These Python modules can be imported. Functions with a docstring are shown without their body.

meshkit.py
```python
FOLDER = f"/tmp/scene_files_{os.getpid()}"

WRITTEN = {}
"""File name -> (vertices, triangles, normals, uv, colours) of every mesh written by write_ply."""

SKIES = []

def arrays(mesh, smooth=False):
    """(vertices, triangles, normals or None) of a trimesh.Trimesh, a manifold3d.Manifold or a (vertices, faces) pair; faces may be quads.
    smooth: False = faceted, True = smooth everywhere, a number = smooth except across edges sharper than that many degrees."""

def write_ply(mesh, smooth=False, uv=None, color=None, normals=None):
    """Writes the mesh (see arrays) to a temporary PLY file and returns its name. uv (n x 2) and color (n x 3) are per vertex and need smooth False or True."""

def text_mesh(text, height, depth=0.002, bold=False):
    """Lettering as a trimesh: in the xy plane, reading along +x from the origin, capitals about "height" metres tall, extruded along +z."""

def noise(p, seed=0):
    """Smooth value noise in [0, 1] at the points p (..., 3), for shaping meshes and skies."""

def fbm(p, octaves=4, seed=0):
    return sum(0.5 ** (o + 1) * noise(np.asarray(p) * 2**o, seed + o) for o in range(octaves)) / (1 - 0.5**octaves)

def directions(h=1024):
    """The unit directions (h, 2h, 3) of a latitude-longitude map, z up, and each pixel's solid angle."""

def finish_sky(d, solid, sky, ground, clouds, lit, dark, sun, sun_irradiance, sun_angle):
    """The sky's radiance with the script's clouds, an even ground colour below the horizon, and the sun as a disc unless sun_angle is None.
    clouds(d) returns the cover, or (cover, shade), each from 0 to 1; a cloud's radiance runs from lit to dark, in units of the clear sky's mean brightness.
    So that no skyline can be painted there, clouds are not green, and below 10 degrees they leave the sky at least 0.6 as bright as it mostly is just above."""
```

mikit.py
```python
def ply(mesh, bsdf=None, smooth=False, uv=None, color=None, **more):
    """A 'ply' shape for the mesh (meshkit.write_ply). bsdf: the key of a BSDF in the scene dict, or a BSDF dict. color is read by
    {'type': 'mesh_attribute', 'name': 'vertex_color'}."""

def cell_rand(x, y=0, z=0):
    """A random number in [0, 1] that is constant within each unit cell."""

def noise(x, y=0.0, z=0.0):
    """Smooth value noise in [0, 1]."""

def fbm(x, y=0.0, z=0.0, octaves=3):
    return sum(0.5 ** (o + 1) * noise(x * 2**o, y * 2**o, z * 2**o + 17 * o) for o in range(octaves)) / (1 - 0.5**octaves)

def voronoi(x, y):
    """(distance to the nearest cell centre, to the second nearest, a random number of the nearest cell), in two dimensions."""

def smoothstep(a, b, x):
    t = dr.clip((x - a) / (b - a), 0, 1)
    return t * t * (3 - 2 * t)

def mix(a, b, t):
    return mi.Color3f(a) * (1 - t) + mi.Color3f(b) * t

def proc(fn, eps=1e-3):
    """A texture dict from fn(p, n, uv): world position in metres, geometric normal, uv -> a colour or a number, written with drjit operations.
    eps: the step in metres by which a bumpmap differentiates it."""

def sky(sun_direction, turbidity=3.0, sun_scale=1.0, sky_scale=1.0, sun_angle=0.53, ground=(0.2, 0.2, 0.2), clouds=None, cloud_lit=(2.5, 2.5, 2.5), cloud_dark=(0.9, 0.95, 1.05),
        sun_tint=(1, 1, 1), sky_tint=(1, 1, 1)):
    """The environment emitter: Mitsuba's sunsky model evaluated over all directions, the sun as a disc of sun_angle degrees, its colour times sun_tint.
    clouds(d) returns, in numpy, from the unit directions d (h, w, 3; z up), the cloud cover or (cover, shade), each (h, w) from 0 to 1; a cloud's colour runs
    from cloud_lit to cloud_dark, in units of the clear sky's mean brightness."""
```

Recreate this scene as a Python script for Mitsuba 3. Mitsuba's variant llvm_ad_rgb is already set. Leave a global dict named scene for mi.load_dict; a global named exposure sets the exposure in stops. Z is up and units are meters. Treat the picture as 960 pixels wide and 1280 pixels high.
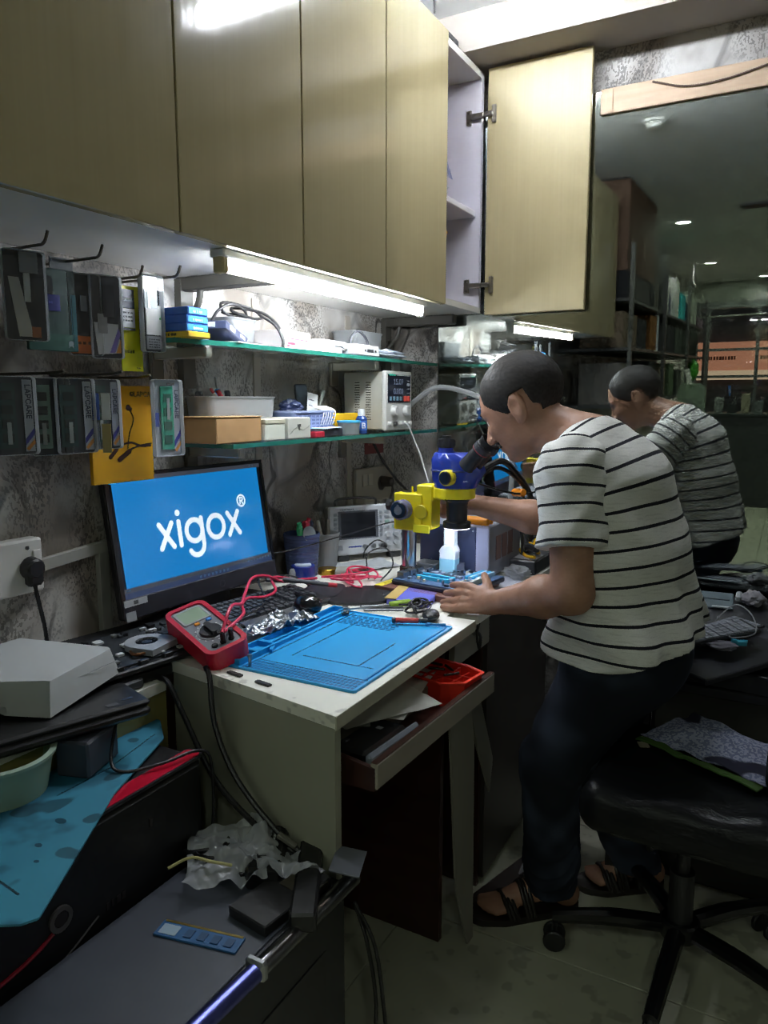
import math, random
import numpy as np, trimesh, drjit as dr, mitsuba as mi
import manifold3d as m3
from shapely import geometry as sg, affinity, union_all
import mikit, meshkit
from mikit import ply, proc, noise, fbm, voronoi, smoothstep, mix

scene, labels, used = {}, {}, {}
T = mi.ScalarTransform4f
rng = random.Random(7)
V = np.array

# ------------------------------------------------------------------ camera, lights, exposure
CAMERA = (1.297, 0.0, 1.33)
YAW, PITCH = 0.5065, 0.1471
look = V([-math.sin(YAW) * math.cos(PITCH), math.cos(YAW) * math.cos(PITCH), -math.sin(PITCH)])
scene['camera'] = {'type': 'perspective', 'fov': math.degrees(2 * math.atan(480 / 933.86)), 'fov_axis': 'x', 'near_clip': 0.05,
                   'to_world': T().look_at(origin=list(CAMERA), target=list(V(CAMERA) + look), up=[0, 0, 1])}
exposure = 0.18
L_SHELF = (62, 66, 70)          # tube under the wall cabinets
L_CEIL = (112, 118, 128)           # tube in the ceiling recess
L_SPOT = (230, 265, 215)           # downlights at the shop end
L_RING = (34, 36, 46)          # ring light under the microscope
L_SCREEN = (0.004, 0.165, 0.46)  # monitor picture
scene['outside_sky'] = {'type': 'constant', 'radiance': {'type': 'rgb', 'value': [0.05, 0.06, 0.06]}}

# ------------------------------------------------------------------ colours and materials
def lin(h):
    if not isinstance(h, str): return tuple(h)
    c = [int(h[i:i + 2], 16) / 255 for i in (1, 3, 5)]
    return tuple(x / 12.92 if x <= 0.04045 else ((x + 0.055) / 1.055) ** 2.4 for x in c)
VC = {'type': 'mesh_attribute', 'name': 'vertex_color'}
def mat(name, **k):
    scene[name] = {'type': 'twosided', 'bsdf': {'type': 'principled', **k}}
mat('matte', base_color=VC, roughness=0.8, specular=0.3)
mat('satin', base_color=VC, roughness=0.42, specular=0.5)
mat('gloss', base_color=VC, roughness=0.14, specular=0.6)
mat('metal', base_color=VC, roughness=0.32, metallic=1.0)
mat('chrome', base_color=VC, roughness=0.08, metallic=1.0)
scene['clear'] = {'type': 'thindielectric', 'int_ior': 1.45}
scene['film'] = {'type': 'blendbsdf', 'weight': 0.05, 'a': {'type': 'thindielectric', 'int_ior': 1.5},
                 'b': {'type': 'principledthin', 'base_color': {'type': 'rgb', 'value': [0.8, 0.82, 0.85]}, 'roughness': 0.3, 'diff_trans': 1.0}}
scene['poly_film'] = {'type': 'blendbsdf', 'weight': 0.26, 'a': {'type': 'thindielectric', 'int_ior': 1.5},
                      'b': {'type': 'principledthin', 'base_color': {'type': 'rgb', 'value': [0.6, 0.62, 0.66]}, 'roughness': 0.25, 'diff_trans': 1.0, 'specular': 0.8} if False else {'type': 'twosided', 'bsdf': {'type': 'principled', 'base_color': {'type': 'rgb', 'value': [0.62, 0.64, 0.68]}, 'roughness': 0.18, 'specular': 0.9}}}
scene['frosted'] = {'type': 'principledthin', 'base_color': {'type': 'rgb', 'value': [0.72, 0.74, 0.75]}, 'roughness': 0.35, 'spec_trans': 0.45, 'diff_trans': 1.1}
def rgb(*v): return {'type': 'rgb', 'value': list(v)}

def wall_warp(p):
    a = p.x + p.y
    return a, fbm(a * 3.1, p.z * 2.6, 3.3, 3) - 0.5, fbm(a * 2.7 + 9, p.z * 3.3, 7.7, 3) - 0.5
def fn_wallpaper(p, n, uv):
    a, w1, w2 = wall_warp(p)
    x, z = a + w2 * 0.22, p.z + w1 * 0.22
    tone = smoothstep(0.34, 0.66, fbm(x * 6, z * 5, 1.5, 4))
    c = mix((0.24, 0.21, 0.18), (0.56, 0.545, 0.52), tone)
    dens = smoothstep(0.32, 0.58, fbm(x * 9, z * 7, 9.1, 3))
    sp = smoothstep(0.50, 0.58, fbm(a * 270 + w1 * 40, p.z * 200 + w2 * 30, 2.2, 2))
    c = c * (1 - 0.52 * sp * dens)
    ridge = dr.abs(fbm(x * 2.6 + 4, z * 2.1, 5.5, 4) - 0.5)
    c = c * (1 - 0.72 * (1 - smoothstep(0.004, 0.016, ridge)) * smoothstep(0.35, 0.55, fbm(a * 4, p.z * 4, 6.5, 2)))
    d1, d2, r = voronoi(x * 3.4, z * 2.6)
    return c * (0.80 + 0.35 * r) * (1 - 0.35 * (1 - smoothstep(0.02, 0.09, d2 - d1)))
def fn_wallbump(p, n, uv):
    a, w1, w2 = wall_warp(p)
    x, z = a + w2 * 0.22, p.z + w1 * 0.22
    ridge = dr.abs(fbm(x * 2.6 + 4, z * 2.1, 5.5, 4) - 0.5)
    return smoothstep(0.0, 0.03, ridge) * 0.6 + fbm(a * 90, p.z * 80, 4.0, 2) * 0.4
scene['wallpaper'] = {'type': 'bumpmap', 'scale': 0.003, 'tex': proc(fn_wallbump, 2e-3),
                      'bsdf': {'type': 'twosided', 'bsdf': {'type': 'principled', 'base_color': proc(fn_wallpaper), 'roughness': 0.55, 'specular': 0.3}}}
def fn_laminate(p, n, uv):
    a = p.x + p.y
    g = fbm(a * 70, p.z * 2.2, 0.5, 3)
    f = fbm(a * 260, p.z * 7, 3.5, 2)
    return mix((0.31, 0.255, 0.132), (0.37, 0.315, 0.182), 0.65 * g + 0.35 * f)
def fn_lambump(p, n, uv):
    a = p.x + p.y
    return noise(a * 75, p.z * 1.2, 1.0)
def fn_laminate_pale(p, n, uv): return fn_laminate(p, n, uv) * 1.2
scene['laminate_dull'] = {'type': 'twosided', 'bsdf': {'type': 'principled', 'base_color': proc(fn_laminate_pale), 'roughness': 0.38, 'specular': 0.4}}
scene['laminate'] = {'type': 'bumpmap', 'scale': 0.00022, 'tex': proc(fn_lambump, 2e-3),
                     'bsdf': {'type': 'twosided', 'bsdf': {'type': 'principled', 'base_color': proc(fn_laminate), 'roughness': 0.13, 'specular': 0.65}}}
def fn_tile(p, n, uv):
    g = fbm(p.x * 6, p.y * 6, 1.0, 4)
    d = smoothstep(0.62, 0.75, fbm(p.x * 25, p.y * 25, 8.0, 3))
    return mix((0.34, 0.34, 0.26), (0.46, 0.46, 0.36), g) * (1 - 0.25 * d)
scene['tile'] = {'type': 'twosided', 'bsdf': {'type': 'principled', 'base_color': proc(fn_tile), 'roughness': 0.22, 'specular': 0.5}}
def fn_desk(p, n, uv):
    s = smoothstep(0.66, 0.76, fbm(p.x * 40, p.y * 40, p.z * 40, 3))
    return mix((0.66, 0.65, 0.57), (0.74, 0.73, 0.66), fbm(p.x * 8, p.y * 8, p.z * 8, 2)) * (1 - 0.3 * s)
scene['desk_white'] = {'type': 'twosided', 'bsdf': {'type': 'principled', 'base_color': proc(fn_desk), 'roughness': 0.4, 'specular': 0.45}}
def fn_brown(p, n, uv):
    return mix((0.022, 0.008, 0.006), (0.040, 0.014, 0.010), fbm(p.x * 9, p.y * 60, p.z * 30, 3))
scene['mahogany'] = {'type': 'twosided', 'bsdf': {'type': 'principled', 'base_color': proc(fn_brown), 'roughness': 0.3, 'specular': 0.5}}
def fn_ply(p, n, uv):
    return mix((0.50, 0.36, 0.24), (0.62, 0.47, 0.34), fbm(p.x * 5, p.z * 80, 0.3, 3))
scene['plywood'] = {'type': 'twosided', 'bsdf': {'type': 'principled', 'base_color': proc(fn_ply), 'roughness': 0.6, 'specular': 0.3}}
def fn_card(p, n, uv):
    return mix((0.33, 0.19, 0.085), (0.42, 0.25, 0.115), fbm(p.x * 30, p.y * 30, p.z * 30, 3))
scene['cardboard'] = {'type': 'twosided', 'bsdf': {'type': 'principled', 'base_color': proc(fn_card), 'roughness': 0.75, 'specular': 0.2}}
def fn_shirt(p, n, uv):
    s = uv.x / 0.0365 + 0.10 * (fbm(p.x * 9, p.y * 9, p.z * 9, 2) - 0.5)
    f = dr.abs(s - dr.floor(s) - 0.5)
    line = 1 - smoothstep(0.068, 0.098, f)
    weave = 0.93 + 0.14 * noise(p.x * 700, p.y * 700, p.z * 700)
    slub = 1 - 0.12 * smoothstep(0.55, 0.75, fbm(p.x * 40, p.y * 40, p.z * 260, 2))
    return mix((0.60, 0.60, 0.575), (0.012, 0.013, 0.018), line) * weave * slub
scene['shirt_knit'] = {'type': 'twosided', 'bsdf': {'type': 'principled', 'base_color': proc(fn_shirt), 'roughness': 0.9, 'specular': 0.15, 'sheen': 0.3}}
def fn_denim(p, n, uv):
    w = smoothstep(0.42, 0.72, fbm(p.x * 7, p.y * 7, p.z * 5, 3))
    t = noise(p.x * 900, p.y * 900, p.z * 900)
    return mix((0.007, 0.009, 0.015), (0.032, 0.042, 0.068), w) * (0.8 + 0.4 * t)
scene['denim'] = {'type': 'twosided', 'bsdf': {'type': 'principled', 'base_color': proc(fn_denim), 'roughness': 0.9, 'specular': 0.2, 'sheen': 0.25}}
def fn_skin(p, n, uv):
    a = fbm(p.x * 45, p.y * 45, p.z * 45, 3)
    b = fbm(p.x * 260, p.y * 260, p.z * 260, 2)
    return mix((0.235, 0.115, 0.070), (0.365, 0.195, 0.128), 0.72 * a + 0.28 * b)
scene['skin'] = {'type': 'twosided', 'bsdf': {'type': 'principled', 'base_color': proc(fn_skin), 'roughness': 0.48, 'specular': 0.45, 'sheen': 0.1}}
def fn_hair(p, n, uv):
    s = fbm(p.x * 130, p.y * 420, p.z * 170, 2)
    return mix((0.004, 0.0035, 0.0035), (0.026, 0.022, 0.020), s)
scene['hair'] = {'type': 'twosided', 'bsdf': {'type': 'principled', 'base_color': proc(fn_hair), 'roughness': 0.62, 'specular': 0.2}}
def fn_vinyl(p, n, uv):
    return 0.5 * noise(p.x * 320, p.y * 320, p.z * 320) + 0.5 * fbm(p.x * 90, p.y * 90, p.z * 90, 2)
scene['vinyl'] = {'type': 'bumpmap', 'scale': 0.0012, 'tex': proc(fn_vinyl, 1e-3),
                  'bsdf': {'type': 'twosided', 'bsdf': {'type': 'principled', 'base_color': rgb(0.005, 0.0055, 0.0065), 'roughness': 0.32, 'specular': 0.16}}}
def fn_dirtymat(p, n, uv):
    s = smoothstep(0.55, 0.7, fbm(p.x * 13, p.y * 13, 2.0, 4))
    q = smoothstep(0.68, 0.74, noise(p.x * 28, p.y * 28, 5.0))
    return mix((0.035, 0.20, 0.30), (0.02, 0.115, 0.18), s) * (1 - 0.6 * q)
scene['dirty_mat'] = {'type': 'twosided', 'bsdf': {'type': 'principled', 'base_color': proc(fn_dirtymat), 'roughness': 0.6, 'specular': 0.35}}
def fn_cloth(p, n, uv):
    s = smoothstep(0.45, 0.55, noise(p.x * 240, p.y * 190, p.z * 240))
    b = smoothstep(0.60, 0.66, fbm(p.x * 9 + 2, p.y * 9, 3.0, 2))
    return mix(mix((0.17, 0.19, 0.30), (0.34, 0.36, 0.48), s), (0.02, 0.02, 0.04), b)
scene['printed_cloth'] = {'type': 'twosided', 'bsdf': {'type': 'principled', 'base_color': proc(fn_cloth), 'roughness': 0.8, 'specular': 0.2}}
scene['glass_green'] = {'type': 'dielectric', 'int_ior': 1.5, 'specular_transmittance': rgb(0.90, 0.97, 0.94)}
scene['glass_edge'] = {'type': 'twosided', 'bsdf': {'type': 'principled', 'base_color': rgb(0.02, 0.16, 0.12), 'roughness': 0.15, 'specular': 0.6}}
scene['mirror_silver'] = {'type': 'conductor', 'material': 'none', 'specular_reflectance': rgb(0.66, 0.71, 0.68)}

# ------------------------------------------------------------------ naming
def num(name):
    k = used.get(name, 0); used[name] = k + 1
    return name if k == 0 else f'{name}_{k:03d}'
def thing(name, label, cat, group=None):
    key = num(name); labels[key] = {'label': label, 'category': cat}
    if group: labels[key]['group'] = group
    return key
def put(key, mesh, m='satin', col='#808080', smooth=30, uv=None, emit=None):
    if hasattr(mesh, 'to_mesh') and not isinstance(mesh, trimesh.Trimesh):
        q = mesh.to_mesh(); mesh = trimesh.Trimesh(q.vert_properties[:, :3], q.tri_verts, process=False)
    more = {}
    if emit is not None:
        val, weight = emit
        more['emitter'] = {'type': 'area', 'radiance': rgb(*val), 'sampling_weight': float(weight)}
    base = scene.get(m, {}); base = base.get('bsdf', base)
    if isinstance(base, dict) and base.get('base_color') is VC:
        if smooth not in (False, True):
            mesh = trimesh.graph.smooth_shade(mesh, angle=math.radians(smooth), facet_minarea=None)
        c = np.tile(lin(col), (len(mesh.vertices), 1))
        scene[key] = ply(mesh, m, smooth=bool(smooth), color=c, **more)
    else:
        scene[key] = ply(mesh, m, smooth=True if uv is not None else smooth, uv=uv, **more)
    return key
def part(parent, name, mesh, m='satin', col='#808080', smooth=30, label=None, stuff=False, **k):
    key = num(f'{parent}__{name}')
    put(key, mesh, m, col, smooth, **k)
    if label or stuff: labels[key] = {}
    if label: labels[key]['label'] = label
    if stuff: labels[key]['kind'] = 'stuff'
    return key
def solo(name, label, cat, mesh, m='satin', col='#808080', smooth=30, group=None, **k):
    key = thing(name, label, cat, group); put(key, mesh, m, col, smooth, **k); return key
def struct(name, mesh, m='matte', col='#808080', smooth=False, label=None, **k):
    put(name, mesh, m, col, smooth, **k); labels[name] = {'kind': 'structure', 'label': label or name.replace('_', ' '), 'category': name.split('_')[0]}
    return name

# ------------------------------------------------------------------ meshes
def cat(*ms): return trimesh.util.concatenate([m for m in ms])
def box(x0, x1, y0, y1, z0, z1, b=0.0):
    c, h = V([(x0 + x1) / 2, (y0 + y1) / 2, (z0 + z1) / 2]), V([abs(x1 - x0) / 2, abs(y1 - y0) / 2, abs(z1 - z0) / 2])
    if b <= 0:
        m = trimesh.creation.box(2 * h); m.apply_translation(c); return m
    b = min(b, 0.9 * h.min()); pts = []
    for s in np.ndindex(2, 2, 2):
        s = V(s) * 2 - 1
        for k in range(3):
            q = h - b; q[k] = h[k]; pts.append(s * q + c)
    return trimesh.Trimesh(pts).convex_hull
def bx(cx, cy, cz, sx, sy, sz, b=0.0): return box(cx - sx / 2, cx + sx / 2, cy - sy / 2, cy + sy / 2, cz - sz / 2, cz + sz / 2, b)
def align(m, p0, p1):
    d = V(p1, float) - V(p0, float); L = np.linalg.norm(d)
    R = trimesh.geometry.align_vectors([0, 0, 1], d / L); R[:3, 3] = p0
    m = m.copy(); m.apply_transform(R); return m
def cyl(p0, p1, r, n=24, r2=None, b=0.0):
    L = np.linalg.norm(V(p1, float) - V(p0, float)); r2 = r if r2 is None else r2
    prof = [[0, 0], [r, 0], [r2, L], [0, L]] if b <= 0 else [[0, 0], [r - b, 0], [r, b], [r2, L - b], [r2 - b, L], [0, L]]
    return align(trimesh.creation.revolve(V(prof, float), sections=n), p0, p1)
def lathe(prof, o=(0, 0, 0), n=32):
    m = trimesh.creation.revolve(V(prof, float), sections=n); m.apply_translation(o); return m
def spline(pts, n=8):
    P = V(pts, float); P = np.vstack([2 * P[0] - P[1], P, 2 * P[-1] - P[-2]]); out = []
    for i in range(1, len(P) - 2):
        for t in np.linspace(0, 1, n, endpoint=False):
            a, b, c, d = P[i - 1:i + 3]
            out.append(0.5 * ((2 * b) + (c - a) * t + (2 * a - 5 * b + 4 * c - d) * t ** 2 + (3 * b - a - 3 * c + d) * t ** 3))
    out.append(P[-2]); return V(out)
def tube(pts, r, n=8, k=8, raw=False):
    P = V(pts, float) if raw else spline(pts, k)
    tan = np.gradient(P, axis=0); tan /= np.linalg.norm(tan, axis=1, keepdims=True) + 1e-12
    u = np.cross(tan[0], [0, 0, 1]); u = u if np.linalg.norm(u) > 1e-3 else np.cross(tan[0], [1, 0, 0]); u /= np.linalg.norm(u)
    rr = np.broadcast_to(r, len(P)); rings = []
    for i in range(len(P)):
        u = u - tan[i] * (u @ tan[i]); u /= np.linalg.norm(u); w = np.cross(tan[i], u)
        a = np.arange(n) * 2 * np.pi / n
        rings.append(P[i] + rr[i] * (np.cos(a)[:, None] * u + np.sin(a)[:, None] * w))
    vs = np.vstack(rings + [P[:1], P[-1:]]); fs = []
    for i in range(len(P) - 1):
        for j in range(n):
            a, b = i * n + j, i * n + (j + 1) % n
            fs += [[a, b, b + n], [a, b + n, a + n]]
    e = len(vs)
    for j in range(n):
        fs.append([e - 2, (j + 1) % n, j]); q = (len(P) - 1) * n; fs.append([e - 1, q + j, q + (j + 1) % n])
    return trimesh.Trimesh(vs, fs, process=False)
def extr(poly, h, z=0.0):
    poly = poly if hasattr(poly, 'geom_type') else sg.Polygon(poly)
    gs = getattr(poly, 'geoms', [poly]); m = cat(*[trimesh.creation.extrude_polygon(g, h, engine='earcut') for g in gs]); m.apply_translation([0, 0, z]); return m
def rrect(w, h, r): return sg.box(-w / 2 + r, -h / 2 + r, w / 2 - r, h / 2 - r).buffer(r, quad_segs=6)
def frame(o, right, up):
    right, up = V(right, float), V(up, float); right /= np.linalg.norm(right); up = up - right * (up @ right); up /= np.linalg.norm(up)
    M = np.eye(4); M[:3, 0], M[:3, 1], M[:3, 2], M[:3, 3] = right, up, np.cross(right, up), o; return M
def at(m, F): m = m.copy(); m.apply_transform(F); return m
def fz(x, y, z, deg=0, tilt=0, roll=0):
    M = trimesh.transformations.rotation_matrix(math.radians(deg), [0, 0, 1])
    M = M @ trimesh.transformations.rotation_matrix(math.radians(tilt), [0, 1, 0]) @ trimesh.transformations.rotation_matrix(math.radians(roll), [1, 0, 0])
    M[:3, 3] = [x, y, z]; return M
def text(s, h, depth=0.0006, bold=False, centre=True):
    m = meshkit.text_mesh(s, h, depth, bold)
    if centre: m.apply_translation([-m.bounds[:, 0].mean(), -h / 2, 0])
    return m
def squiggle(h, w, n, th, seed):
    r = random.Random(seed); ms = []; x = -w / 2
    for i in range(n):
        a = w / n * r.uniform(0.4, 0.9); ms.append(bx(x + a / 2, 0, th / 2, a, h, th)); x += w / n
    return cat(*ms)

# signed distance surfaces
def surface(f, lo, hi, h, B=8):
    lo, hi = V(lo, float), V(hi, float)
    n = np.ceil((hi - lo) / h / B).astype(int) * B + 1
    nb = (n - 1) // B
    ci = np.stack(np.meshgrid(*[np.arange(k) for k in nb], indexing='ij'), -1).reshape(-1, 3)
    d = f(lo + (ci + 0.5) * B * h)
    vals = np.full(n, 1.0, np.float32)
    fill = np.where(d < 0, -1.0, 1.0)
    for (i, j, k), v in zip(ci[d < 0] * B, fill[d < 0]): vals[i:i + B + 1, j:j + B + 1, k:k + B + 1] = v
    near = ci[np.abs(d) < B * h * 1.35]
    off = np.stack(np.meshgrid(*[np.arange(B + 1)] * 3, indexing='ij'), -1).reshape(-1, 3)
    for s in range(0, len(near), 400):
        idx = (near[s:s + 400, None] * B + off[None]).reshape(-1, 3)
        vals[idx[:, 0], idx[:, 1], idx[:, 2]] = f(lo + idx * h)
    neg = vals < 0
    corners = [neg[a:n[0] - 1 + a, b:n[1] - 1 + b, c:n[2] - 1 + c] for a in (0, 1) for b in (0, 1) for c in (0, 1)]
    cnt = sum(c.astype(np.int8) for c in corners)
    cells = np.argwhere((cnt > 0) & (cnt < 8))
    ids = np.full(n - 1, -1, np.int64); ids[tuple(cells.T)] = np.arange(len(cells))
    acc, wt = np.zeros((len(cells), 3)), np.zeros(len(cells))
    cor = V([[a, b, c] for a in (0, 1) for b in (0, 1) for c in (0, 1)])
    cv = np.stack([vals[cells[:, 0] + a, cells[:, 1] + b, cells[:, 2] + c] for a, b, c in cor], 1)
    for i in range(8):
        for j in range(i + 1, 8):
            if np.abs(cor[i] - cor[j]).sum() != 1: continue
            x = (cv[:, i] < 0) != (cv[:, j] < 0)
            t = cv[x, i] / (cv[x, i] - cv[x, j])
            acc[x] += cor[i] + t[:, None] * (cor[j] - cor[i]); wt[x] += 1
    vs = lo + h * (cells + acc / wt[:, None]); fs = []
    for ax in range(3):
        sl0 = [slice(None)] * 3; sl1 = [slice(None)] * 3; sl0[ax] = slice(0, -1); sl1[ax] = slice(1, None)
        a, b = neg[tuple(sl0)], neg[tuple(sl1)]
        e = np.argwhere(a != b); u, w = [(1, 2), (2, 0), (0, 1)][ax]
        e = e[(e[:, u] > 0) & (e[:, w] > 0) & (e[:, u] < n[u] - 1) & (e[:, w] < n[w] - 1)]
        q = []
        for du, dw in ((1, 1), (0, 1), (0, 0), (1, 0)):
            c = e.copy(); c[:, u] -= du; c[:, w] -= dw; q.append(ids[tuple(c.T)])
        q = np.stack(q, 1); fl = a[tuple(e.T)]
        q = np.where(fl[:, None], q, q[:, ::-1]); q = q[(q >= 0).all(1)]
        fs += [q[:, [0, 1, 2]], q[:, [0, 2, 3]]]
    m = trimesh.Trimesh(vs, np.vstack(fs), process=False)
    return m
def smin(ds, k):
    r = ds[0]
    for d in ds[1:]:
        h = np.clip(0.5 + 0.5 * (r - d) / k, 0, 1); r = r * (1 - h) + d * h - k * h * (1 - h)
    return r
def cone(P, a, b, ra, rb, sc=(1, 1, 1)):
    sc = V(sc, float); a, b, P = V(a, float) * sc, V(b, float) * sc, P * sc
    ab = b - a; t = np.clip(((P - a) @ ab) / (ab @ ab + 1e-12), 0, 1)
    return np.linalg.norm(P - a - t[:, None] * ab, axis=1) - (ra + (rb - ra) * t)
def ell(P, c, r, R=None):
    q = P - V(c, float)
    if R is not None: q = q @ R
    r = V(r, float); k0 = np.linalg.norm(q / r, axis=1); k1 = np.linalg.norm(q / r ** 2, axis=1)
    return k0 * (k0 - 1) / (k1 + 1e-9)

# ------------------------------------------------------------------ the room
XR, YF, YB, ZC, ZR = 2.60, -5.30, 2.41, 2.47, 2.47     # right wall, shop front, back wall, low ceiling, recess ceiling
struct('floor', box(-0.05, XR + 0.05, YF - 0.05, YB + 0.05, -0.06, -0.008), 'matte', '#1c1c18', label='greenish cream floor tiles with dark joints')
for i in range(-1, 5):
    for j in range(-12, 3):
        x0, y0 = 1.092 - 0.61 + 0.61 * (i - 1), 1.622 - 0.61 + 0.61 * j
        x1, y1 = min(x0 + 0.606, XR), min(y0 + 0.606, YB); x0, y0 = max(x0, 0.0), max(y0, YF)
        if x1 - x0 > 0.05 and y1 - y0 > 0.05:
            part('floor', 'tile', box(x0, x1, y0, y1, -0.012, rng.uniform(-0.0006, 0.0), 0.0012), 'tile', smooth=False)
struct('wall_left', box(-0.12, 0.0, YF, YB + 0.12, -0.05, ZR + 0.1), 'wallpaper', label='left wall covered in grey stone-pattern wallpaper')
for y in (1.626, 2.095): part('wall_left', 'seam_strip', box(0, 0.004, y - 0.014, y + 0.014, 0.83, 1.6), 'matte', '#a9a297', label='pale joint strip')
struct('wall_back', box(-0.12, XR + 0.12, YB, YB + 0.12, -0.05, ZR + 0.1), 'wallpaper', label='back wall with stone-pattern wallpaper above and beside the mirror')
struct('wall_right', box(XR, XR + 0.12, YF, YB, -0.05, ZR + 0.1), 'matte', '#8f8e88', label='plain right wall')
RY1 = 2.22
struct('ceiling', box(-0.1, XR + 0.1, YF, RY1, ZC, ZC + 0.1), 'matte', '#c4c5c3', label='white plastered ceiling')
struct('trim_1', box(-0.1, XR + 0.1, RY1, YB, 2.36, ZR + 0.06), 'matte', '#a39c93', label='dropped grey beam above the mirror')
# ceiling tube
t = thing('ceiling_tube_light', 'fluorescent tube light fixed to the ceiling between the cabinets and the man', 'light')
TY, TZ = 1.80, 2.430
part(t, 'batten', box(0.13, 1.08, TY - 0.02, TY + 0.02, TZ + 0.022, ZR, 0.004), 'satin', '#d8d8d4')
for x in (0.13, 1.055): part(t, 'end_holder', box(x, x + 0.025, TY - 0.014, TY + 0.014, TZ - 0.016, TZ + 0.024, 0.003), 'satin', '#cfcfcb')
part(t, 'glowing_tube', cyl([0.155, TY, TZ], [1.055, TY, TZ], 0.013, 20), 'matte', '#e8eef5', emit=(L_CEIL, 6))
# downlights, vent, camera towards the shop front (seen in the mirror)
for i, (x, y) in enumerate([(0.48, -1.18), (0.44, -3.49), (0.86, -4.95), (1.95, -0.9), (1.9, -3.4)]):
    t = thing('ceiling_downlight', ['round ceiling downlight nearest the mirror, above the tall shelf', 'round ceiling downlight halfway to the shop front', 'round bright ceiling downlight just inside the shop front', 'round ceiling downlight over the right half of the shop, nearer the mirror', 'round ceiling downlight over the right half of the shop, nearer the street'][i], 'light')
    part(t, 'rim', lathe([[0.05, -0.006], [0.075, -0.006], [0.08, 0.0], [0.05, 0.0], [0.05, -0.006]], (x, y, ZC), 28), 'satin', '#d0d2ce')
    part(t, 'lamp_disc', cyl([x, y, ZC - 0.004], [x, y, ZC], 0.05, 24), 'matte', '#eef2e8', emit=(tuple((1, 1, 2.0, 0.8, 1)[i] * q for q in L_SPOT), 1))
t = thing('air_vent', 'dark slatted air vent in the low ceiling', 'vent')
part(t, 'frame', box(0.87, 1.55, -0.91, -0.75, ZC - 0.008, ZC), 'satin', '#2a2c2b')
for k in range(5): part(t, 'slat', box(0.88, 1.54, -0.90 + 0.03 * k, -0.882 + 0.03 * k, ZC - 0.014, ZC - 0.008), 'satin', '#191b1a')
t = thing('smoke_detector', 'small round white detector on the ceiling near the mirror', 'detector')
part(t, 'base', lathe([[0, 0], [0.05, 0], [0.052, -0.012], [0, -0.012]], (0.67, 1.21, ZC)), 'satin', '#b9bab5')
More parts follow.
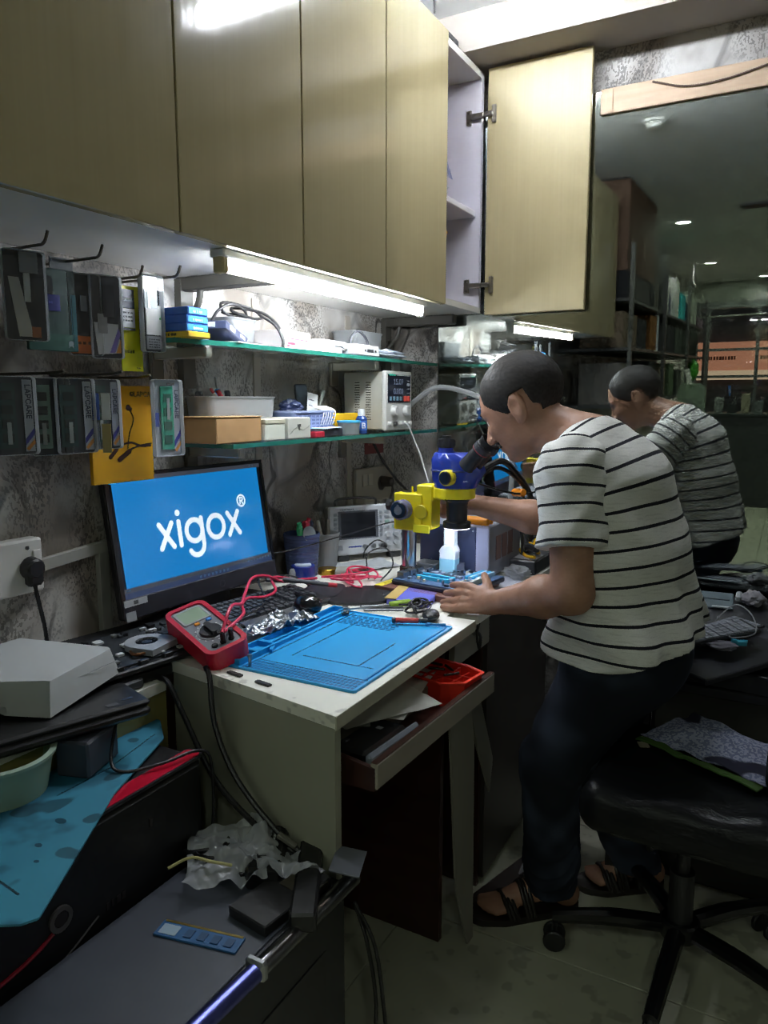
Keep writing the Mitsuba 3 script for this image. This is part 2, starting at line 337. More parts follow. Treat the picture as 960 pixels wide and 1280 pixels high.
part(t, 'dome', lathe([[0, -0.034], [0.03, -0.03], [0.042, -0.012], [0, -0.012]], (0.67, 1.21, ZC)), 'satin', '#c9cac5')
t = thing('security_camera', 'white bullet security camera high on the shop-front wall', 'camera')
part(t, 'bracket', cyl([0.28, -3.5, 2.47], [0.28, -3.5, 2.30], 0.012), 'satin', '#b8bbb4')
part(t, 'body', cyl([0.28, -3.58, 2.27], [0.29, -3.40, 2.25], 0.035, b=0.006), 'satin', '#c4c7c0')
part(t, 'lens', cyl([0.29, -3.402, 2.25], [0.2905, -3.39, 2.249], 0.024), 'gloss', '#0a0b0c')

# shop front with glass, street outside
def front(x0, x1, z0, z1, d=0.05): return box(x0, x1, YF - d, YF, z0, z1)
struct('wall_front', cat(front(-0.12, XR + 0.12, 2.24, ZR + 0.1), front(-0.12, 0.12, 0, 2.24), front(2.4, XR + 0.12, 0, 2.24), front(0.12, 2.4, -0.05, 0.12)), 'matte', '#74776d', label='shop-front wall around the glazing')
struct('trim_2', cat(front(0.12, 2.4, 2.16, 2.24, 0.09), *[front(x - 0.018, x + 0.018, 0.12, 2.16, 0.07) for x in (0.14, 0.27, 0.82, 1.5, 2.38)], front(0.12, 2.4, 1.66, 1.69, 0.07), front(0.12, 2.4, 1.34, 1.37, 0.07)), 'satin', '#3a3d3b', label='grey metal frame of the shop front')
struct('window_1', box(0.14, 2.38, YF - 0.036, YF - 0.034, 0.12, 2.16), 'clear', label='glass shop front')
solo('curtain_rail', 'thin pale rail running across the top of the shop front', 'rail', cyl([0.12, YF + 0.06, 2.06], [2.4, YF + 0.06, 2.10], 0.011, 12), 'satin', '#a3a79c')
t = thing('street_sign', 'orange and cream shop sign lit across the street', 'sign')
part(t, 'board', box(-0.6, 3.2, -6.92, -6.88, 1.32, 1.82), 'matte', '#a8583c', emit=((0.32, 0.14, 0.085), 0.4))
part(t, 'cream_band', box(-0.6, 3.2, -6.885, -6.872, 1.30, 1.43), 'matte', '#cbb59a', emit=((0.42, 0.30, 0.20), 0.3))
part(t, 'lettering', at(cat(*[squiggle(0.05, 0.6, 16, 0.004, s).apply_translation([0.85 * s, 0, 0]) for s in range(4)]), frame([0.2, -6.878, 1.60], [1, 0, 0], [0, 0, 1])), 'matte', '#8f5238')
t = thing('street_building', 'dark building front across the street', 'building')
part(t, 'wall', box(-3, 6, -7.4, -7.1, -0.05, 5), 'matte', '#4f555a')
for k in range(3): part(t, 'shutter', cat(*[box(-0.4 + 1.3 * k, 0.75 + 1.3 * k, -7.1, -7.075, 0.05 + 0.1 * i, 0.14 + 0.1 * i, 0.004) for i in range(12)]), 'satin', '#43494c')
solo('street_ground', 'dark tarmac of the street outside the shop', 'road', box(-3, 6, -7.4, YF - 0.1, -0.1, -0.02), 'matte', '#3a3a39')

# mirror
MN = V([0.0027, -1, -0.0177]); MN /= np.linalg.norm(MN)
FM = frame([0.19, 2.383, 1.33], [1, 0.0027, 0], [0, -0.0177, 1])
t = thing('wall_mirror', 'large frameless mirror covering the back wall beside the bench', 'mirror')
part(t, 'silvered_glass', at(box(0, 2.38, -0.62, 0.90, -0.005, 0.0), FM), 'mirror_silver', smooth=False)
part(t, 'left_edge', at(box(-0.0035, 0, -0.62, 0.90, -0.005, 0.001), FM), 'satin', '#4c4a44', label='dark ground edge')
t = thing('wooden_batten', 'bare plywood strip along the top of the mirror', 'wood strip')
part(t, 'strip', box(0.716, 2.57, 2.358, 2.3665, 2.162, 2.232, 0.001), 'plywood', smooth=False)
part(t, 'end_block', box(0.735, 0.752, 2.355, 2.358, 2.163, 2.231, 0.001), 'plywood', smooth=False)
solo('pinned_cable', 'thin dark cable sagging across the plywood strip', 'cable', tube([(0.86, 2.356, 2.226), (0.95, 2.355, 2.197), (1.05, 2.355, 2.196), (1.17, 2.355, 2.215), (1.3, 2.356, 2.231)], 0.0028), 'satin', '#5a4b42')

# ------------------------------------------------------------------ wall cabinets
ZB, ZT, XC, Y0, Y1 = 1.611, 2.346, 0.368, 0.43, 2.358
DOORS = [0.43, 0.618, 0.975, 1.332, 1.686, 2.046]
t = cab = thing('wall_cabinet', 'long run of pale wood wall cabinets over the bench', 'cabinet')
part(t, 'bottom_board', box(0.005, 0.350, Y0, Y1, ZB + 0.004, ZB + 0.022), 'satin', '#d4d2cc')
part(t, 'top_board', box(0.005, 0.350, Y0, Y1, ZT - 0.02, ZT), 'satin', '#d9d7d3')
part(t, 'back_board', box(0.004, 0.012, Y0, Y1, ZB + 0.02, ZT - 0.02), 'satin', '#cfcdd2')
for y in (Y0, 1.332, 2.03, 2.34): part(t, 'side_panel', box(0.012, 0.350, y, y + 0.018, ZB + 0.022, ZT - 0.02), 'satin', '#d2cfda')
part(t, 'shelf_board', box(0.012, 0.335, 2.048, 2.34, 1.915, 1.933, 0.002), 'satin', '#d4d1da')
for a, b in zip(DOORS[:-1], DOORS[1:]):
    part(t, 'door', box(0.351, XC, a + 0.0015, b - 0.0015, ZB - 0.002, ZT - 0.002, 0.0015), 'laminate', smooth=False)
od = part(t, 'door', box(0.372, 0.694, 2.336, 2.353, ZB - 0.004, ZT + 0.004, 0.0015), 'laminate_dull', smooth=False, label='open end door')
# its hinges
for z in (2.215, 1.70):
    h = part(t, 'hinge', cat(box(0.318, 0.362, 2.322, 2.339, z - 0.008, z + 0.008, 0.003), box(0.300, 0.318, 2.333, 2.340, z - 0.022, z + 0.022, 0.002), box(0.362, 0.392, 2.320, 2.334, z - 0.007, z + 0.007, 0.003)), 'metal', '#8d8a84')
    part(h, 'cup_plate', box(0.388, 0.402, 2.327, 2.336, z - 0.026, z + 0.026, 0.002), 'metal', '#a39d92')
    for s in (-1, 1): part(h, 'screw', cyl([0.309, 2.3335, z + s * 0.015], [0.309, 2.331, z + s * 0.015], 0.004, 10), 'metal', '#6f6c66')
# wall cabinet steel brackets
for y, lab in ((1.352, 'dark steel cabinet bracket with a curved brace, nearer the monitor'), (2.335, 'dark steel cabinet bracket in the corner beside the mirror')):
    t = thing('steel_bracket', lab, 'bracket')
    part(t, 'upright', box(0.001, 0.02, y - 0.02, y + 0.02, 1.36, ZB), 'satin', '#4b4943')
    part(t, 'arm', box(0.0, 0.27, y - 0.016, y + 0.016, ZB - 0.028, ZB + 0.003, 0.003), 'satin', '#4b4943')
    part(t, 'brace', tube([(0.012, y, 1.505), (0.035, y, 1.53), (0.055, y, 1.555), (0.063, y, 1.585)], 0.0075, 8), 'satin', '#514f49')
    part(t, 'bolt', cyl([0.02, y, 1.535], [0.027, y, 1.535], 0.006, 8), 'metal', '#77736b')
# tube under the cabinets
t = thing('under_cabinet_light', 'bright tube light fixed under the wall cabinets', 'light')
LY0, LY1, LX, LZ = 1.145, 1.985, 0.312, ZB - 0.026
part(t, 'batten', box(LX - 0.018, LX + 0.018, LY0 - 0.02, LY1 + 0.02, ZB - 0.012, ZB + 0.004, 0.003), 'satin', '#dededb')
for y in (LY0 - 0.018, LY1): part(t, 'end_cap', box(LX - 0.013, LX + 0.013, y, y + 0.018, LZ - 0.014, ZB - 0.008, 0.003), 'satin', '#c9b98a' if y < LY0 else '#d9d9d6')
part(t, 'glowing_tube', cyl([LX, LY0, LZ], [LX, LY1, LZ], 0.0115, 20), 'matte', '#eef3f8', emit=(L_SHELF, 10))
# inside the open cabinet and on top
solo('document_box', 'white and tan carton standing upright on the top shelf of the open cabinet', 'box', box(0.13, 0.325, 2.06, 2.115, 1.995, 2.292, 0.002), 'cardboard', smooth=False)
labels['document_box']['label'] = 'tall tan carton standing on the upper shelf of the open cabinet'
part('document_box', 'white_panel', box(0.3252, 0.327, 2.061, 2.114, 2.175, 2.291), 'matte', '#d9d9de')
part('document_box', 'printed_mark', box(0.327, 0.3276, 2.09, 2.105, 2.215, 2.25), 'matte', '#38404f')
def lumpy(c, r, seed, amp=0.25, f=9, sub=3):
    m = trimesh.creation.icosphere(subdivisions=sub); v = m.vertices
    k = 1 + amp * (meshkit.fbm(v * f / 4 + seed, 3, seed) - 0.5) * 2
    m.vertices = v * k[:, None] * V(r) + V(c); return m
t = thing('blue_striped_bag', 'dark blue striped bag slumped on the upper cabinet shelf', 'bag')
part(t, 'bag_body', at(lumpy((0, 0, 0), (0.055, 0.06, 0.075), 3, 0.3), fz(0.275, 2.10, 2.005, 20)), 'satin', '#2c2f52')
for k in range(4): part(t, 'stripe', tube([(0.328 - 0.003 * k, 2.075 + 0.018 * k, 2.055 - 0.002 * k), (0.338 - 0.004 * k, 2.088 + 0.018 * k, 2.02), (0.334, 2.10 + 0.018 * k, 1.985)], 0.0022, 6), 'satin', '#8d93b8')
solo('crumpled_paper', 'small crumpled white paper at the edge of the upper cabinet shelf', 'paper', at(lumpy((0, 0, 0), (0.045, 0.035, 0.013), 5, 0.5), fz(0.29, 2.11, 1.944)), 'matte', '#c9cbd2', smooth=False)
solo('padded_envelope', 'orange padded envelope on the lower cabinet shelf', 'envelope', at(lumpy((0, 0, 0), (0.1, 0.045, 0.042), 9, 0.25), fz(0.24, 2.10, 1.843, 0, 12)), 'satin', '#c98f33')
t = thing('white_product_box', 'white box with yellow labels standing in the lower open cabinet', 'box')
part(t, 'carton', box(0.15, 0.327, 2.05, 2.118, 1.6335, 1.80, 0.002), 'satin', '#dcdbe2')
part(t, 'yellow_label', box(0.327, 0.3276, 2.068, 2.112, 1.682, 1.727), 'matte', '#d3d32f')
part(t, 'yellow_label', box(0.327, 0.3276, 2.082, 2.112, 1.772, 1.797), 'matte', '#d3d32f')
for z in (1.758, 1.750, 1.74, 1.66, 1.652): part(t, 'print_line', box(0.327, 0.3276, 2.085, 2.108, z, z + 0.004), 'matte', '#5b6147')
part('white_product_box', 'print_line', at(squiggle(0.003, 0.03, 6, 0.0003, 4), frame([0.3278, 2.09, 1.71], [0, 1, 0], [0, 0, 1])), 'matte', '#6f6d20')
t = thing('black_adapter_box', 'black slotted metal box lying on top of the wall cabinet', 'box')
part(t, 'case', box(0.22, 0.32, 2.02, 2.345, ZT, ZT + 0.052, 0.004), 'satin', '#35363a')
for k in range(6): part(t, 'slot', box(0.32, 0.3206, 2.05 + 0.05 * k, 2.08 + 0.05 * k, ZT + 0.014, ZT + 0.038), 'satin', '#1b1c20')
solo('loose_black_wire', 'thin black wire curling above the wall cabinet', 'wire', tube([(0.27, 2.0, ZT + 0.003), (0.30, 1.93, ZT + 0.05), (0.335, 1.96, ZT + 0.085), (0.34, 2.0, ZT + 0.075), (0.33, 2.03, ZT + 0.045)], 0.003), 'satin', '#2a2a2c')
solo('loose_black_plug', 'black cable end hanging over the front of the wall cabinet top', 'cable', tube([(0.27, 1.94, ZT + 0.004), (0.33, 1.93, ZT + 0.075), (0.36, 1.96, ZT + 0.088), (0.375, 1.985, ZT + 0.086)], [0.003] * 16 + [0.003 + 0.0035 * min(1, i / 4) for i in range(9)], 8), 'satin', '#3a3a3c')

# ------------------------------------------------------------------ glass shelves
ZU, ZL = 1.459, 1.235
for z, y0, lab in ((ZU, 1.152, 'upper clear glass shelf with green edges'), (ZL, 1.30, 'lower clear glass shelf with green edges')):
    t = thing('glass_shelf', lab, 'shelf')
    poly = [(0.004, y0), (0.172, y0), (0.19, y0 + 0.135), (0.19, 2.372), (0.004, 2.372)] if z == ZU else [(0.004, y0), (0.19, y0), (0.19, 2.372), (0.004, 2.372)]
    part(t, 'pane', extr(poly, 0.009, z - 0.010), 'glass_green', smooth=False)
    P = poly[:4]
    part(t, 'green_edge', cat(*[at(box(0, np.hypot(b[0] - a[0], b[1] - a[1]), -0.0012, 0.0, -0.0105, -0.0005), fz(a[0], a[1], z, math.degrees(math.atan2(b[1] - a[1], b[0] - a[0])))) for a, b in zip(P[:-1], P[1:])]), 'glass_edge', smooth=False)
    for y in ((1.26, 2.0) if z == ZU else (1.36, 2.05)):
        b = part(t, 'support', box(0.0, 0.165, y - 0.011, y + 0.011, z - 0.036, z - 0.0105, 0.003), 'satin', '#a39f92', label='grey metal shelf arm')
        part(b, 'wall_plate', box(0.0, 0.012, y - 0.02, y + 0.02, z - 0.085, z - 0.0105, 0.003), 'satin', '#5d594f')
def crate(name, label, catg, x0, x1, y0, y1, z, h, col, m='satin', g=None):
    return solo(name, label, catg, box(x0, x1, y0, y1, z, z + h, 0.0015), m, col, smooth=False, group=g)
# upper shelf
z = ZU
k = crate('yellow_carton', 'flat yellow box at the bottom of the small box stack on the upper glass shelf', 'box', 0.095, 0.205, 1.156, 1.221, z, 0.012, '#c7a21d')
part(k, 'print', at(squiggle(0.005, 0.05, 6, 0.0004, 2), frame([0.15, 1.1556, z + 0.006], [1, 0, 0], [0, 0, 1])), 'matte', '#40350c')
for i, w in enumerate(('lowest', 'middle', 'top')):
    zz = z + 0.012 + 0.0165 * i
    k = crate('blue_carton', f'{w} of the three small blue boxes stacked on the upper glass shelf', 'box', 0.09, 0.20, 1.156 + 0.003 * i, 1.221, zz, 0.016, '#1d4f9c', g='small blue boxes')
    part(k, 'bright_label', box(0.2002, 0.2008, 1.159 + 0.003 * i, 1.219, zz + 0.002, zz + 0.014), 'satin', '#2b86dd')
    part(k, 'print', at(squiggle(0.004, 0.03, 5, 0.0003, 20 + i), frame([0.201, 1.191, zz + 0.007], [0, 1, 0], [0, 0, 1])), 'matte', '#d7e8f6')
crate('grey_folder', 'thin grey folder lying beside the blue boxes on the upper glass shelf', 'folder', 0.07, 0.165, 1.224, 1.262, z, 0.004, '#77808c')
t = thing('adapter_box', 'tilted dark blue flat retail box on the upper glass shelf', 'box')
F = fz(0.118, 1.345, z + 0.024, 24, 0, -8)
part(t, 'carton', at(box(-0.045, 0.045, -0.085, 0.085, -0.009, 0.009, 0.0015), F), 'satin', '#3b435f')
[part(t, 'white_label', at(q, F), 'matte', '#c9cedb') for q in (box(-0.03, 0.02, -0.0858, -0.0851, -0.005, 0.006), box(0.0451, 0.0457, -0.06, -0.02, -0.005, 0.005), box(0.0451, 0.0457, 0.02, 0.06, -0.003, 0.004))]
t = thing('white_circuit_card', 'white flat card with print lying under the tilted blue box', 'card')
part(t, 'card', at(bx(0, 0, 0.0015, 0.06, 0.13, 0.003), fz(0.155, 1.375, z, 12)), 'matte', '#d5d6d8')
part(t, 'print', at(squiggle(0.006, 0.08, 9, 0.0004, 31), frame([0.187, 1.375, z + 0.0032], [0.05, 1, 0], [-1, 0.05, 0])), 'matte', '#6a6e7a')
def tub(name, label, c, w, d, h, m='frosted', th=0.0018, col='#c8cccf', taper=0.9, deg=0, lip=True, g=None):
    t = thing(name, label, 'container', g); F = fz(*c, deg)
    o, i = rrect(w, d, min(w, d) * 0.18), rrect(w - 2 * th, d - 2 * th, min(w, d) * 0.17)
    def taperz(mesh):
        k = taper + (1 - taper) * np.clip(mesh.vertices[:, 2] / h, 0, 1); mesh.vertices[:, :2] *= k[:, None]; return mesh
    part(t, 'wall', at(cat(taperz(extr(o.difference(i), h)), taperz(extr(o, th))), F), m, col)
    if lip: part(t, 'rim', at(extr(o.buffer(0.003).difference(i), 0.004, h - 0.002), F), m, col)
    return t
t = tub('clear_tub', 'clear plastic tub with a black cable heaped on it, upper glass shelf', (0.075, 1.44, z), 0.085, 0.10, 0.065)
wire = [(0.10, 1.335, 1.50), (0.115, 1.35, 1.535), (0.12, 1.39, 1.553), (0.10, 1.46, 1.548), (0.085, 1.485, 1.535), (0.09, 1.45, 1.527), (0.11, 1.39, 1.530), (0.118, 1.36, 1.538), (0.10, 1.38, 1.556), (0.085, 1.44, 1.562), (0.095, 1.50, 1.553), (0.11, 1.515, 1.535), (0.12, 1.47, 1.528), (0.11, 1.41, 1.538), (0.095, 1.43, 1.550), (0.12, 1.50, 1.545), (0.14, 1.535, 1.52), (0.155, 1.55, 1.48), (0.16, 1.545, z + 0.004)]
solo('black_cable_heap', 'loose heap of thin black cable on top of the clear tub', 'cable', cat(tube(wire, 0.0034, 7, 7), tube([(0.12, 1.49, 1.540), (0.15, 1.515, 1.515), (0.168, 1.522, 1.48), (0.17, 1.518, z + 0.004)], 0.0034, 7), tube([(0.09, 1.44, z + 0.071), (0.10, 1.47, z + 0.073), (0.11, 1.44, z + 0.076), (0.10, 1.40, z + 0.074), (0.11, 1.37, 1.533)], 0.0034, 7)), 'satin', '#232324')
t = thing('pink_printed_carton', 'white carton with pink and red print on the upper glass shelf', 'box')
part(t, 'carton', at(box(-0.06, 0.06, -0.07, 0.07, 0, 0.048, 0.002), fz(0.095, 1.60, z, 8)), 'satin', '#e3dcdb')
part(t, 'red_print', at(cat(box(0.0602, 0.0607, -0.06, -0.02, 0.012, 0.018), box(0.0602, 0.0607, -0.065, 0.05, 0.026, 0.028), box(0.0602, 0.0607, -0.065, -0.05, 0.006, 0.011)), fz(0.095, 1.60, z, 8)), 'matte', '#c2475a')
crate('white_pill_box', 'plain white box beside the pink-printed carton on the upper glass shelf', 'box', 0.06, 0.165, 1.70, 1.80, z, 0.030, '#dfe0e0')
solo('white_rag', 'bright white crumpled cloth on the upper glass shelf', 'cloth', at(lumpy((0, 0, 0), (0.05, 0.085, 0.018), 15, 0.5), fz(0.115, 1.79, z + 0.022, 0)), 'matte', '#dcdde0')
t = thing('white_adapter', 'flat white and grey adapter with a looped cable on the upper glass shelf', 'adapter')
part(t, 'case', box(0.125, 0.182, 1.835, 1.985, z, z + 0.030, 0.004), 'satin', '#b9bcc3')
part(t, 'top_panel', box(0.128, 0.179, 1.838, 1.982, z + 0.030, z + 0.033), 'satin', '#d6d8dc')
part(t, 'port', cat(box(0.182, 0.1828, 1.91, 1.945, z + 0.012, z + 0.02), box(0.182, 0.1828, 1.955, 1.962, z + 0.013, z + 0.019), box(0.182, 0.1828, 1.895, 1.902, z + 0.013, z + 0.019)), 'matte', '#1e2024')
part(t, 'cable_loop', tube([(0.15, 1.865, z + 0.03), (0.15, 1.875, z + 0.055), (0.15, 1.91, z + 0.073), (0.15, 1.95, z + 0.06), (0.15, 1.975, z + 0.032)], 0.0035), 'satin', '#3c3e44')
t = tub('frosted_box', 'frosted plastic box behind the white adapter on the upper glass shelf', (0.06, 2.06, z), 0.09, 0.17, 0.082)
solo('crumpled_poly_bag', 'crumpled bluish-white plastic bag at the mirror end of the upper glass shelf', 'bag', at(lumpy((0, 0, 0), (0.045, 0.09, 0.014), 22, 0.6, 12, 4), fz(0.135, 2.10, z + 0.016)), 'satin', '#ccd4de', smooth=False)
# lower shelf
z = ZL
t = thing('brown_carton', 'plain brown cardboard box at the near end of the lower glass shelf', 'box')
part(t, 'carton', box(0.045, 0.165, 1.275, 1.435, z, z + 0.058, 0.002), 'cardboard', smooth=False)
part(t, 'lid_flap', box(0.043, 0.167, 1.273, 1.437, z + 0.0582, z + 0.0605, 0.001), 'cardboard', smooth=False)
t = thing('cream_box', 'small cream lidded box right beside the brown carton', 'box')
part(t, 'body', box(0.07, 0.168, 1.445, 1.525, z, z + 0.040, 0.002), 'satin', '#c6c8ba'); part(t, 'lid', box(0.069, 0.1695, 1.444, 1.526, z + 0.040, z + 0.052, 0.002), 'satin', '#b9b59f')
t = thing('marbled_box', 'pale marbled box with a small dark mark, lower glass shelf', 'box')
part(t, 'body', box(0.07, 0.17, 1.535, 1.635, z, z + 0.054, 0.002), 'satin', '#b4b4aa')
part(t, 'printed_mark', cat(box(0.1702, 0.1707, 1.575, 1.59, z + 0.03, z + 0.037), box(0.1702, 0.1707, 1.579, 1.586, z + 0.022, z + 0.03)), 'matte', '#3c3c38')
part(t, 'crease_line', tube([(0.1705, 1.54, z + 0.012), (0.1705, 1.57, z + 0.028), (0.1705, 1.60, z + 0.022), (0.1705, 1.63, z + 0.033)], 0.0006, 5), 'matte', '#83837a')
t = tub('clear_tool_tub', 'long clear plastic tub of pens and tools behind the brown carton', (0.055, 1.46, z), 0.085, 0.25, 0.105)
def rod(name, label, cg, a, b, r, col, m='satin', tip=None, g=None):
    k = thing(name, label, cg, g); part(k, 'barrel', cyl(a, b, r, 12, b=r * 0.3), m, col)
    if tip: d = V(b) - V(a); d = d / np.linalg.norm(d); part(k, 'tip', cyl(V(b), V(b) + d * tip[0], tip[1], 10), tip[3] if len(tip) > 3 else 'metal', tip[2])
    return k
rod('screwdriver', 'red-handled screwdriver leaning in the clear tool tub', 'screwdriver', (0.085, 1.455, z + 0.02), (0.06, 1.405, z + 0.118), 0.0055, '#c3313b', tip=(0.004, 0.006, '#8d1f28', 'satin'))
rod('marker_pen', 'white pen leaning against the red screwdriver in the tool tub', 'pen', (0.09, 1.445, z + 0.02), (0.062, 1.385, z + 0.115), 0.0045, '#d9d6d2', tip=(0.012, 0.004, '#b03a40', 'satin'))
rod('blue_tweezers', 'blue-gripped tool standing up at the back of the clear tool tub', 'tweezers', (0.035, 1.45, z + 0.02), (0.03, 1.435, z + 0.125), 0.007, '#2377c2', tip=(0.03, 0.003, '#b7bcc1'))
rod('black_gripped_tool', 'short black tool standing beside the blue-gripped one', 'tool', (0.04, 1.475, z + 0.02), (0.032, 1.468, z + 0.122), 0.007, '#25262a')
rod('dark_tool_head', 'dark stub of a tool at the near corner of the clear tool tub', 'tool', (0.06, 1.36, z + 0.02), (0.045, 1.352, z + 0.118), 0.009, '#2d2d2f')
for i, (y, c, w) in enumerate([(1.50, '#c9c6c0', 'silver pick low'), (1.53, '#c1404a', 'red crimped cable end low'), (1.56, '#b83c4a', 'red plastic plug low')]):
    rod('small_tool', f'{w} inside the clear tool tub', 'tool', (0.085, y + 0.03, z + 0.012), (0.07, y, z + 0.065), 0.004 if i == 0 else 0.009, c)
# blue wire-look basket
t = thing('blue_basket', 'small blue plastic basket crammed with parts, lower glass shelf', 'basket')
F = fz(0.075, 1.73, z, 0)
o, i = rrect(0.095, 0.19, 0.015), rrect(0.089, 0.184, 0.013)
part(t, 'shell', at(cat(extr(o.difference(i), 0.066), extr(o, 0.003)), F), 'satin', '#7d8cb4')
part(t, 'rim', at(extr(o.buffer(0.004).difference(i), 0.006, 0.064), F), 'satin', '#93a1c4')
for k in range(5): part(t, 'slot_row', at(cat(*[box(0.0476, 0.0481, -0.08 + 0.02 * j, -0.066 + 0.02 * j, 0.012 + 0.01 * k, 0.017 + 0.01 * k) for j in range(9)]), F), 'matte', '#5a688f')
solo('navy_cable_lump', 'lump of dark blue parts heaped in the blue basket', 'parts', at(lumpy((0, 0, 0), (0.03, 0.035, 0.022), 31, 0.4), fz(0.075, 1.68, z + 0.078)), 'satin', '#27304f')
t = thing('upright_phone', 'black phone standing upright with a white card in the blue basket', 'phone')
F = frame([0.07, 1.735, z + 0.085], [0.25, 1, 0], [-0.1, 0.18, 1])
part(t, 'body', at(extr(rrect(0.042, 0.115, 0.006), 0.007), F), 'gloss', '#141518'); part(t, 'screen', at(extr(rrect(0.037, 0.105, 0.003), 0.0004, 0.007), F), 'gloss', '#23262b')
t = thing('white_card', 'white punched card standing in front of the phone in the blue basket', 'card')
F = frame([0.092, 1.755, z + 0.075], [0.2, 1, -0.2], [-0.1, 0.2, 1])
part(t, 'card', at(bx(0, 0, 0.0008, 0.04, 0.085, 0.0016), F), 'matte', '#d7d9d8'); part(t, 'slits', at(cat(*[bx(-0.004, -0.025 + 0.016 * k, 0.0018, 0.018, 0.003, 0.0005) for k in range(4)]), F), 'matte', '#83868c')
rod('grey_tool_shaft', 'grey tool shaft slanting out of the blue basket towards the power supply', 'tool', (0.08, 1.77, z + 0.02), (0.06, 1.865, z + 0.125), 0.006, '#8a8a84')
t = thing('spring_coil', 'bundle of pale springy wire hanging out of the blue basket', 'wire')
for k in range(6): part(t, 'strand', tube([(0.10, 1.75 + 0.012 * k, z + 0.082), (0.124, 1.765 + 0.012 * k, z + 0.066), (0.131, 1.74 + 0.012 * k, z + 0.03)], 0.0013, 5), 'metal', '#b9bfcc')
crate('dark_flat_box', 'flat black box in front of the blue basket', 'box', 0.085, 0.165, 1.66, 1.80, z, 0.020, '#2a2c33')
crate('red_matchbox', 'tiny red box at the shelf edge beside the marbled box', 'box', 0.15, 0.178, 1.645, 1.69, z, 0.015, '#a32334')
for i, (y, zz, c, a, w) in enumerate([(1.75, 0.0206, '#cfd8e2', 8, 'white'), (1.735, 0.0216, '#8cc2e3', -6, 'pale blue'), (1.765, 0.0226, '#e5e6e8', 15, 'bright white')]):
    solo('paper_slip', f'{w} slip of paper on the flat black box', 'paper', at(bx(0, 0, 0.0004, 0.06, 0.10, 0.0008), fz(0.135, y, z + zz, a)), 'matte', c)
crate('yellow_box', 'bright yellow box behind the little bottle, against the power supply', 'box', 0.085, 0.10, 1.86, 2.01, z, 0.060, '#e2b217')
t = thing('solder_tub', 'clear round tub with a green label and blue lid', 'tub')
part(t, 'wall', lathe([[0, 0], [0.030, 0], [0.033, 0.034], [0.031, 0.034], [0.028, 0.002], [0, 0.002]], (0.145, 1.865, z)), 'frosted')
part(t, 'contents', lathe([[0, 0.002], [0.027, 0.002], [0.0285, 0.026], [0, 0.026]], (0.145, 1.865, z)), 'satin', '#4fa878'); part(t, 'lid', lathe([[0, 0.034], [0.035, 0.034], [0.035, 0.040], [0, 0.041]], (0.145, 1.865, z)), 'satin', '#4ba7cf')
t = thing('flux_bottle', 'little dark blue bottle with a white cap on the lower glass shelf', 'bottle')
o = (0.152, 1.925, z)
part(t, 'bottle', lathe([[0, 0], [0.016, 0], [0.017, 0.003], [0.017, 0.044], [0.011, 0.052], [0, 0.053]], o), 'gloss', '#24407e')
part(t, 'label', lathe([[0.0171, 0.010], [0.0174, 0.010], [0.0174, 0.038], [0.0171, 0.038]], o), 'satin', '#3e66b4')
part(t, 'white_mark', at(text('B', 0.016, 0.0006, True), frame([o[0] + 0.0142, o[1] - 0.0105, z + 0.024], [0.6, 0.8, 0], [0, 0, 1])), 'satin', '#e8ecf4')
part(t, 'cap', lathe([[0, 0.052], [0.010, 0.052], [0.011, 0.054], [0.0105, 0.072], [0, 0.073]], o), 'satin', '#e6e7e8')
# bench power supply
t = thing('power_supply', 'white bench power supply with a dark readout panel on the lower glass shelf', 'power supply')
px0, px1, py0, py1, pz0, pz1 = 0.035, 0.172, 2.015, 2.185, z + 0.008, z + 0.185
part(t, 'case', box(px0, px1, py0, py1, pz0, pz1, 0.003), 'satin', '#a7a59a')
fp = part(t, 'front_panel', box(px1, px1 + 0.014, py0 - 0.003, py1 + 0.003, pz0 - 0.003, pz1 + 0.003, 0.004), 'satin', '#c9cac5', label='white front panel')
X = px1 + 0.014
rp = part(t, 'readout_panel', box(X, X + 0.0015, py0 + 0.012, py1 - 0.010, pz0 + 0.083, pz1 - 0.008), 'gloss', '#151a26', label='dark glossy readout panel')
FP = frame([X + 0.0016, (py0 + py1) / 2, pz0 + 0.152], [0, 1, 0], [0, 0, 1])
for zz, s in ((0.147, '15.07'), (0.118, '0.002')): part(rp, 'digits', at(text(s, 0.017, 0.0006), frame([X + 0.0016, py0 + 0.078, pz0 + zz], [0, 1, 0], [0, 0, 1])), 'matte', '#8089a0')
part(rp, 'brand_line', box(X + 0.0016, X + 0.0021, py0 + 0.018, py0 + 0.06, pz0 + 0.165, pz0 + 0.170), 'matte', '#2aa58c')
part(rp, 'brand_line', box(X + 0.0016, X + 0.0021, py0 + 0.07, py1 - 0.016, pz0 + 0.166, pz0 + 0.168), 'matte', '#b9c6cf')
for zz in (0.15, 0.135, 0.125, 0.112): part(rp, 'legend', box(X + 0.0016, X + 0.002, py1 - 0.034, py1 - 0.016, pz0 + zz, pz0 + zz + (0.009 if zz == 0.135 else 0.002)), 'matte', '#a9b2bd')
for k in range(4): part(rp, 'button', box(X + 0.0015, X + 0.004, py0 + 0.02 + 0.022 * k, py0 + 0.032 + 0.022 * k, pz0 + 0.089, pz0 + 0.102, 0.001), 'satin', '#6f93a6')
for k in range(2): part(rp, 'button', box(X + 0.0015, X + 0.004, py0 + 0.112 + 0.022 * k, py0 + 0.130 + 0.022 * k, pz0 + 0.087, pz0 + 0.104, 0.001), 'satin', '#e2574a', label='red output button')
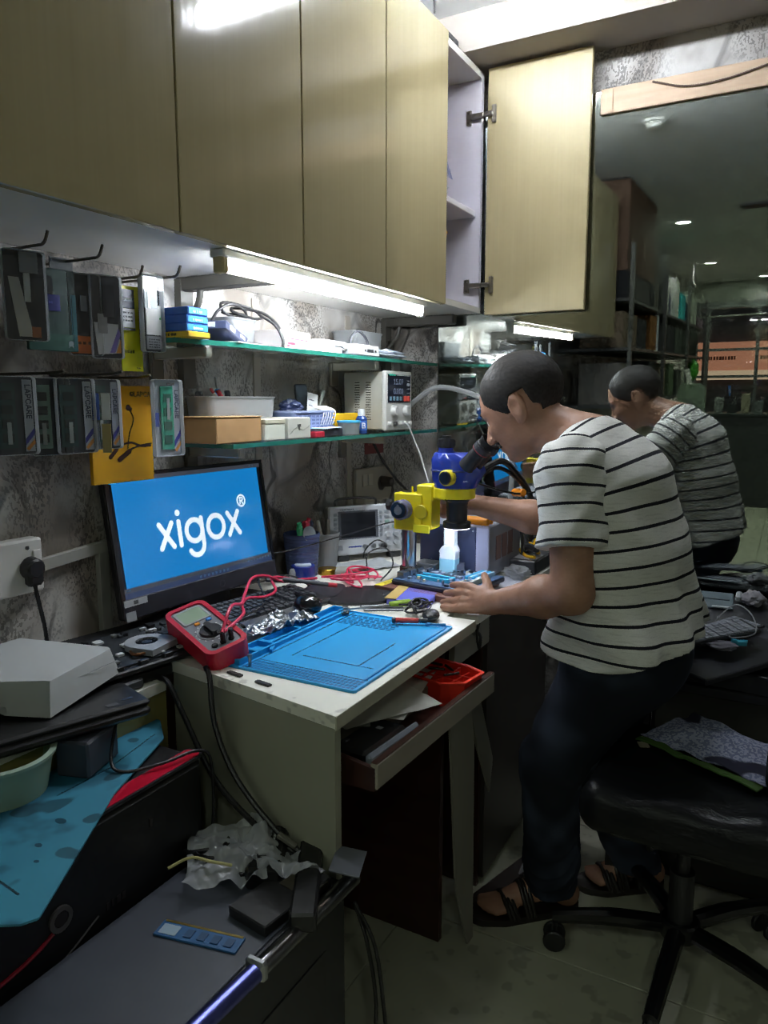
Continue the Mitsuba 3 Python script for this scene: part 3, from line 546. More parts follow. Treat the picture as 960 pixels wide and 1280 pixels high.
for y in (py0 + 0.045, py0 + 0.125):
    k = part(t, 'knob', cyl([X, y, pz0 + 0.058], [X + 0.016, y, pz0 + 0.058], 0.018, 28, 0.015, b=0.002), 'satin', '#c4c5c1')
    part(k, 'pointer', bx(X + 0.0163, y, pz0 + 0.067, 0.0006, 0.0015, 0.008), 'matte', '#7d7f7d')
for y, c in ((0.018, '#b7b8b4'), (0.05, '#3a3a3a'), (0.085, '#b9bab6'), (0.115, '#cfd0cc'), (0.147, '#cfd0cc')): part(t, 'terminal', cyl([X, py0 + y, pz0 + 0.018], [X + 0.012, py0 + y, pz0 + 0.018], 0.007, 14, b=0.001), 'satin', c)
for i in range(3):
    pass
for col_, x in (('a', 0.075), ('b', 0.115)):
    for k in range(16): part(t, 'vent_slot', box(x, x + 0.018, py0 - 0.0004, py0 + 0.001, pz0 + 0.03 + 0.0075 * k, pz0 + 0.033 + 0.0075 * k), 'matte', '#4a4943')
for x in (px0 + 0.015, px1 - 0.01):
    for y in (py0 + 0.015, py1 - 0.015): part(t, 'foot', cyl([x, y, z], [x, y, pz0 + 0.001], 0.008, 12), 'satin', '#1d1d1d')
solo('power_supply_lead', 'grey lead running from the power supply down behind the microscope', 'cable', tube([(X + 0.012, py0 + 0.085, pz0 + 0.018), (X + 0.03, py0 + 0.09, pz0 + 0.012), (0.245, 2.10, 1.20), (0.27, 2.08, 1.17), (0.31, 2.03, 1.13), (0.35, 2.0, 1.06)], 0.003), 'satin', '#8d8f8e')
solo('clear_hose', 'clear hose arching from behind the power supply towards the mirror', 'hose', tube([(0.10, 2.25, 1.245), (0.14, 2.23, 1.295), (0.196, 2.2, 1.334), (0.267, 2.2, 1.373), (0.35, 2.2, 1.364), (0.43, 2.2, 1.335), (0.50, 2.19, 1.28), (0.53, 2.19, 1.15), (0.52, 2.21, 1.0)], 0.008, 10), 'frosted')

# ------------------------------------------------------------------ retail packets hanging on the left wall
def hook(label, y, zz, L, rise=0.02):
    solo('peg_hook', label, 'hook', tube([(0.0, y, zz), (0.03, y, zz), (L - 0.03, y, zz), (L, y, zz + 0.002), (L + 0.012, y, zz + rise)], 0.0026, 8, 5), 'metal', '#5b574f')
hook('black wire peg hook at the very left of the upper row', 0.845, 1.585, 0.19)
hook('black wire peg hook over the green retail card', 0.955, 1.582, 0.19)
hook('short black wire peg hook over the white-labelled drive packet', 1.085, 1.570, 0.15)
hook('black wire peg hook over the white memory packet', 1.155, 1.578, 0.18)
hook('black wire peg hook at the left of the lower row', 0.86, 1.378, 0.19, 0.004)
hook('black wire peg hook over the grey memory packets of the lower row', 0.985, 1.380, 0.19, 0.004)
hook('black wire peg hook carrying the yellow earphone card', 1.10, 1.378, 0.14, 0.004)
def flat(poly, z):
    v, f = trimesh.creation.triangulate_polygon(poly, engine='earcut'); return trimesh.Trimesh(np.column_stack([v, np.full(len(v), z)]), f)
def blister(label, c, w, h, yaw, lean=0, kind='ram', cardc='#b9bcc2', stick='#1f5a4c', d=0.012, words=None):
    t = thing('retail_packet', label, 'packet')
    a = math.radians(yaw)
    F = frame(c, [math.sin(a), math.cos(a), 0], [0, math.sin(math.radians(lean)), math.cos(math.radians(lean))])
    def P(n, m, *k, **q): return part(t, n, at(m, F), *k, **q)
    outer = rrect(w, h, 0.006)
    P('clear_shell', flat(outer, d), 'clear', smooth=False); P('shell_edge', extr(outer.difference(rrect(w - 0.0016, h - 0.0016, 0.005)), d), 'frosted', smooth=False)
    P('back_sheet', extr(outer, 0.0008), 'satin', cardc)
    return t, P
for lab, c, w, h, yaw, lean in [
        ('clear memory packet with grey label, leftmost of the lower row', (0.105, 0.828, 1.305), 0.075, 0.135, 8, 3),
        ('clear memory packet with a grey-green stick, second in the lower row', (0.095, 0.905, 1.302), 0.075, 0.14, 14, 3),
        ('clear memory packet with a dark stick, third in the lower row', (0.115, 0.945, 1.303), 0.075, 0.138, 10, 3),
        ('clear memory packet in front of the yellow earphone card, left side', (0.105, 1.022, 1.305), 0.062, 0.135, 12, 2),
        ('clear memory packet at the right edge of the yellow earphone card', (0.125, 1.165, 1.295), 0.075, 0.160, 6, 1)]:
    t, P = blister(lab, c, w, h, yaw, lean, cardc='#2b2f38' if 'right edge' not in lab else '#9aa0a6')
    last = 'right edge' in lab
    sx = -w * 0.18 if not last else 0.0
    sc = '#5f7a72' if 'grey-green' in lab else ('#2f8a72' if last else '#1c3a38')
    P('memory_stick', bx(sx, 0.0, 0.004, w * 0.42, h * 0.82, 0.0025), 'satin', sc)
    for k in range(4): P('chip', bx(sx, -h * 0.28 + h * 0.18 * k, 0.006, w * 0.25, h * 0.11, 0.0015), 'satin', '#16211f' if not last else '#1d4f42')
    P('chip_label', bx(sx + w * 0.02, -h * 0.22 if not last else h * 0.12, 0.0072, w * 0.1, h * 0.28, 0.0005), 'matte', '#8b918f')
    P('grey_label', bx(w * 0.33, 0.0, 0.0035, w * 0.22, h * 0.92, 0.001), 'matte', '#a7abb6')
    P('brand_print', at(text('LAPCARE', w * 0.13, 0.0005, True), frame([w * 0.34, h * 0.18, 0.0042], [0, -1, 0], [1, 0, 0])), 'matte', '#33394e')
    P('violet_flash', extr(sg.Polygon([(w * 0.22, -h * 0.30), (w * 0.44, -h * 0.16), (w * 0.44, -h * 0.24), (w * 0.22, -h * 0.38)]), 0.0006, 0.0042), 'matte', '#3b3a8c')
    P('orange_flash', extr(sg.Polygon([(w * 0.22, -h * 0.42), (w * 0.44, -h * 0.30), (w * 0.44, -h * 0.36), (w * 0.28, -h * 0.45)]), 0.0006, 0.0042), 'matte', '#c98a4a')
    if last: P('hanger_slot', bx(0.005, h * 0.44, 0.0128, 0.02, 0.005, 0.0008), 'matte', '#2c2c2c'); P('blue_flash', bx(-w * 0.38, -h * 0.02, 0.004, w * 0.2, h * 0.18, 0.001), 'matte', '#3b4a8c')
t = thing('retail_packet', 'narrow packet with blue and white side panel seen edge-on before the yellow card', 'packet')
F = frame([0.125, 0.988, 1.300], [0.75, 0.66, 0], [0, 0.02, 1])
part(t, 'shell', at(flat(sg.box(-0.025, -0.075, 0.025, 0.075), 0.006), F), 'clear', smooth=False)
part(t, 'blue_panel', at(bx(-0.006, 0.02, 0.003, 0.022, 0.05, 0.002), F), 'satin', '#1f4fa8'); part(t, 'white_panel', at(bx(0.017, 0.02, 0.003, 0.016, 0.05, 0.002), F), 'satin', '#d3d5da'); part(t, 'tan_panel', at(bx(0.016, -0.04, 0.003, 0.016, 0.055, 0.002), F), 'satin', '#a08c58'); part(t, 'grey_panel', at(bx(-0.008, -0.035, 0.003, 0.022, 0.05, 0.002), F), 'satin', '#7e8796')
# yellow earphone card
t = thing('earphone_card', 'yellow retail card with a black neckband earphone picture, hanging behind the lower packets', 'card')
F = frame([0.06, 1.102, 1.262], [0.05, 1, 0.0], [0, -0.04, 1])
part(t, 'card', at(bx(0, 0, 0, 0.155, 0.20, 0.010, 0.001), F), 'satin', '#dda11a')
def ink(n, m, c='#2a1414'): part(t, n, at(m, F), 'matte', c)
ink('brand_print', text('LAPCARE', 0.010, 0.0006, True).apply_translation([0.062, 0.083, 0.0052]), '#4a3414'); ink('brand_mark', extr(sg.Point(0.026, 0.083).buffer(0.005).difference(sg.Point(0.027, 0.084).buffer(0.002)), 0.0006, 0.0052), '#4a3414')
ink('printed_earbud', cat(extr(sg.Point(0.016, 0.055).buffer(0.006), 0.0006, 0.0052), extr(sg.Point(0.021, 0.052).buffer(0.004), 0.0008, 0.0052)))
ink('printed_wire', cat(*[extr(sg.LineString(spline(p)[:, :2]).buffer(0.0009), 0.0006, 0.0052) for p in ([(0.02, 0.05, 0), (0.028, 0.03, 0), (0.016, 0.0, 0), (0.01, -0.03, 0)], [(-0.012, 0.045, 0), (-0.006, 0.03, 0), (-0.014, 0.012, 0)])]))
ink('printed_neckband', cat(extr(sg.LineString(spline([(-0.01, -0.022, 0), (0.02, -0.018, 0), (0.045, -0.026, 0), (0.07, -0.026, 0)])[:, :2]).buffer(0.002), 0.0007, 0.0052), extr(sg.LineString(spline([(0.012, -0.034, 0), (0.03, -0.028, 0), (0.05, -0.024, 0), (0.072, -0.022, 0)])[:, :2]).buffer(0.0016), 0.0007, 0.0052)))
ink('printed_module', cat(extr(sg.LineString([(-0.012, -0.052), (0.014, -0.036)]).buffer(0.005), 0.0008, 0.0052), extr(sg.LineString([(-0.034, -0.046), (-0.018, -0.03)]).buffer(0.004), 0.0008, 0.0052)), '#3a1a16')
# upper row
t, P = blister('clear packet with a white and grey card, leftmost of the upper row', (0.12, 0.853, 1.508), 0.07, 0.15, 18, 0, cardc='#2c2d30')
P('white_panel', extr(sg.Polygon([(-0.025, 0.03), (-0.008, 0.03), (0.012, -0.068), (-0.012, -0.068)]), 0.001, 0.003), 'satin', '#b5b3b0'); P('bright_strip', bx(0.004, 0.015, 0.006, 0.010, 0.05, 0.003), 'gloss', '#c9cdd0'); P('header_sheet', bx(0.008, 0.055, 0.0075, 0.03, 0.035, 0.001), 'satin', '#767b80'); P('orange_corner', bx(0.016, -0.06, 0.004, 0.015, 0.018, 0.001), 'satin', '#9a5a35')
t = thing('retail_packet', 'large dark green retail card with a blue band in the upper row', 'packet')
F = frame([0.10, 0.92, 1.493], [0.12, 1, 0], [0, 0, 1])
def PF(t, F): return lambda n, m, *k, **q: part(t, n, at(m, F), *k, **q)
P = PF(t, F)
P('card', bx(0, 0, 0, 0.095, 0.145, 0.008, 0.001), 'satin', '#12332f'); P('green_foot', bx(0, -0.057, 0.0045, 0.094, 0.030, 0.001), 'satin', '#17463c'); P('teal_edge', bx(0.042, -0.02, 0.0045, 0.010, 0.10, 0.001), 'satin', '#1f6470')
P('blue_band', bx(-0.008, 0.012, 0.0075, 0.04, 0.028, 0.007), 'satin', '#1c2477'); P('band_print', squiggle(0.004, 0.012, 3, 0.0006, 5).apply_translation([-0.008, 0.012, 0.0112]), 'matte', '#4b55a8'); P('bubble', flat(rrect(0.042, 0.075, 0.006), 0.016).apply_translation([-0.008, 0.03, 0]), 'clear', smooth=False)
P('drive_part', bx(-0.008, 0.042, 0.009, 0.014, 0.03, 0.006), 'satin', '#3d4043'); P('award_print', extr(sg.Point(0, 0).buffer(0.005).union(sg.Polygon([(-0.005, -0.008), (0, -0.003), (0.005, -0.008), (0.003, 0), (-0.003, 0)])), 0.0006).apply_translation([0.033, -0.058, 0.0051]), 'matte', '#8d9aa0'); P('foot_print', squiggle(0.003, 0.025, 6, 0.0005, 8).apply_translation([-0.03, -0.055, 0.0051]), 'matte', '#3fa588'); P('header', bx(0.025, 0.083, 0, 0.045, 0.022, 0.002), 'satin', '#4d5154')
t, P = blister('black and orange drive packet between the green card and the white-labelled one', (0.105, 0.985, 1.49), 0.065, 0.15, 16, 0, cardc='#17181d')
P('orange_foot', bx(0, -0.055, 0.004, 0.064, 0.032, 0.002), 'satin', '#c0621c'); P('foot_print', squiggle(0.005, 0.03, 3, 0.0005, 9).apply_translation([0, -0.052, 0.0052]), 'matte', '#5e2c0c'); P('dark_panel', bx(0, 0.012, 0.004, 0.05, 0.085, 0.002), 'satin', '#101116'); P('drive_part', bx(-0.002, 0.02, 0.008, 0.012, 0.028, 0.004), 'satin', '#515458')
t, P = blister('glossy clear packet with a white card showing at its foot, upper row', (0.122, 1.022, 1.488), 0.06, 0.155, 20, 0, cardc='#2b2b31')
P('chip_part', bx(0.005, 0.03, 0.006, 0.022, 0.06, 0.004), 'satin', '#16171c'); P('white_foot', extr(sg.Polygon([(-0.018, -0.07), (-0.024, -0.01), (0.022, -0.012), (0.026, -0.066)]), 0.001, 0.004), 'satin', '#c5c5cb'); P('metal_frame', cat(bx(-0.008, -0.012, 0.006, 0.018, 0.036, 0.002), bx(-0.008, -0.012, 0.0072, 0.012, 0.026, 0.001)), 'metal', '#a5a5aa'); P('violet_flash', extr(sg.Polygon([(0.004, -0.066), (0.022, -0.02), (0.026, -0.03), (0.014, -0.066)]), 0.0006, 0.0052), 'matte', '#7b6bb0'); P('orange_flash', extr(sg.Polygon([(0.016, -0.066), (0.026, -0.04), (0.026, -0.066)]), 0.0006, 0.0052), 'matte', '#c78a3e')
t = thing('retail_packet', 'memory drive packet with a navy and white label over a yellow card', 'packet')
F = frame([0.118, 1.083, 1.486], [0.10, 1, 0], [0, 0.03, 1])
P = PF(t, F)
P('yellow_card', bx(0.004, -0.014, 0, 0.05, 0.165, 0.002), 'satin', '#c9c41c'); P('print', squiggle(0.006, 0.03, 5, 0.0005, 11).apply_translation([-0.004, -0.058, 0.0012]), 'matte', '#4c4a10'); P('small_print', squiggle(0.003, 0.008, 2, 0.0005, 12).apply_translation([0.018, -0.09, 0.0012]), 'matte', '#4c4a10')
P('navy_label', bx(-0.010, 0.043, 0.006, 0.038, 0.036, 0.004), 'satin', '#1b2235'); P('white_label', bx(-0.010, 0.006, 0.006, 0.038, 0.036, 0.004), 'satin', '#c3c6c9'); P('dark_foot', bx(-0.010, -0.0155, 0.006, 0.038, 0.004, 0.004), 'satin', '#23272f')
P('brand_print', text('crucial', 0.0065, 0.0006, True).apply_translation([-0.010, 0.042, 0.0081]), 'matte', '#d3d9de'); P('label_print', cat(*[squiggle(0.003, 0.03, 5, 0.0005, 40 + k).apply_translation([-0.010, 0.016 - 0.0075 * k, 0.0081]) for k in range(3)]), 'matte', '#50555c')
t, P = blister('white memory packet in a clear shell, rightmost of the upper row', (0.135, 1.122, 1.503), 0.05, 0.15, 8, 0, cardc='#44474b', d=0.016)
P('white_panel', bx(0.003, -0.012, 0.008, 0.036, 0.058, 0.003), 'satin', '#dde0e0'); P('green_mark', bx(0.018, -0.008, 0.0097, 0.005, 0.004, 0.0005), 'matte', '#2c8a4a'); P('silver_stick', bx(-0.002, 0.042, 0.008, 0.030, 0.062, 0.003), 'satin', '#aeb9bd'); P('bright_bar', bx(-0.007, 0.03, 0.0098, 0.007, 0.04, 0.001), 'satin', '#e6ecee'); P('grey_foot', bx(0.003, -0.056, 0.008, 0.036, 0.026, 0.003), 'satin', '#7d8084'); P('foot_print', cat(*[squiggle(0.002, 0.028, 5, 0.0004, 60 + k).apply_translation([0.003, -0.05 - 0.005 * k, 0.0098]) for k in range(4)]), 'matte', '#3d4044')

# ------------------------------------------------------------------ sockets and trunking on the wall
t = thing('wall_socket', 'white wall socket box with a black plug, far left', 'socket')
part(t, 'box', box(0.001, 0.035, 0.80, 0.918, 0.968, 1.072, 0.004), 'satin', '#d5d3cf')
part(t, 'screw', cyl([0.035, 0.885, 1.056], [0.0362, 0.885, 1.056], 0.004, 12), 'satin', '#3c3b39'); part(t, 'switch', box(0.035, 0.038, 0.895, 0.912, 1.02, 1.05, 0.001), 'satin', '#e0dedb')
t = thing('black_plug', 'black three-pin plug pushed into the white wall socket', 'plug')
part(t, 'body', cat(cyl([0.036, 0.885, 1.018], [0.062, 0.885, 1.018], 0.022, 24, 0.019, b=0.004), box(0.04, 0.06, 0.868, 0.902, 0.985, 1.02, 0.006)), 'satin', '#141416')
part(t, 'cord', tube([(0.05, 0.885, 0.99), (0.052, 0.888, 0.96), (0.05, 0.90, 0.90), (0.048, 0.905, 0.85), (0.05, 0.91, 0.835)], 0.0038), 'satin', '#151517')
t = thing('cable_trunking', 'L-shaped pale plastic cable trunking on the wall left of the monitor', 'trunking')
part(t, 'run', at(box(0, 0.014, 0, 0.175, -0.012, 0.012, 0.001), frame([0.001, 0.918, 1.010], [1, 0, 0], [0, 1, 0.08])), 'satin', '#a5a49c')
part(t, 'drop', box(0.001, 0.015, 1.066, 1.092, 0.83, 1.012, 0.001), 'satin', '#9b9a92')
t = thing('double_socket', 'grubby cream socket plate on the wall behind the microscope', 'socket')
part(t, 'plate', box(0.001, 0.016, 2.12, 2.375, 0.985, 1.105, 0.003), 'satin', '#a9a294')
for y in (2.17, 2.21): part(t, 'switch', box(0.016, 0.020, y - 0.013, y + 0.013, 1.045, 1.085, 0.001), 'satin', '#b9b2a4')
part(t, 'outlet', cyl([0.016, 2.29, 1.045], [0.0175, 2.29, 1.045], 0.026, 20), 'satin', '#2f2a26')
solo('brown_plug', 'dark brown plug in the socket behind the microscope', 'plug', cat(cyl([0.018, 2.30, 1.05], [0.055, 2.30, 1.05], 0.02, 20, 0.016, b=0.003), tube([(0.05, 2.30, 1.05), (0.06, 2.29, 1.02), (0.05, 2.27, 0.95), (0.06, 2.26, 0.86)], 0.004)), 'satin', '#2e2722')
t = thing('warning_tag', 'faded red warning sticker on the wall under the power supply', 'sticker')
part(t, 'sheet', box(0.0005, 0.0018, 2.20, 2.33, 1.150, 1.212), 'matte', '#7e4444'); part(t, 'lettering', at(squiggle(0.012, 0.09, 8, 0.0005, 77), frame([0.0019, 2.265, 1.186], [0, 1, 0], [0, 0, 1])), 'matte', '#a86f6a')
solo('hanging_wire', 'black wire hanging down the wall from under the power supply', 'wire', tube([(0.012, 2.22, 1.21), (0.03, 2.27, 1.13), (0.05, 2.33, 1.06), (0.10, 2.34, 1.01), (0.16, 2.3, 0.97)], 0.0045), 'satin', '#2a2a2a')

# ------------------------------------------------------------------ bench and what stands on it
ZD = 0.83
t = desk = thing('workbench', 'cream laminate workbench with a pull-out tray under it', 'desk')
part(t, 'top', extr([(0.002, 1.06), (0.33, 1.012), (0.678, 0.956), (0.672, 1.56), (0.60, 1.56), (0.60, 1.60), (0.002, 1.60)], 0.022, ZD - 0.022), 'desk_white', smooth=False)
part(t, 'edge_band', at(box(-0.001, 0.0015, 0, 0.604, -0.024, -0.0005), fz(0.678, 0.956, ZD, 0.6)), 'satin', '#a9a797')
part(t, 'side_panel', extr([(0.256, 1.026), (0.672, 0.962), (0.672, 0.980), (0.256, 1.044)], 0.806, 0.0), 'satin', '#8f8f80', smooth=False, label='greyish cream end panel')
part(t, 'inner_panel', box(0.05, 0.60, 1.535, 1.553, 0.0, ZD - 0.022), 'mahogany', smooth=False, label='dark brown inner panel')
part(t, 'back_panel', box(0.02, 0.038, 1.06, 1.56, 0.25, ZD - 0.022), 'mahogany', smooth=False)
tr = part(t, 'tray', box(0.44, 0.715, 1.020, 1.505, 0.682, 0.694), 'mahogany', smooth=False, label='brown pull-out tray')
part(tr, 'front_lip', at(box(-0.008, 0.006, -0.24, 0.262, -0.004, 0.042, 0.002), fz(0.722, 1.258, 0.688, -2)), 'satin', '#8d867c')
part(tr, 'lip_top', at(box(-0.007, 0.005, -0.239, 0.261, 0.0420, 0.0432), fz(0.722, 1.258, 0.688, -2)), 'mahogany', smooth=False)
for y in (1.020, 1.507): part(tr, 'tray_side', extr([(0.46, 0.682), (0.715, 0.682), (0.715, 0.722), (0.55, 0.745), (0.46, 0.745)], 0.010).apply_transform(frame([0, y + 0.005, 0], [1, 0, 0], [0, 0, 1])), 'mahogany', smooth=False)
t = thing('side_cabinet', 'cream cabinet joined to the workbench under the microscope', 'cabinet')
part(t, 'top', box(0.012, 0.662, 1.602, 2.345, ZD - 0.022, ZD), 'desk_white', smooth=False)
part(t, 'apron', box(0.60, 0.616, 1.575, 1.80, 0.70, ZD - 0.022, 0.001), 'satin', '#8f8d82')
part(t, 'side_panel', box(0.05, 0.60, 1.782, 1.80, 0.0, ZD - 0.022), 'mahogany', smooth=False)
part(t, 'front_panel', box(0.60, 0.612, 1.80, 2.34, 0.02, ZD - 0.03), 'satin', '#2c2825')
part(t, 'cable_grommet', lathe([[0.010, 0], [0.017, 0], [0.018, 0.004], [0.010, 0.005], [0.010, 0]]).apply_transform(frame([0.616, 1.70, 0.765], [0, 1, 0], [0, 0, 1])), 'metal', '#a8a8a2')
solo('bench_cable', 'black cable looping out of the side cabinet grommet', 'cable', tube([(0.605, 1.70, 0.765), (0.632, 1.695, 0.75), (0.634, 1.685, 0.72), (0.630, 1.68, 0.76), (0.634, 1.70, 0.80), (0.65, 1.76, 0.815), (0.668, 1.82, 0.833), (0.665, 1.86, 0.837)], 0.0035), 'satin', '#1c1c1d')

# monitor
MC, MW, MH = [0.069, 1.316, 1.025], 0.50, 0.31
FMon = frame(MC, [math.sin(0.038), math.cos(0.038), 0], [-math.sin(0.149), 0, math.cos(0.149)])
t = thing('monitor', 'black all-in-one monitor on the bench showing a blue screen with white lettering', 'monitor')
def MP(n, m, *k, p=None, **q): return part(p or t, n, at(m, FMon), *k, **q)
MP('housing', cat(box(-MW / 2, MW / 2, -MH / 2, MH / 2, -0.022, -0.002, 0.004), box(-0.15, 0.15, -0.12, 0.10, -0.045, -0.022, 0.008)), 'satin', '#0f1014')
MP('chin', box(-MW / 2, MW / 2, -MH / 2, -MH / 2 + 0.043, -0.004, 0.002, 0.002), 'satin', '#14161f')
MP('bezel', cat(box(-MW / 2, -MW / 2 + 0.010, -MH / 2, MH / 2, -0.003, 0.001), box(MW / 2 - 0.010, MW / 2, -MH / 2, MH / 2, -0.003, 0.001), box(-MW / 2, MW / 2, MH / 2 - 0.009, MH / 2, -0.003, 0.001)), 'gloss', '#101115')
sx, sy0, sy1 = MW / 2 - 0.010, -MH / 2 + 0.043, MH / 2 - 0.009
sc = MP('screen', box(-sx, sx, sy0, sy1, -0.0025, -0.0008), 'matte', '#1b2531', label='lit screen')
MP('picture', box(-sx + 0.008, sx - 0.012, sy0 + 0.022, sy1 - 0.010, -0.0008, -0.0004), 'gloss', '#0b0c0e', p=sc, emit=(L_SCREEN, 2))
MP('task_bar', box(-sx, sx, sy0, sy0 + 0.012, -0.0008, -0.0004), 'gloss', '#101a2c', p=sc, emit=((0.018, 0.032, 0.075), 0.2))
MP('window_bar', cat(box(-sx, sx, sy1 - 0.010, sy1, -0.0008, -0.0005), box(-sx, sx, sy0 + 0.012, sy0 + 0.022, -0.0008, -0.0005)), 'gloss', '#2a303b', p=sc, emit=((0.03, 0.035, 0.047), 0.2))
MP('icon', cat(*[bx(0.02 + 0.013 * k, sy0 + 0.006, -0.0002, 0.006, 0.006, 0.0004) for k in range(-3, 5)], bx(-sx + 0.012, sy0 + 0.017, -0.0002, 0.012, 0.003, 0.0004), *[bx(sx - 0.09 + 0.011 * k, sy0 + 0.013, -0.0002, 0.006, 0.004, 0.0004) for k in range(8)], *[bx(-sx + 0.03 + 0.011 * k, sy1 - 0.005, -0.0002, 0.005, 0.003, 0.0004) for k in range(6)], *[bx(sx - 0.05 + 0.012 * k, sy1 - 0.004, -0.0002, 0.004, 0.003, 0.0004) for k in range(3)]), 'matte', '#5a7a9a', p=sc)
MP('corner_tile', bx(-sx + 0.011, sy1 - 0.006, -0.0001, 0.018, 0.011, 0.0004), 'matte', '#49b6e6', p=sc, emit=((0.06, 0.40, 0.62), 0.1))
S = sg.LineString
def arc(cx, cy, r, a0, a1, n=24): return [(cx + r * math.cos(math.radians(a)), cy + r * math.sin(math.radians(a))) for a in np.linspace(a0, a1, n)]
w = 0.105
letters = union_all([S([(0, 0), (0.62, 0.9)]).buffer(w), S([(0, 0.9), (0.62, 0)]).buffer(w),
                     S([(0.98, 0), (0.98, 0.9)]).buffer(w), sg.Point(0.98, 1.25).buffer(0.125),
                     S(arc(1.75, 0.46, 0.42, 0, 360)).buffer(w), S([(2.17, 0.9), (2.17, -0.15)] + arc(1.77, -0.12, 0.40, 0, -150)).buffer(w),
                     S(arc(2.95, 0.45, 0.45, 0, 360)).buffer(w),
                     S([(3.68, 0), (4.30, 0.9)]).buffer(w), S([(3.68, 0.9), (4.30, 0)]).buffer(w)])
reg = union_all([S(arc(4.62, 1.32, 0.235, 0, 360)).buffer(0.04), S([(4.55, 1.19), (4.55, 1.45), (4.64, 1.45)] + arc(4.64, 1.38, 0.07, 90, -90, 10) + [(4.55, 1.31)]).buffer(0.033), S([(4.63, 1.31), (4.71, 1.19)]).buffer(0.033)])
k = 0.0595
lm = extr(affinity.affine_transform(union_all([letters, reg]), [k, 0, 0, k, -0.122, -0.022]), 0.0004, -0.0003)
MP('lettering', lm, 'matte', '#ccd4da', p=sc, emit=((0.60, 0.66, 0.70), 1), label='white word with a ringed R')
MP('maker_logo', extr(sg.Point(0.045, -MH / 2 + 0.02).buffer(0.009).difference(sg.Point(0.045, -MH / 2 + 0.02).buffer(0.0075)), 0.0004, 0.002), 'satin', '#2a2c35')
MP('white_sticker', bx(-MW / 2 + 0.034, -MH / 2 + 0.034, 0.0022, 0.062, 0.014, 0.0008), 'matte', '#a9acb0'); MP('sticker_print', bx(-MW / 2 + 0.034, -MH / 2 + 0.034, 0.0028, 0.012, 0.008, 0.0004), 'matte', '#4a4d52')
MP('white_sticker', bx(-MW / 2 + 0.017, -MH / 2 + 0.006, 0.0022, 0.026, 0.020, 0.0008), 'matte', '#8f9296')
part(t, 'stand_neck', box(0.045, 0.075, 1.27, 1.41, ZD, 0.90, 0.004), 'satin', '#101114'); part(t, 'stand_foot', extr(rrect(0.12, 0.30, 0.02).buffer(0), 0.010).apply_translation([0.075, 1.36, ZD]), 'satin', '#121317')

# keyboard
t = thing('keyboard', 'black full-size keyboard in front of the monitor', 'keyboard')
FK = fz(0.197, 1.350, ZD, -9.5, 0, 0) @ trimesh.transformations.rotation_matrix(math.radians(6), [0, 1, 0])
part(t, 'base', at(box(-0.068, 0.068, -0.195, 0.195, 0.008, 0.020, 0.004), FK), 'satin', '#17181b')
part(t, 'front_edge', at(box(0.066, 0.074, -0.195, 0.195, 0.004, 0.016, 0.003), FK), 'gloss', '#1c1d20')
def keycap(sx, sy): 
    m = box(-sx / 2, sx / 2, -sy / 2, sy / 2, 0, 0.007); m.vertices[m.vertices[:, 2] > 0.003, :2] *= 0.80; return m
cap = keycap(0.0165, 0.0165); rowsx = [-0.054, -0.032, -0.013, 0.006, 0.025, 0.044]
for r, xx in enumerate(rowsx):
    yy = -0.183
    widths = [1] * 21 if r < 5 else [1.3, 1.1, 1.2, 5.6, 1.2, 1.1, 1.1, 1.3, 1, 1, 1, 1.9, 1]
    for wd in widths:
        L = 0.0176 * wd
        if abs(yy - 0.083) > 0.004 or r == 5:
            key = part(t, 'key', at(keycap(0.0165, L - 0.0014).apply_translation([xx, yy + L / 2 - 0.0088, 0.019]), FK), 'satin', '#3d3f43', smooth=False)
        yy += L
        if yy > 0.182: break

# multimeter with red leads
t = thing('multimeter', 'red and grey digital multimeter propped on the keyboard corner', 'multimeter')
a, b = V([0.385, 1.045, 0.868]), V([0.215, 1.100, 0.908])
rt = (a - b) / np.linalg.norm(a - b)
FMM = frame((a + b) / 2, rt, [0.0, 0.95, 0.28])
def QP(n, m, *k, p=None, **q): return part(p or t, n, at(m, FMM), *k, **q)
mm = m3.CrossSection([list(map(list, rrect(0.185, 0.086, 0.018).exterior.coords))[:-1]])
QP('red_holster', cat(extr(rrect(0.188, 0.090, 0.020), 0.034, -0.034), extr(rrect(0.188, 0.090, 0.020).difference(rrect(0.168, 0.070, 0.012)), 0.006, 0.0)), 'satin', '#b5152f', label='red rubber shell')
QP('face_panel', extr(rrect(0.169, 0.071, 0.012), 0.003), 'satin', '#6e7076')
QP('display', extr(rrect(0.045, 0.052, 0.003), 0.0012, 0.003).apply_translation([-0.052, 0, 0]), 'gloss', '#8fa38c'); QP('display_frame', extr(rrect(0.052, 0.060, 0.004).difference(rrect(0.045, 0.052, 0.003)), 0.0018, 0.003).apply_translation([-0.052, 0, 0]), 'satin', '#9b9da0')
QP('button', bx(-0.018, 0.018, 0.0045, 0.008, 0.011, 0.003, 0.001), 'satin', '#3f7fc4', label='blue button'); QP('button', bx(-0.018, -0.008, 0.0045, 0.008, 0.011, 0.003, 0.001), 'satin', '#d58a2d', label='orange button')
QP('dial_ring', lathe([[0, 0.003], [0.027, 0.003], [0.027, 0.0045], [0, 0.0045]], (0.022, 0, 0)), 'satin', '#8d8f94')
QP('dial', cat(lathe([[0, 0.0045], [0.022, 0.0045], [0.021, 0.009], [0, 0.009]], (0.022, 0, 0)), extr(rrect(0.040, 0.012, 0.005), 0.007, 0.009).apply_translation([0.022, 0, 0])), 'satin', '#191a1d')
QP('dial_legend', cat(*[bx(0.022 + 0.031 * math.cos(q), 0.029 * math.sin(q), 0.0033, 0.003, 0.003, 0.0006) for q in np.arange(0, 6.28, 0.45)]), 'matte', '#c8c9cb')
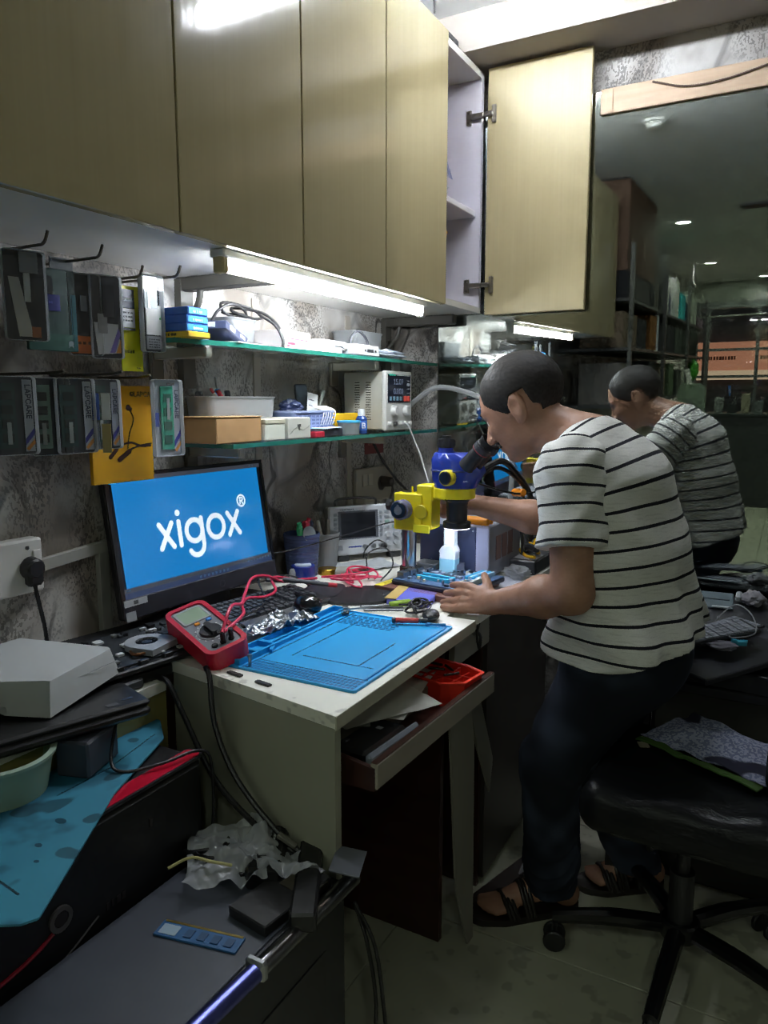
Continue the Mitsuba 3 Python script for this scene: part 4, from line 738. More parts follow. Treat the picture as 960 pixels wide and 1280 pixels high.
QP('maker_print', squiggle(0.004, 0.02, 4, 0.0004, 3).apply_translation([-0.08, 0.005, 0.0031]), 'matte', '#d8d9da')
for y in (-0.018, 0.0, 0.018): QP('jack', cat(cyl([0.068, y, 0.003], [0.068, y, 0.006], 0.006, 14), cyl([0.068, y, 0.006], [0.068, y, 0.026 if y >= 0 else 0.0065], 0.0045, 12)), 'satin', '#101113')
jk = at(cyl([0.068, 0.0, 0.02], [0.068, 0.0, 0.03], 0.004), FMM).centroid
solo('red_test_lead', 'red multimeter lead looping up over the keyboard', 'cable', cat(tube([jk, jk + V([-0.02, 0.05, 0.035]), (0.285, 1.20, 0.905), (0.235, 1.27, 0.90), (0.185, 1.36, 0.915), (0.175, 1.43, 0.905), (0.17, 1.50, 0.875), (0.16, 1.58, 0.862), (0.165, 1.66, 0.850)], 0.0035), tube([jk + V([0, 0.006, 0]), (0.33, 1.15, 0.90), (0.27, 1.22, 0.895), (0.22, 1.30, 0.885), (0.215, 1.37, 0.872), (0.20, 1.43, 0.872), (0.165, 1.46, 0.89), (0.155, 1.52, 0.88), (0.19, 1.60, 0.850)], 0.0035)), 'satin', '#c9304f')
hk = []
for i in range(90): q = i * 0.42; hk.append((0.235 + 0.05 * math.cos(q * 0.93) + 0.02 * math.cos(q * 0.37), 1.735 + 0.07 * math.sin(q * 0.71) + 0.018 * math.sin(q * 0.29), ZD + 0.010 + 0.009 * (1 + math.sin(q * 0.53))))
solo('red_lead_hank', 'tangled hank of red lead lying on the bench in front of the oscilloscope', 'cable', tube(hk, 0.0026, 6, 3), 'satin', '#d03a5a')
solo('black_test_lead', 'thin black lead arching across the bench past the oscilloscope', 'cable', cat(tube([(0.26, 1.78, ZD + 0.004), (0.21, 1.86, ZD + 0.055), (0.25, 1.90, ZD + 0.07), (0.30, 1.85, ZD + 0.035), (0.30, 1.78, ZD + 0.004)], 0.002), tube([(0.06, 1.50, 0.93), (0.09, 1.62, 0.925), (0.13, 1.80, 0.935), (0.19, 1.98, 0.955), (0.235, 2.02, 0.965)], 0.0018), tube([(0.18, 1.62, ZD + 0.003), (0.14, 1.58, ZD + 0.04), (0.12, 1.50, ZD + 0.05), (0.14, 1.44, ZD + 0.055), (0.22, 1.36, ZD + 0.03), (0.30, 1.17, ZD + 0.05)], 0.0022)), 'satin', '#1d1d20')
rod('test_probe', 'grey and red test probe resting over the black pad', 'probe', (0.185, 1.48, 0.888), (0.272, 1.555, 0.868), 0.0055, '#55575c', tip=(0.022, 0.0055, '#c2333f', 'satin'))
rod('test_probe', 'second grey test probe just behind the one with the red end', 'probe', (0.14, 1.47, 0.882), (0.235, 1.57, 0.866), 0.0048, '#33353a', tip=(0.02, 0.0015, '#b9bcbf'))

# blue silicone mat
t = thing('repair_mat', 'bright blue silicone repair mat with moulded trays on the bench', 'mat')
FT = fz(0.499, 1.264, ZD, 0.5)
BLUE = '#1a92d0'
def TP(n, m, *k, **q): return part(t, n, at(m, FT), 'satin', *k, **q)
TP('base', extr(rrect(0.31, 0.428, 0.006), 0.003), BLUE)
rimpoly = rrect(0.31, 0.428, 0.006).difference(rrect(0.302, 0.420, 0.004)); TP('rim', extr(rimpoly, 0.002, 0.003), BLUE)
# component trays along the wall side and near end
for (x0, x1, y0, y1) in [(-0.152, -0.105, -0.205, -0.145), (-0.152, -0.105, -0.142, -0.09), (-0.152, -0.118, -0.087, 0.02), (-0.152, -0.118, 0.023, 0.10), (-0.152, -0.118, 0.103, 0.205)]:
    o = sg.box(x0, y0, x1, y1).buffer(-0.001)
    TP('tray', extr(o.buffer(0.002, join_style=2).difference(o.buffer(-0.0025)), 0.011, 0.003), BLUE)
TP('ridge', extr(sg.Polygon([(-0.116, -0.09), (-0.098, -0.12), (-0.092, -0.12), (-0.108, -0.085), (-0.108, 0.205), (-0.116, 0.205)]), 0.008, 0.003), BLUE)
TP('mark_line', extr(union_all([S([(-0.03, -0.10), (0.095, -0.10), (0.095, 0.05)]).buffer(0.0011), S([(-0.05, -0.03), (-0.05, 0.145), (-0.02, 0.145)]).buffer(0.0011), S([(-0.05, -0.11), (-0.05, -0.03)]).buffer(0.0006), S([(0.13, -0.1), (-0.02, -0.1)]).buffer(0.0001)]), 0.0006, 0.003), '#0c3f66', label='dark printed square corners')
TP('divider_line', extr(union_all([S([(-0.095, -0.208), (-0.095, 0.205)]).buffer(0.0012), S([(-0.095, -0.158), (0.152, -0.158)]).buffer(0.0012), S([(-0.15, -0.2085), (0.15, -0.2085)]).buffer(0.001)]), 0.0006, 0.003), '#0d4a78')
for k in range(4): TP('slot_strip', cat(*[bx(-0.095 + 0.0085 * j, -0.203 + 0.0115 * k, 0.0034, 0.0055, 0.0075, 0.0008) for j in range(29)]), '#0e5a90')
TP('screw_grid', cat(*[bx(-0.085 + 0.0155 * i + 0.004 * (j % 2), 0.125 + 0.0105 * j, 0.0034, 0.010, 0.005, 0.0008) for i in range(9) for j in range(7)]), '#0f5588', stuff=False)
TP('rail', bx(0.143, 0.02, 0.004, 0.004, 0.36, 0.002), '#1676ae')
for i, y in enumerate((1.052, 1.108)):
    solo('felt_strip', ['short dark strip on the bench edge beside the multimeter', 'short dark strip on the bench edge in front of the mat corner'][i], 'strip', at(bx(0, 0, 0.002, 0.036, 0.010, 0.004, 0.001), fz(0.415 + 0.075 * i, 1.022 - 0.012 * i, ZD, -9)), 'satin', '#2b2a28')
solo('small_bolt', 'small steel bolt standing on the near edge of the blue mat', 'bolt', cat(cyl([0.415, 1.066, ZD + 0.003], [0.415, 1.066, ZD + 0.026], 0.003, 10), cyl([0.415, 1.066, ZD + 0.02], [0.415, 1.066, ZD + 0.026], 0.0045, 8)), 'metal', '#8b97a0')
t = thing('usb_module', 'small metal connector module lying at the far side of the blue mat', 'module')
part(t, 'board', at(bx(0, 0, 0.003, 0.018, 0.045, 0.004), fz(0.385, 1.455, ZD + 0.006, 30)), 'satin', '#3c3f3c'); part(t, 'shell', at(cat(bx(0, 0.012, 0.008, 0.014, 0.016, 0.007, 0.001), bx(0, -0.012, 0.007, 0.008, 0.012, 0.005, 0.001)), fz(0.385, 1.455, ZD + 0.006, 30)), 'metal', '#9a9d9f')
k = rod('screwdriver', 'small red-gripped screwdriver with a dark end on the far corner of the mat', 'screwdriver', (0.530, 1.435, ZD + 0.013), (0.578, 1.457, ZD + 0.013), 0.006, '#b93a36', tip=(0.02, 0.0055, '#2a2c31', 'satin'))
part(k, 'end_cap', cyl((0.523, 1.432, ZD + 0.013), (0.531, 1.4355, ZD + 0.013), 0.0065, 14, b=0.001), 'satin', '#1b2233')
rod('thin_driver', 'thin blue-ended driver at the far edge of the blue mat', 'screwdriver', (0.595, 1.455, ZD + 0.008), (0.638, 1.472, ZD + 0.008), 0.003, '#2e77a8')
k = rod('screwdriver', 'green-handled screwdriver on the bench behind the blue mat', 'screwdriver', (0.455, 1.545, ZD + 0.011), (0.49, 1.588, ZD + 0.013), 0.0085, '#8fae3a', tip=(0.02, 0.005, '#a9c45a', 'satin'))
part(k, 'shaft', cyl((0.37, 1.45, ZD + 0.010), (0.457, 1.547, ZD + 0.011), 0.0025, 10), 'metal', '#a9acae')
for i in range(3): rod('steel_tweezers', ['long steel tool lying next to the green screwdriver', 'second long steel tool behind the blue mat', 'third steel tool closest to the mat'][i], 'tool', (0.39 + 0.012 * i, 1.515 - 0.012 * i, ZD + 0.006), (0.475 + 0.012 * i, 1.575 - 0.02 * i, ZD + 0.007), 0.003, '#6d7074', 'metal')
cc = []
for i in range(70): q = i * 0.5; cc.append((0.525 + 0.022 * math.cos(q * 1.0) + 0.006 * math.sin(q * .3), 1.555 + 0.042 * math.sin(q * 0.87) , ZD + 0.010 + 0.008 * (1 + math.sin(q * 0.41))))
solo('black_cable_coil', 'coil of thin black cable on the bench beside the left hand', 'cable', tube(cc, 0.0026, 6, 3), 'satin', '#1a1a1d')
solo('computer_mouse', 'small black mouse beside the cable coil behind the mat corner', 'mouse', at(lumpy((0, 0, 0), (0.020, 0.030, 0.013), 2, 0.02), fz(0.582, 1.512, ZD + 0.0125, 20)), 'satin', '#161719')
t = thing('dust_blower', 'black rubber blower bulb beside the far end of the keyboard', 'blower')
part(t, 'bulb', at(trimesh.creation.icosphere(3, 1.0).apply_scale([0.034, 0.03, 0.026]), fz(0.313, 1.405, ZD + 0.026, 20)), 'gloss', '#0f1012'); part(t, 'nozzle', tube([(0.29, 1.425, ZD + 0.028), (0.27, 1.45, ZD + 0.03), (0.235, 1.47, ZD + 0.03)], 0.007), 'satin', '#131416')
t = thing('antistatic_bag', 'crinkled silvery bag lying between the keyboard and the blue mat', 'bag')
g = np.stack(np.meshgrid(np.linspace(-1, 1, 44), np.linspace(-1, 1, 60), indexing='ij'), -1).reshape(-1, 2)
def sheet(w, d, amp, f, seed, base=0.004, th=0.0012):
    n, m_ = 40, 56; gx, gy = np.meshgrid(np.linspace(-w / 2, w / 2, n), np.linspace(-d / 2, d / 2, m_), indexing='ij')
    q = np.stack([gx * f, gy * f, gx * 0 + seed], -1); hgt = base + amp * np.abs(meshkit.fbm(q, 4, seed) - 0.5) * 2
    v = np.stack([gx, gy, hgt], -1).reshape(-1, 3); idx = np.arange(n * m_).reshape(n, m_)
    qd = np.stack([idx[:-1, :-1], idx[1:, :-1], idx[1:, 1:], idx[:-1, 1:]], -1).reshape(-1, 4)
    f_ = np.vstack([qd[:, [0, 1, 2]], qd[:, [0, 2, 3]]]); v2 = v - [0, 0, th]; N = len(v)
    ring = np.concatenate([idx[:, 0], idx[-1, 1:], idx[-2::-1, -1], idx[0, -2:0:-1]])
    sides = [[ring[i], ring[(i + 1) % len(ring)] , ring[i] + N] for i in range(len(ring))] + [[ring[(i + 1) % len(ring)], ring[(i + 1) % len(ring)] + N, ring[i] + N] for i in range(len(ring))]
    m = trimesh.Trimesh(np.vstack([v, v2]), np.vstack([f_, f_[:, ::-1] + N, np.array(sides)[:, ::-1]]), process=False); m.fix_normals(); return m
part(t, 'foil', at(sheet(0.075, 0.20, 0.030, 26, 5, 0.012), fz(0.322, 1.27, ZD + 0.002, -9)), 'metal', '#8d9398', smooth=False)
part(t, 'smooth_flap', at(box(-0.018, 0.018, -0.10, 0.10, 0, 0.0016), fz(0.283, 1.33, ZD + 0.014, -9, 12)), 'metal', '#b9bcc0')
t = thing('black_pad', 'dark oval pad lying on the bench between the keyboard and the microscope', 'pad')
part(t, 'disc', extr(affinity.rotate(affinity.scale(sg.Point(0, 0).buffer(1, 24), 0.085, 0.115), -45), 0.007).apply_translation([0.335, 1.615, ZD + 0.001]), 'satin', '#1b1b1f'); part(t, 'strap', at(bx(0, 0, 0.006, 0.03, 0.09, 0.006, 0.002), fz(0.42, 1.665, ZD, -60)), 'satin', '#202026')
solo('grey_felt_flap', 'dark flat flap under the red lead beside the black pad', 'pad', at(extr(rrect(0.10, 0.15, 0.03), 0.008), fz(0.225, 1.60, ZD + 0.0005, 20)), 'satin', '#24252b')
t = thing('blue_book', 'blue-violet booklet sticking out in front of the circuit board', 'booklet')
part(t, 'cover', at(bx(0, 0, 0.008, 0.11, 0.15, 0.016, 0.002), fz(0.465, 1.665, ZD, 12)), 'satin', '#5a5fb4'); part(t, 'pale_end', at(bx(-0.045, -0.0, 0.0165, 0.03, 0.151, 0.0012), fz(0.465, 1.665, ZD, 12)), 'satin', '#b59a5c')
# tape, cups, oscilloscope
t = thing('tape_roll', 'dark blue roll with a white core standing by the pencil basket', 'roll')
part(t, 'roll', lathe([[0.012, 0], [0.033, 0], [0.034, 0.002], [0.034, 0.04], [0.033, 0.042], [0.012, 0.042], [0.012, 0]], (0.095, 1.695, ZD)), 'gloss', '#1f2f78'); part(t, 'core', lathe([[0, 0.041], [0.024, 0.041], [0.024, 0.045], [0, 0.045]], (0.095, 1.695, ZD)), 'satin', '#a9b3c0')
t = thing('small_jar', 'tiny clear jar on the bench in front of the blue roll', 'jar')
part(t, 'jar', lathe([[0, 0], [0.009, 0], [0.009, 0.035], [0.005, 0.045], [0, 0.046]], (0.105, 1.63, ZD)), 'frosted')
solo('brass_tin', 'small flat golden tin next to the blue roll', 'tin', lathe([[0, 0], [0.027, 0], [0.028, 0.002], [0.028, 0.016], [0.026, 0.018], [0, 0.018]], (0.115, 1.79, ZD)), 'metal', '#b48b36')
solo('grey_block', 'small pale stone-like block behind the red hank', 'block', at(bx(0, 0, 0.010, 0.05, 0.06, 0.02, 0.004), fz(0.165, 1.80, ZD, 30)), 'matte', '#8d8c84')
t = thing('pencil_basket', 'tall navy woven-look pencil basket behind the monitor edge', 'basket')
o = (0.06, 1.74, ZD)
part(t, 'shell', lathe([[0, 0], [0.043, 0], [0.052, 0.125], [0.049, 0.125], [0.040, 0.003], [0, 0.003]], o), 'satin', '#3a4666'); 
for k in range(11): part(t, 'weave_band', lathe([[0.0435 + 0.0008 * k, 0.008 + 0.0105 * k], [0.0452 + 0.0008 * k, 0.0125 + 0.0105 * k], [0.0445 + 0.0008 * k, 0.017 + 0.0105 * k]], o), 'satin', '#46537a')
rod('green_pen', 'thick green-tipped tool leaning in the navy pencil basket', 'pen', (0.065, 1.735, ZD + 0.02), (0.085, 1.695, ZD + 0.152), 0.009, '#2d9a5f', tip=(0.01, 0.007, '#26a06a', 'satin'))
solo('red_clip', 'red plastic clip sticking out of the navy pencil basket', 'clip', cat(tube([(0.055, 1.745, ZD + 0.05), (0.06, 1.755, ZD + 0.13), (0.07, 1.765, ZD + 0.165)], 0.006), at(bx(0, 0, 0, 0.014, 0.03, 0.02, 0.003), fz(0.064, 1.757, ZD + 0.148, 10))), 'satin', '#b5263a')
solo('grey_tag', 'pale grey rounded tag in the front of the navy pencil basket', 'tag', at(extr(sg.Point(0, 0).buffer(0.022), 0.003), frame([0.098, 1.722, ZD + 0.128], [0.3, 1, 0], [-0.2, 0, 1])), 'satin', '#7e8488')
solo('navy_pouch', 'folded dark pouch standing at the back of the navy pencil basket', 'pouch', at(bx(0, 0, 0, 0.02, 0.075, 0.10, 0.006), fz(0.045, 1.775, ZD + 0.105, 8, 6)), 'satin', '#262c42')
t = thing('clear_cup', 'smoky clear plastic cup of tools beside the navy basket', 'cup')
o = (0.065, 1.862, ZD)
part(t, 'wall', lathe([[0, 0], [0.030, 0], [0.039, 0.105], [0.0375, 0.105], [0.0285, 0.002], [0, 0.002]], o), 'frosted'); part(t, 'rim', lathe([[0.0375, 0.103], [0.0405, 0.103], [0.0405, 0.107], [0.0375, 0.107], [0.0375, 0.103]], o), 'frosted')
for i, (y, c, lab) in enumerate([(1.845, '#c2bfb2', 'cream brush handle'), (1.862, '#3a3733', 'dark brush handle'), (1.88, '#8d8a80', 'grey brush handle')]):
    rod('paint_brush', f'{lab} standing in the clear cup', 'tool', (0.065, 1.862, ZD + 0.01), (0.045 + 0.008 * i, y, ZD + 0.145 + 0.008 * (i == 1)), 0.006, c)
t = thing('oscilloscope', 'white bench oscilloscope with a dark screen at the back of the bench', 'oscilloscope')
d = V([0.150, 0.205, 0]); wd = 0.270
FO = frame([0.118, 2.030, ZD + 0.022], d, [-0.06, 0.045, 1])
def OP(n, m, *k, p=None, **q): return part(p or t, n, at(m, FO), *k, **q)
H = 0.150
OP('case', box(-wd / 2, wd / 2, 0, H, -0.055, 0.0, 0.006), 'satin', '#9c9c99'); fp = OP('front_panel', box(-wd / 2 - 0.003, wd / 2 + 0.003, -0.003, H + 0.003, -0.004, 0.008, 0.005), 'satin', '#c3c7cc', label='pale front panel')
OP('screen_frame', box(-0.107, 0.030, 0.048, 0.137, 0.008, 0.0095, 0.001), 'satin', '#595e66', p=fp); OP('screen', box(-0.098, 0.020, 0.053, 0.131, 0.0095, 0.0102), 'gloss', '#15171c', p=fp, label='dark screen')
for k in range(6): OP('soft_key', box(-0.122, -0.111, 0.05 + 0.0145 * k, 0.059 + 0.0145 * k, 0.008, 0.0115, 0.001), 'satin', '#8d959d', p=fp); OP('soft_key', box(0.034, 0.043, 0.05 + 0.0145 * k, 0.059 + 0.0145 * k, 0.008, 0.0115, 0.001), 'satin', '#8d959d', p=fp)
for i in range(3):
    for j in range(4): OP('button', box(0.052 + 0.026 * i, 0.068 + 0.026 * i, 0.075 + 0.017 * j, 0.084 + 0.017 * j, 0.008, 0.012, 0.001), 'satin', ['#a9b0b6', '#89a7a0', '#8d929b'][(i + j) % 3], p=fp)
for i, x in enumerate((0.06, 0.088, 0.115)):
    for y in (0.055, 0.028): OP('knob', cyl([x, y, 0.008], [x, y, 0.020], 0.009, 18, 0.008, b=0.001), 'satin', '#b3b8bd', p=fp)
for x in (-0.02, 0.008, 0.036): OP('socket', cyl([x, 0.022, 0.008], [x, 0.022, 0.022], 0.007, 16), 'metal', '#9ea1a4', p=fp)
OP('blue_line', box(-0.075, -0.03, 0.021, 0.025, 0.008, 0.0086), 'matte', '#39488c', p=fp); OP('power_key', box(-0.115, -0.095, 0.015, 0.030, 0.008, 0.0105, 0.001), 'satin', '#9aa0a8', p=fp); OP('maker_print', squiggle(0.004, 0.05, 8, 0.0005, 17).apply_translation([-0.075, 0.1415, 0.0082]), 'matte', '#5f646c', p=fp)
for x in (-0.09, 0.09): OP('foot', cat(box(x - 0.02, x + 0.02, -0.021, 0.0, -0.03, 0.004, 0.003)), 'satin', '#2a2c2e')
OP('handle', tube([(-0.10, H - 0.004, -0.03), (-0.09, H + 0.022, -0.03), (0.03, H + 0.022, -0.03), (0.04, H - 0.004, -0.03)], 0.004, 8, 4), 'satin', '#4a4a48')
solo('scope_probe', 'black probe plugged into the front of the oscilloscope', 'probe', at(cat(cyl([0.036, 0.022, 0.022], [0.036, 0.022, 0.045], 0.007, 12), tube([(0.036, 0.022, 0.04), (0.03, 0.03, 0.065), (0.0, 0.045, 0.06), (-0.03, 0.02, 0.045), (-0.035, -0.01, 0.03)], 0.002)), FO), 'satin', '#18191b')
solo('clear_zip_bag', 'flat clear bag with papers on the bench in front of the oscilloscope', 'bag', at(sheet(0.12, 0.22, 0.012, 20, 8, 0.003), fz(0.155, 1.905, ZD + 0.003, -30)), 'satin', '#a9adb0', smooth=False)

# hot air station
t = thing('hot_air_station', 'dark blue-grey boxy soldering station with pale sides behind the circuit board', 'soldering station')
hx0, hx1, hy0, hy1, hz1 = 0.345, 0.560, 1.925, 2.20, ZD + 0.155
part(t, 'case', box(hx0, hx1, hy0 + 0.006, hy1, ZD + 0.006, hz1, 0.004), 'satin', '#8b8e98'); part(t, 'front_panel', box(hx0 + 0.004, hx1 - 0.038, hy0, hy0 + 0.008, ZD + 0.010, hz1 - 0.004, 0.002), 'satin', '#39425c', label='dark blue front panel')
part(t, 'pale_pillar', box(hx1 - 0.037, hx1 + 0.001, hy0 - 0.001, hy0 + 0.012, ZD + 0.007, hz1 - 0.002, 0.003), 'satin', '#a7abc0')
for z_ in (ZD + 0.02, hz1 - 0.015): part(t, 'screw', cyl([hx1 - 0.046, hy0 + 0.001, z_], [hx1 - 0.046, hy0 - 0.001, z_], 0.003, 10), 'metal', '#b9bcc0')
for k in range(3): part(t, 'side_vent', box(hx1 + 0.0005, hx1 + 0.0015, hy0 + 0.06 + 0.05 * k, hy0 + 0.10 + 0.05 * k, ZD + 0.05, ZD + 0.12), 'satin', '#6f5a5c')
for x in (hx0 + 0.02, hx1 - 0.02):
    for y in (hy0 + 0.03, hy1 - 0.02): part(t, 'foot', cyl([x, y, ZD], [x, y, ZD + 0.008], 0.009, 12), 'satin', '#1c1c1e')
part(t, 'cord_clip', tube([(hx0 + 0.03, hy0 - 0.001, ZD + 0.03), (hx0 + 0.033, hy0 - 0.004, ZD + 0.045), (hx0 + 0.038, hy0 - 0.004, ZD + 0.028), (hx0 + 0.042, hy0 - 0.001, ZD + 0.05)], 0.0012, 6), 'metal', '#9aa0b0')
t = thing('white_flux_bottle', 'white squeeze bottle with pale blue liquid standing on the circuit board', 'bottle')
o = (0.472, 1.86, ZD + 0.030)
part(t, 'bottle', cat(extr(rrect(0.048, 0.036, 0.006), 0.058), extr(sg.Polygon([(-0.024, 0.058), (0.024, 0.058), (0.024, 0.064), (0.017, 0.078), (-0.012, 0.078), (-0.024, 0.064)]), 0.034).apply_transform(frame([0, 0.017, 0], [1, 0, 0], [0, 0, 1])), bx(0.003, 0, 0.10, 0.032, 0.03, 0.046, 0.004)).apply_translation(o), 'satin', '#dfe9ee')
part(t, 'liquid_band', extr(rrect(0.0486, 0.0366, 0.006), 0.040, 0.001).apply_translation(o), 'satin', '#9ad4e4')
for i, (p0, p1, c, lab) in enumerate([((0.46, 1.96, hz1 + 0.010), (0.55, 1.95, hz1 + 0.008), '#d98a1e', 'orange-handled pliers lying on top of the soldering station')]):
    t = thing('pliers', lab, 'pliers')
    part(t, 'handle', cat(cyl(p0, p1, 0.009, 12, 0.011, b=0.002), cyl(V(p0) + [0, 0.02, 0], V(p1) + [0, 0.03, 0], 0.009, 12, 0.011, b=0.002)), 'satin', c); part(t, 'jaw', cyl(V(p0) - [0.05, -0.02, 0], V(p0) + [0.004, 0.01, 0], 0.004, 10, 0.009), 'satin', '#26262a')

# brown board, circuit board
t = thing('hardboard_sheet', 'brown board with a yellow ruled edge under the circuit board', 'board')
F = fz(0.47, 1.80, ZD, -6)
part(t, 'sheet', at(bx(0, -0.01, 0.008, 0.25, 0.24, 0.016, 0.001), F), 'satin', '#6b473c', smooth=False); part(t, 'yellow_edge', at(bx(-0.112, -0.01, 0.0164, 0.024, 0.238, 0.001), F), 'satin', '#d8c43c'); part(t, 'rule_marks', at(cat(*[bx(-0.108, -0.10 + 0.018 * k, 0.0171, 0.012, 0.0015, 0.0004) for k in range(11)]), F), 'matte', '#5c501a')
t = thing('motherboard', 'populated circuit board with light blue slots under the microscope', 'circuit board')
F = fz(0.497, 1.80, ZD + 0.0165, -8)
part(t, 'tray', at(bx(0, 0, 0.006, 0.232, 0.205, 0.012, 0.003), F), 'satin', '#20222c'); part(t, 'board', at(bx(0, 0, 0.0135, 0.226, 0.20, 0.003), F), 'satin', '#3d5470')
r = random.Random(3)
for k in range(4): part(t, 'memory_slot', at(bx(0.055 + 0.0105 * k, 0.045, 0.020, 0.006, 0.095, 0.012), F), 'satin', '#3fa9cf' if k % 2 == 0 else '#a8cfe0')
for k in range(2): part(t, 'expansion_slot', at(bx(-0.035 + 0.035 * k, -0.055, 0.019, 0.10, 0.008, 0.010).apply_translation([0.02 - 0.035 * k, 0.03 * k, 0]), F), 'satin', '#3fb0d6')
part(t, 'cpu_socket', at(cat(bx(0.0, 0.03, 0.017, 0.045, 0.045, 0.005, 0.001), bx(0, 0.03, 0.020, 0.036, 0.036, 0.002)), F), 'metal', '#8c9398')
for k in range(3): part(t, 'port', at(bx(-0.10, -0.07 + 0.035 * k, 0.023, 0.022, 0.028, 0.016, 0.001), F), 'metal', '#a4abb4')
part(t, 'power_connector', at(bx(0.095, -0.02, 0.021, 0.010, 0.05, 0.012, 0.001), F), 'satin', '#c9cfc2')
part(t, 'heat_sink', at(cat(*[bx(-0.045 + 0.006 * k, 0.075, 0.027, 0.0025, 0.04, 0.024) for k in range(7)], bx(-0.027, 0.075, 0.0165, 0.042, 0.04, 0.004)), F), 'metal', '#a9b0ba')
for k in range(70):
    x, y = r.uniform(-0.105, 0.105), r.uniform(-0.095, 0.095); c = r.choice(['#1c1e22', '#c9c3a8', '#8f9aa6', '#22262e', '#b8bdc4', '#6c7f90'])
    part(t, 'component', at(bx(x, y, 0.018, r.uniform(0.004, 0.014), r.uniform(0.004, 0.014), r.uniform(0.003, 0.008)), F), 'satin', c)
for k in range(14):
    x, y = r.uniform(-0.1, 0.1), r.uniform(-0.09, 0.09); part(t, 'capacitor', at(cyl([x, y, 0.015], [x, y, 0.027], 0.0035, 10), F), 'metal', '#9fb0bd')
tub('clear_parts_box', 'clear plastic parts box beside the microscope pole', (0.398, 1.885, ZD + 0.0165), 0.06, 0.05, 0.03)
solo('clear_bubble_bag', 'clear plastic packaging on the bench right of the circuit board', 'bag', at(lumpy((0, 0, 0), (0.035, 0.05, 0.014), 41, 0.5, 12, 4), fz(0.615, 2.02, ZD + 0.016, 20)), 'frosted', smooth=False)
solo('white_paper_sheet', 'white sheet of paper on the bench between the circuit board and the forearm', 'paper', at(bx(0, 0, 0.0006, 0.10, 0.18, 0.0012), fz(0.600, 1.93, ZD, 12)), 'matte', '#dfe2e8')
t = thing('yellow_cable', 'bundle of yellow cable and clips at the mirror end of the bench', 'cable')
part(t, 'cable', cat(tube([(0.58, 2.20, ZD + 0.06), (0.61, 2.15, ZD + 0.075), (0.64, 2.12, ZD + 0.06), (0.63, 2.16, ZD + 0.05), (0.60, 2.22, ZD + 0.07)], 0.006), tube([(0.57, 2.17, ZD + 0.05), (0.61, 2.11, ZD + 0.045), (0.645, 2.08, ZD + 0.05)], 0.005)), 'satin', '#c9981f')
part(t, 'clip', at(cat(bx(0, 0, 0, 0.012, 0.035, 0.022, 0.004), bx(0.012, 0.012, 0.012, 0.01, 0.02, 0.012, 0.002)), fz(0.635, 2.13, ZD + 0.085, 35, 20)), 'satin', '#d9a819')
t = thing('black_power_brick', 'black box under the yellow cable at the mirror end of the bench', 'box')
part(t, 'case', box(0.575, 0.655, 2.06, 2.28, ZD, ZD + 0.042, 0.004), 'satin', '#232427'); part(t, 'label', box(0.582, 0.648, 2.08, 2.16, ZD + 0.042, ZD + 0.0428), 'satin', '#77787a')
solo('black_thick_cable', 'thick black cable lying across the yellow bundle', 'cable', tube([(0.56, 2.22, ZD + 0.10), (0.60, 2.14, ZD + 0.072), (0.63, 2.09, ZD + 0.078), (0.66, 2.05, ZD + 0.08)], 0.010), 'satin', '#141416')
solo('orange_knob_tool', 'short orange tool hanging near the man\'s chest behind the forearm', 'tool', cyl([0.56, 2.13, 1.06], [0.60, 2.10, 1.065], 0.012, 16, b=0.003), 'satin', '#d9821c')
t = thing('tool_stand', 'thin dark stand holding the orange tool beside the soldering station', 'stand')
part(t, 'post', cyl([0.59, 2.13, ZD], [0.59, 2.13, 1.055], 0.004, 10), 'metal', '#4a4a4a'); part(t, 'foot', cyl([0.59, 2.13, ZD], [0.59, 2.13, ZD + 0.006], 0.014, 18), 'satin', '#2a2a2c')
labels['orange_knob_tool']['label'] = 'short orange tool on its thin stand behind the far forearm'

# microscope
t = scope = thing('microscope', 'blue and yellow stereo microscope on a chrome pole', 'microscope')
PX, PY = 0.366, 1.822
part(t, 'base_foot', lathe([[0, 0], [0.026, 0], [0.026, 0.028], [0.022, 0.031], [0, 0.031]], (PX, PY, ZD + 0.016)), 'satin', '#2a211d', label='dark foot of the pole')
part(t, 'pole', cyl([PX, PY, ZD + 0.04], [PX, PY, 1.085], 0.0205, 32), 'chrome', '#c9ccd2', label='chrome pole')
rk = part(t, 'focus_rack', cat(box(PX - 0.030, PX + 0.055, PY - 0.035, PY + 0.030, 0.982, 1.083, 0.003), box(PX + 0.045, PX + 0.082, PY - 0.030, PY + 0.028, 0.987, 1.072, 0.003)), 'satin', '#d3bf12', label='yellow focusing block')
part(rk, 'rack_plate', box(PX + 0.030, PX + 0.078, PY - 0.0365, PY - 0.030, 0.978, 1.0, 0.001), 'satin', '#e3dc2a')
part(rk, 'inset_dial', cyl([PX + 0.052, PY - 0.030, 1.035], [PX + 0.052, PY - 0.0375, 1.035], 0.02, 28, b=0.002).apply_scale(1), 'satin', '#a89a14')
for s in (-1, 1):
    kb = part(rk, 'focus_knob', cyl([PX + 0.002, PY + s * 0.034, 1.040], [PX + 0.002, PY + s * 0.066, 1.040], 0.027, 32, b=0.003), 'satin', '#4a4c66', label='grey focus knob')
    part(kb, 'black_cap', cyl([PX + 0.002, PY + s * 0.066, 1.040], [PX + 0.002, PY + s * 0.071, 1.040], 0.0235, 32, b=0.002), 'gloss', '#0d0e11'); part(kb, 'cap_mark', cat(cyl([PX + 0.002, PY + s * 0.071, 1.04], [PX + 0.002, PY + s * 0.0716, 1.04], 0.012, 20), bx(PX + 0.002, PY + s * 0.0718, 1.053, 0.006, 0.0006, 0.006)), 'satin', '#5a5d63')
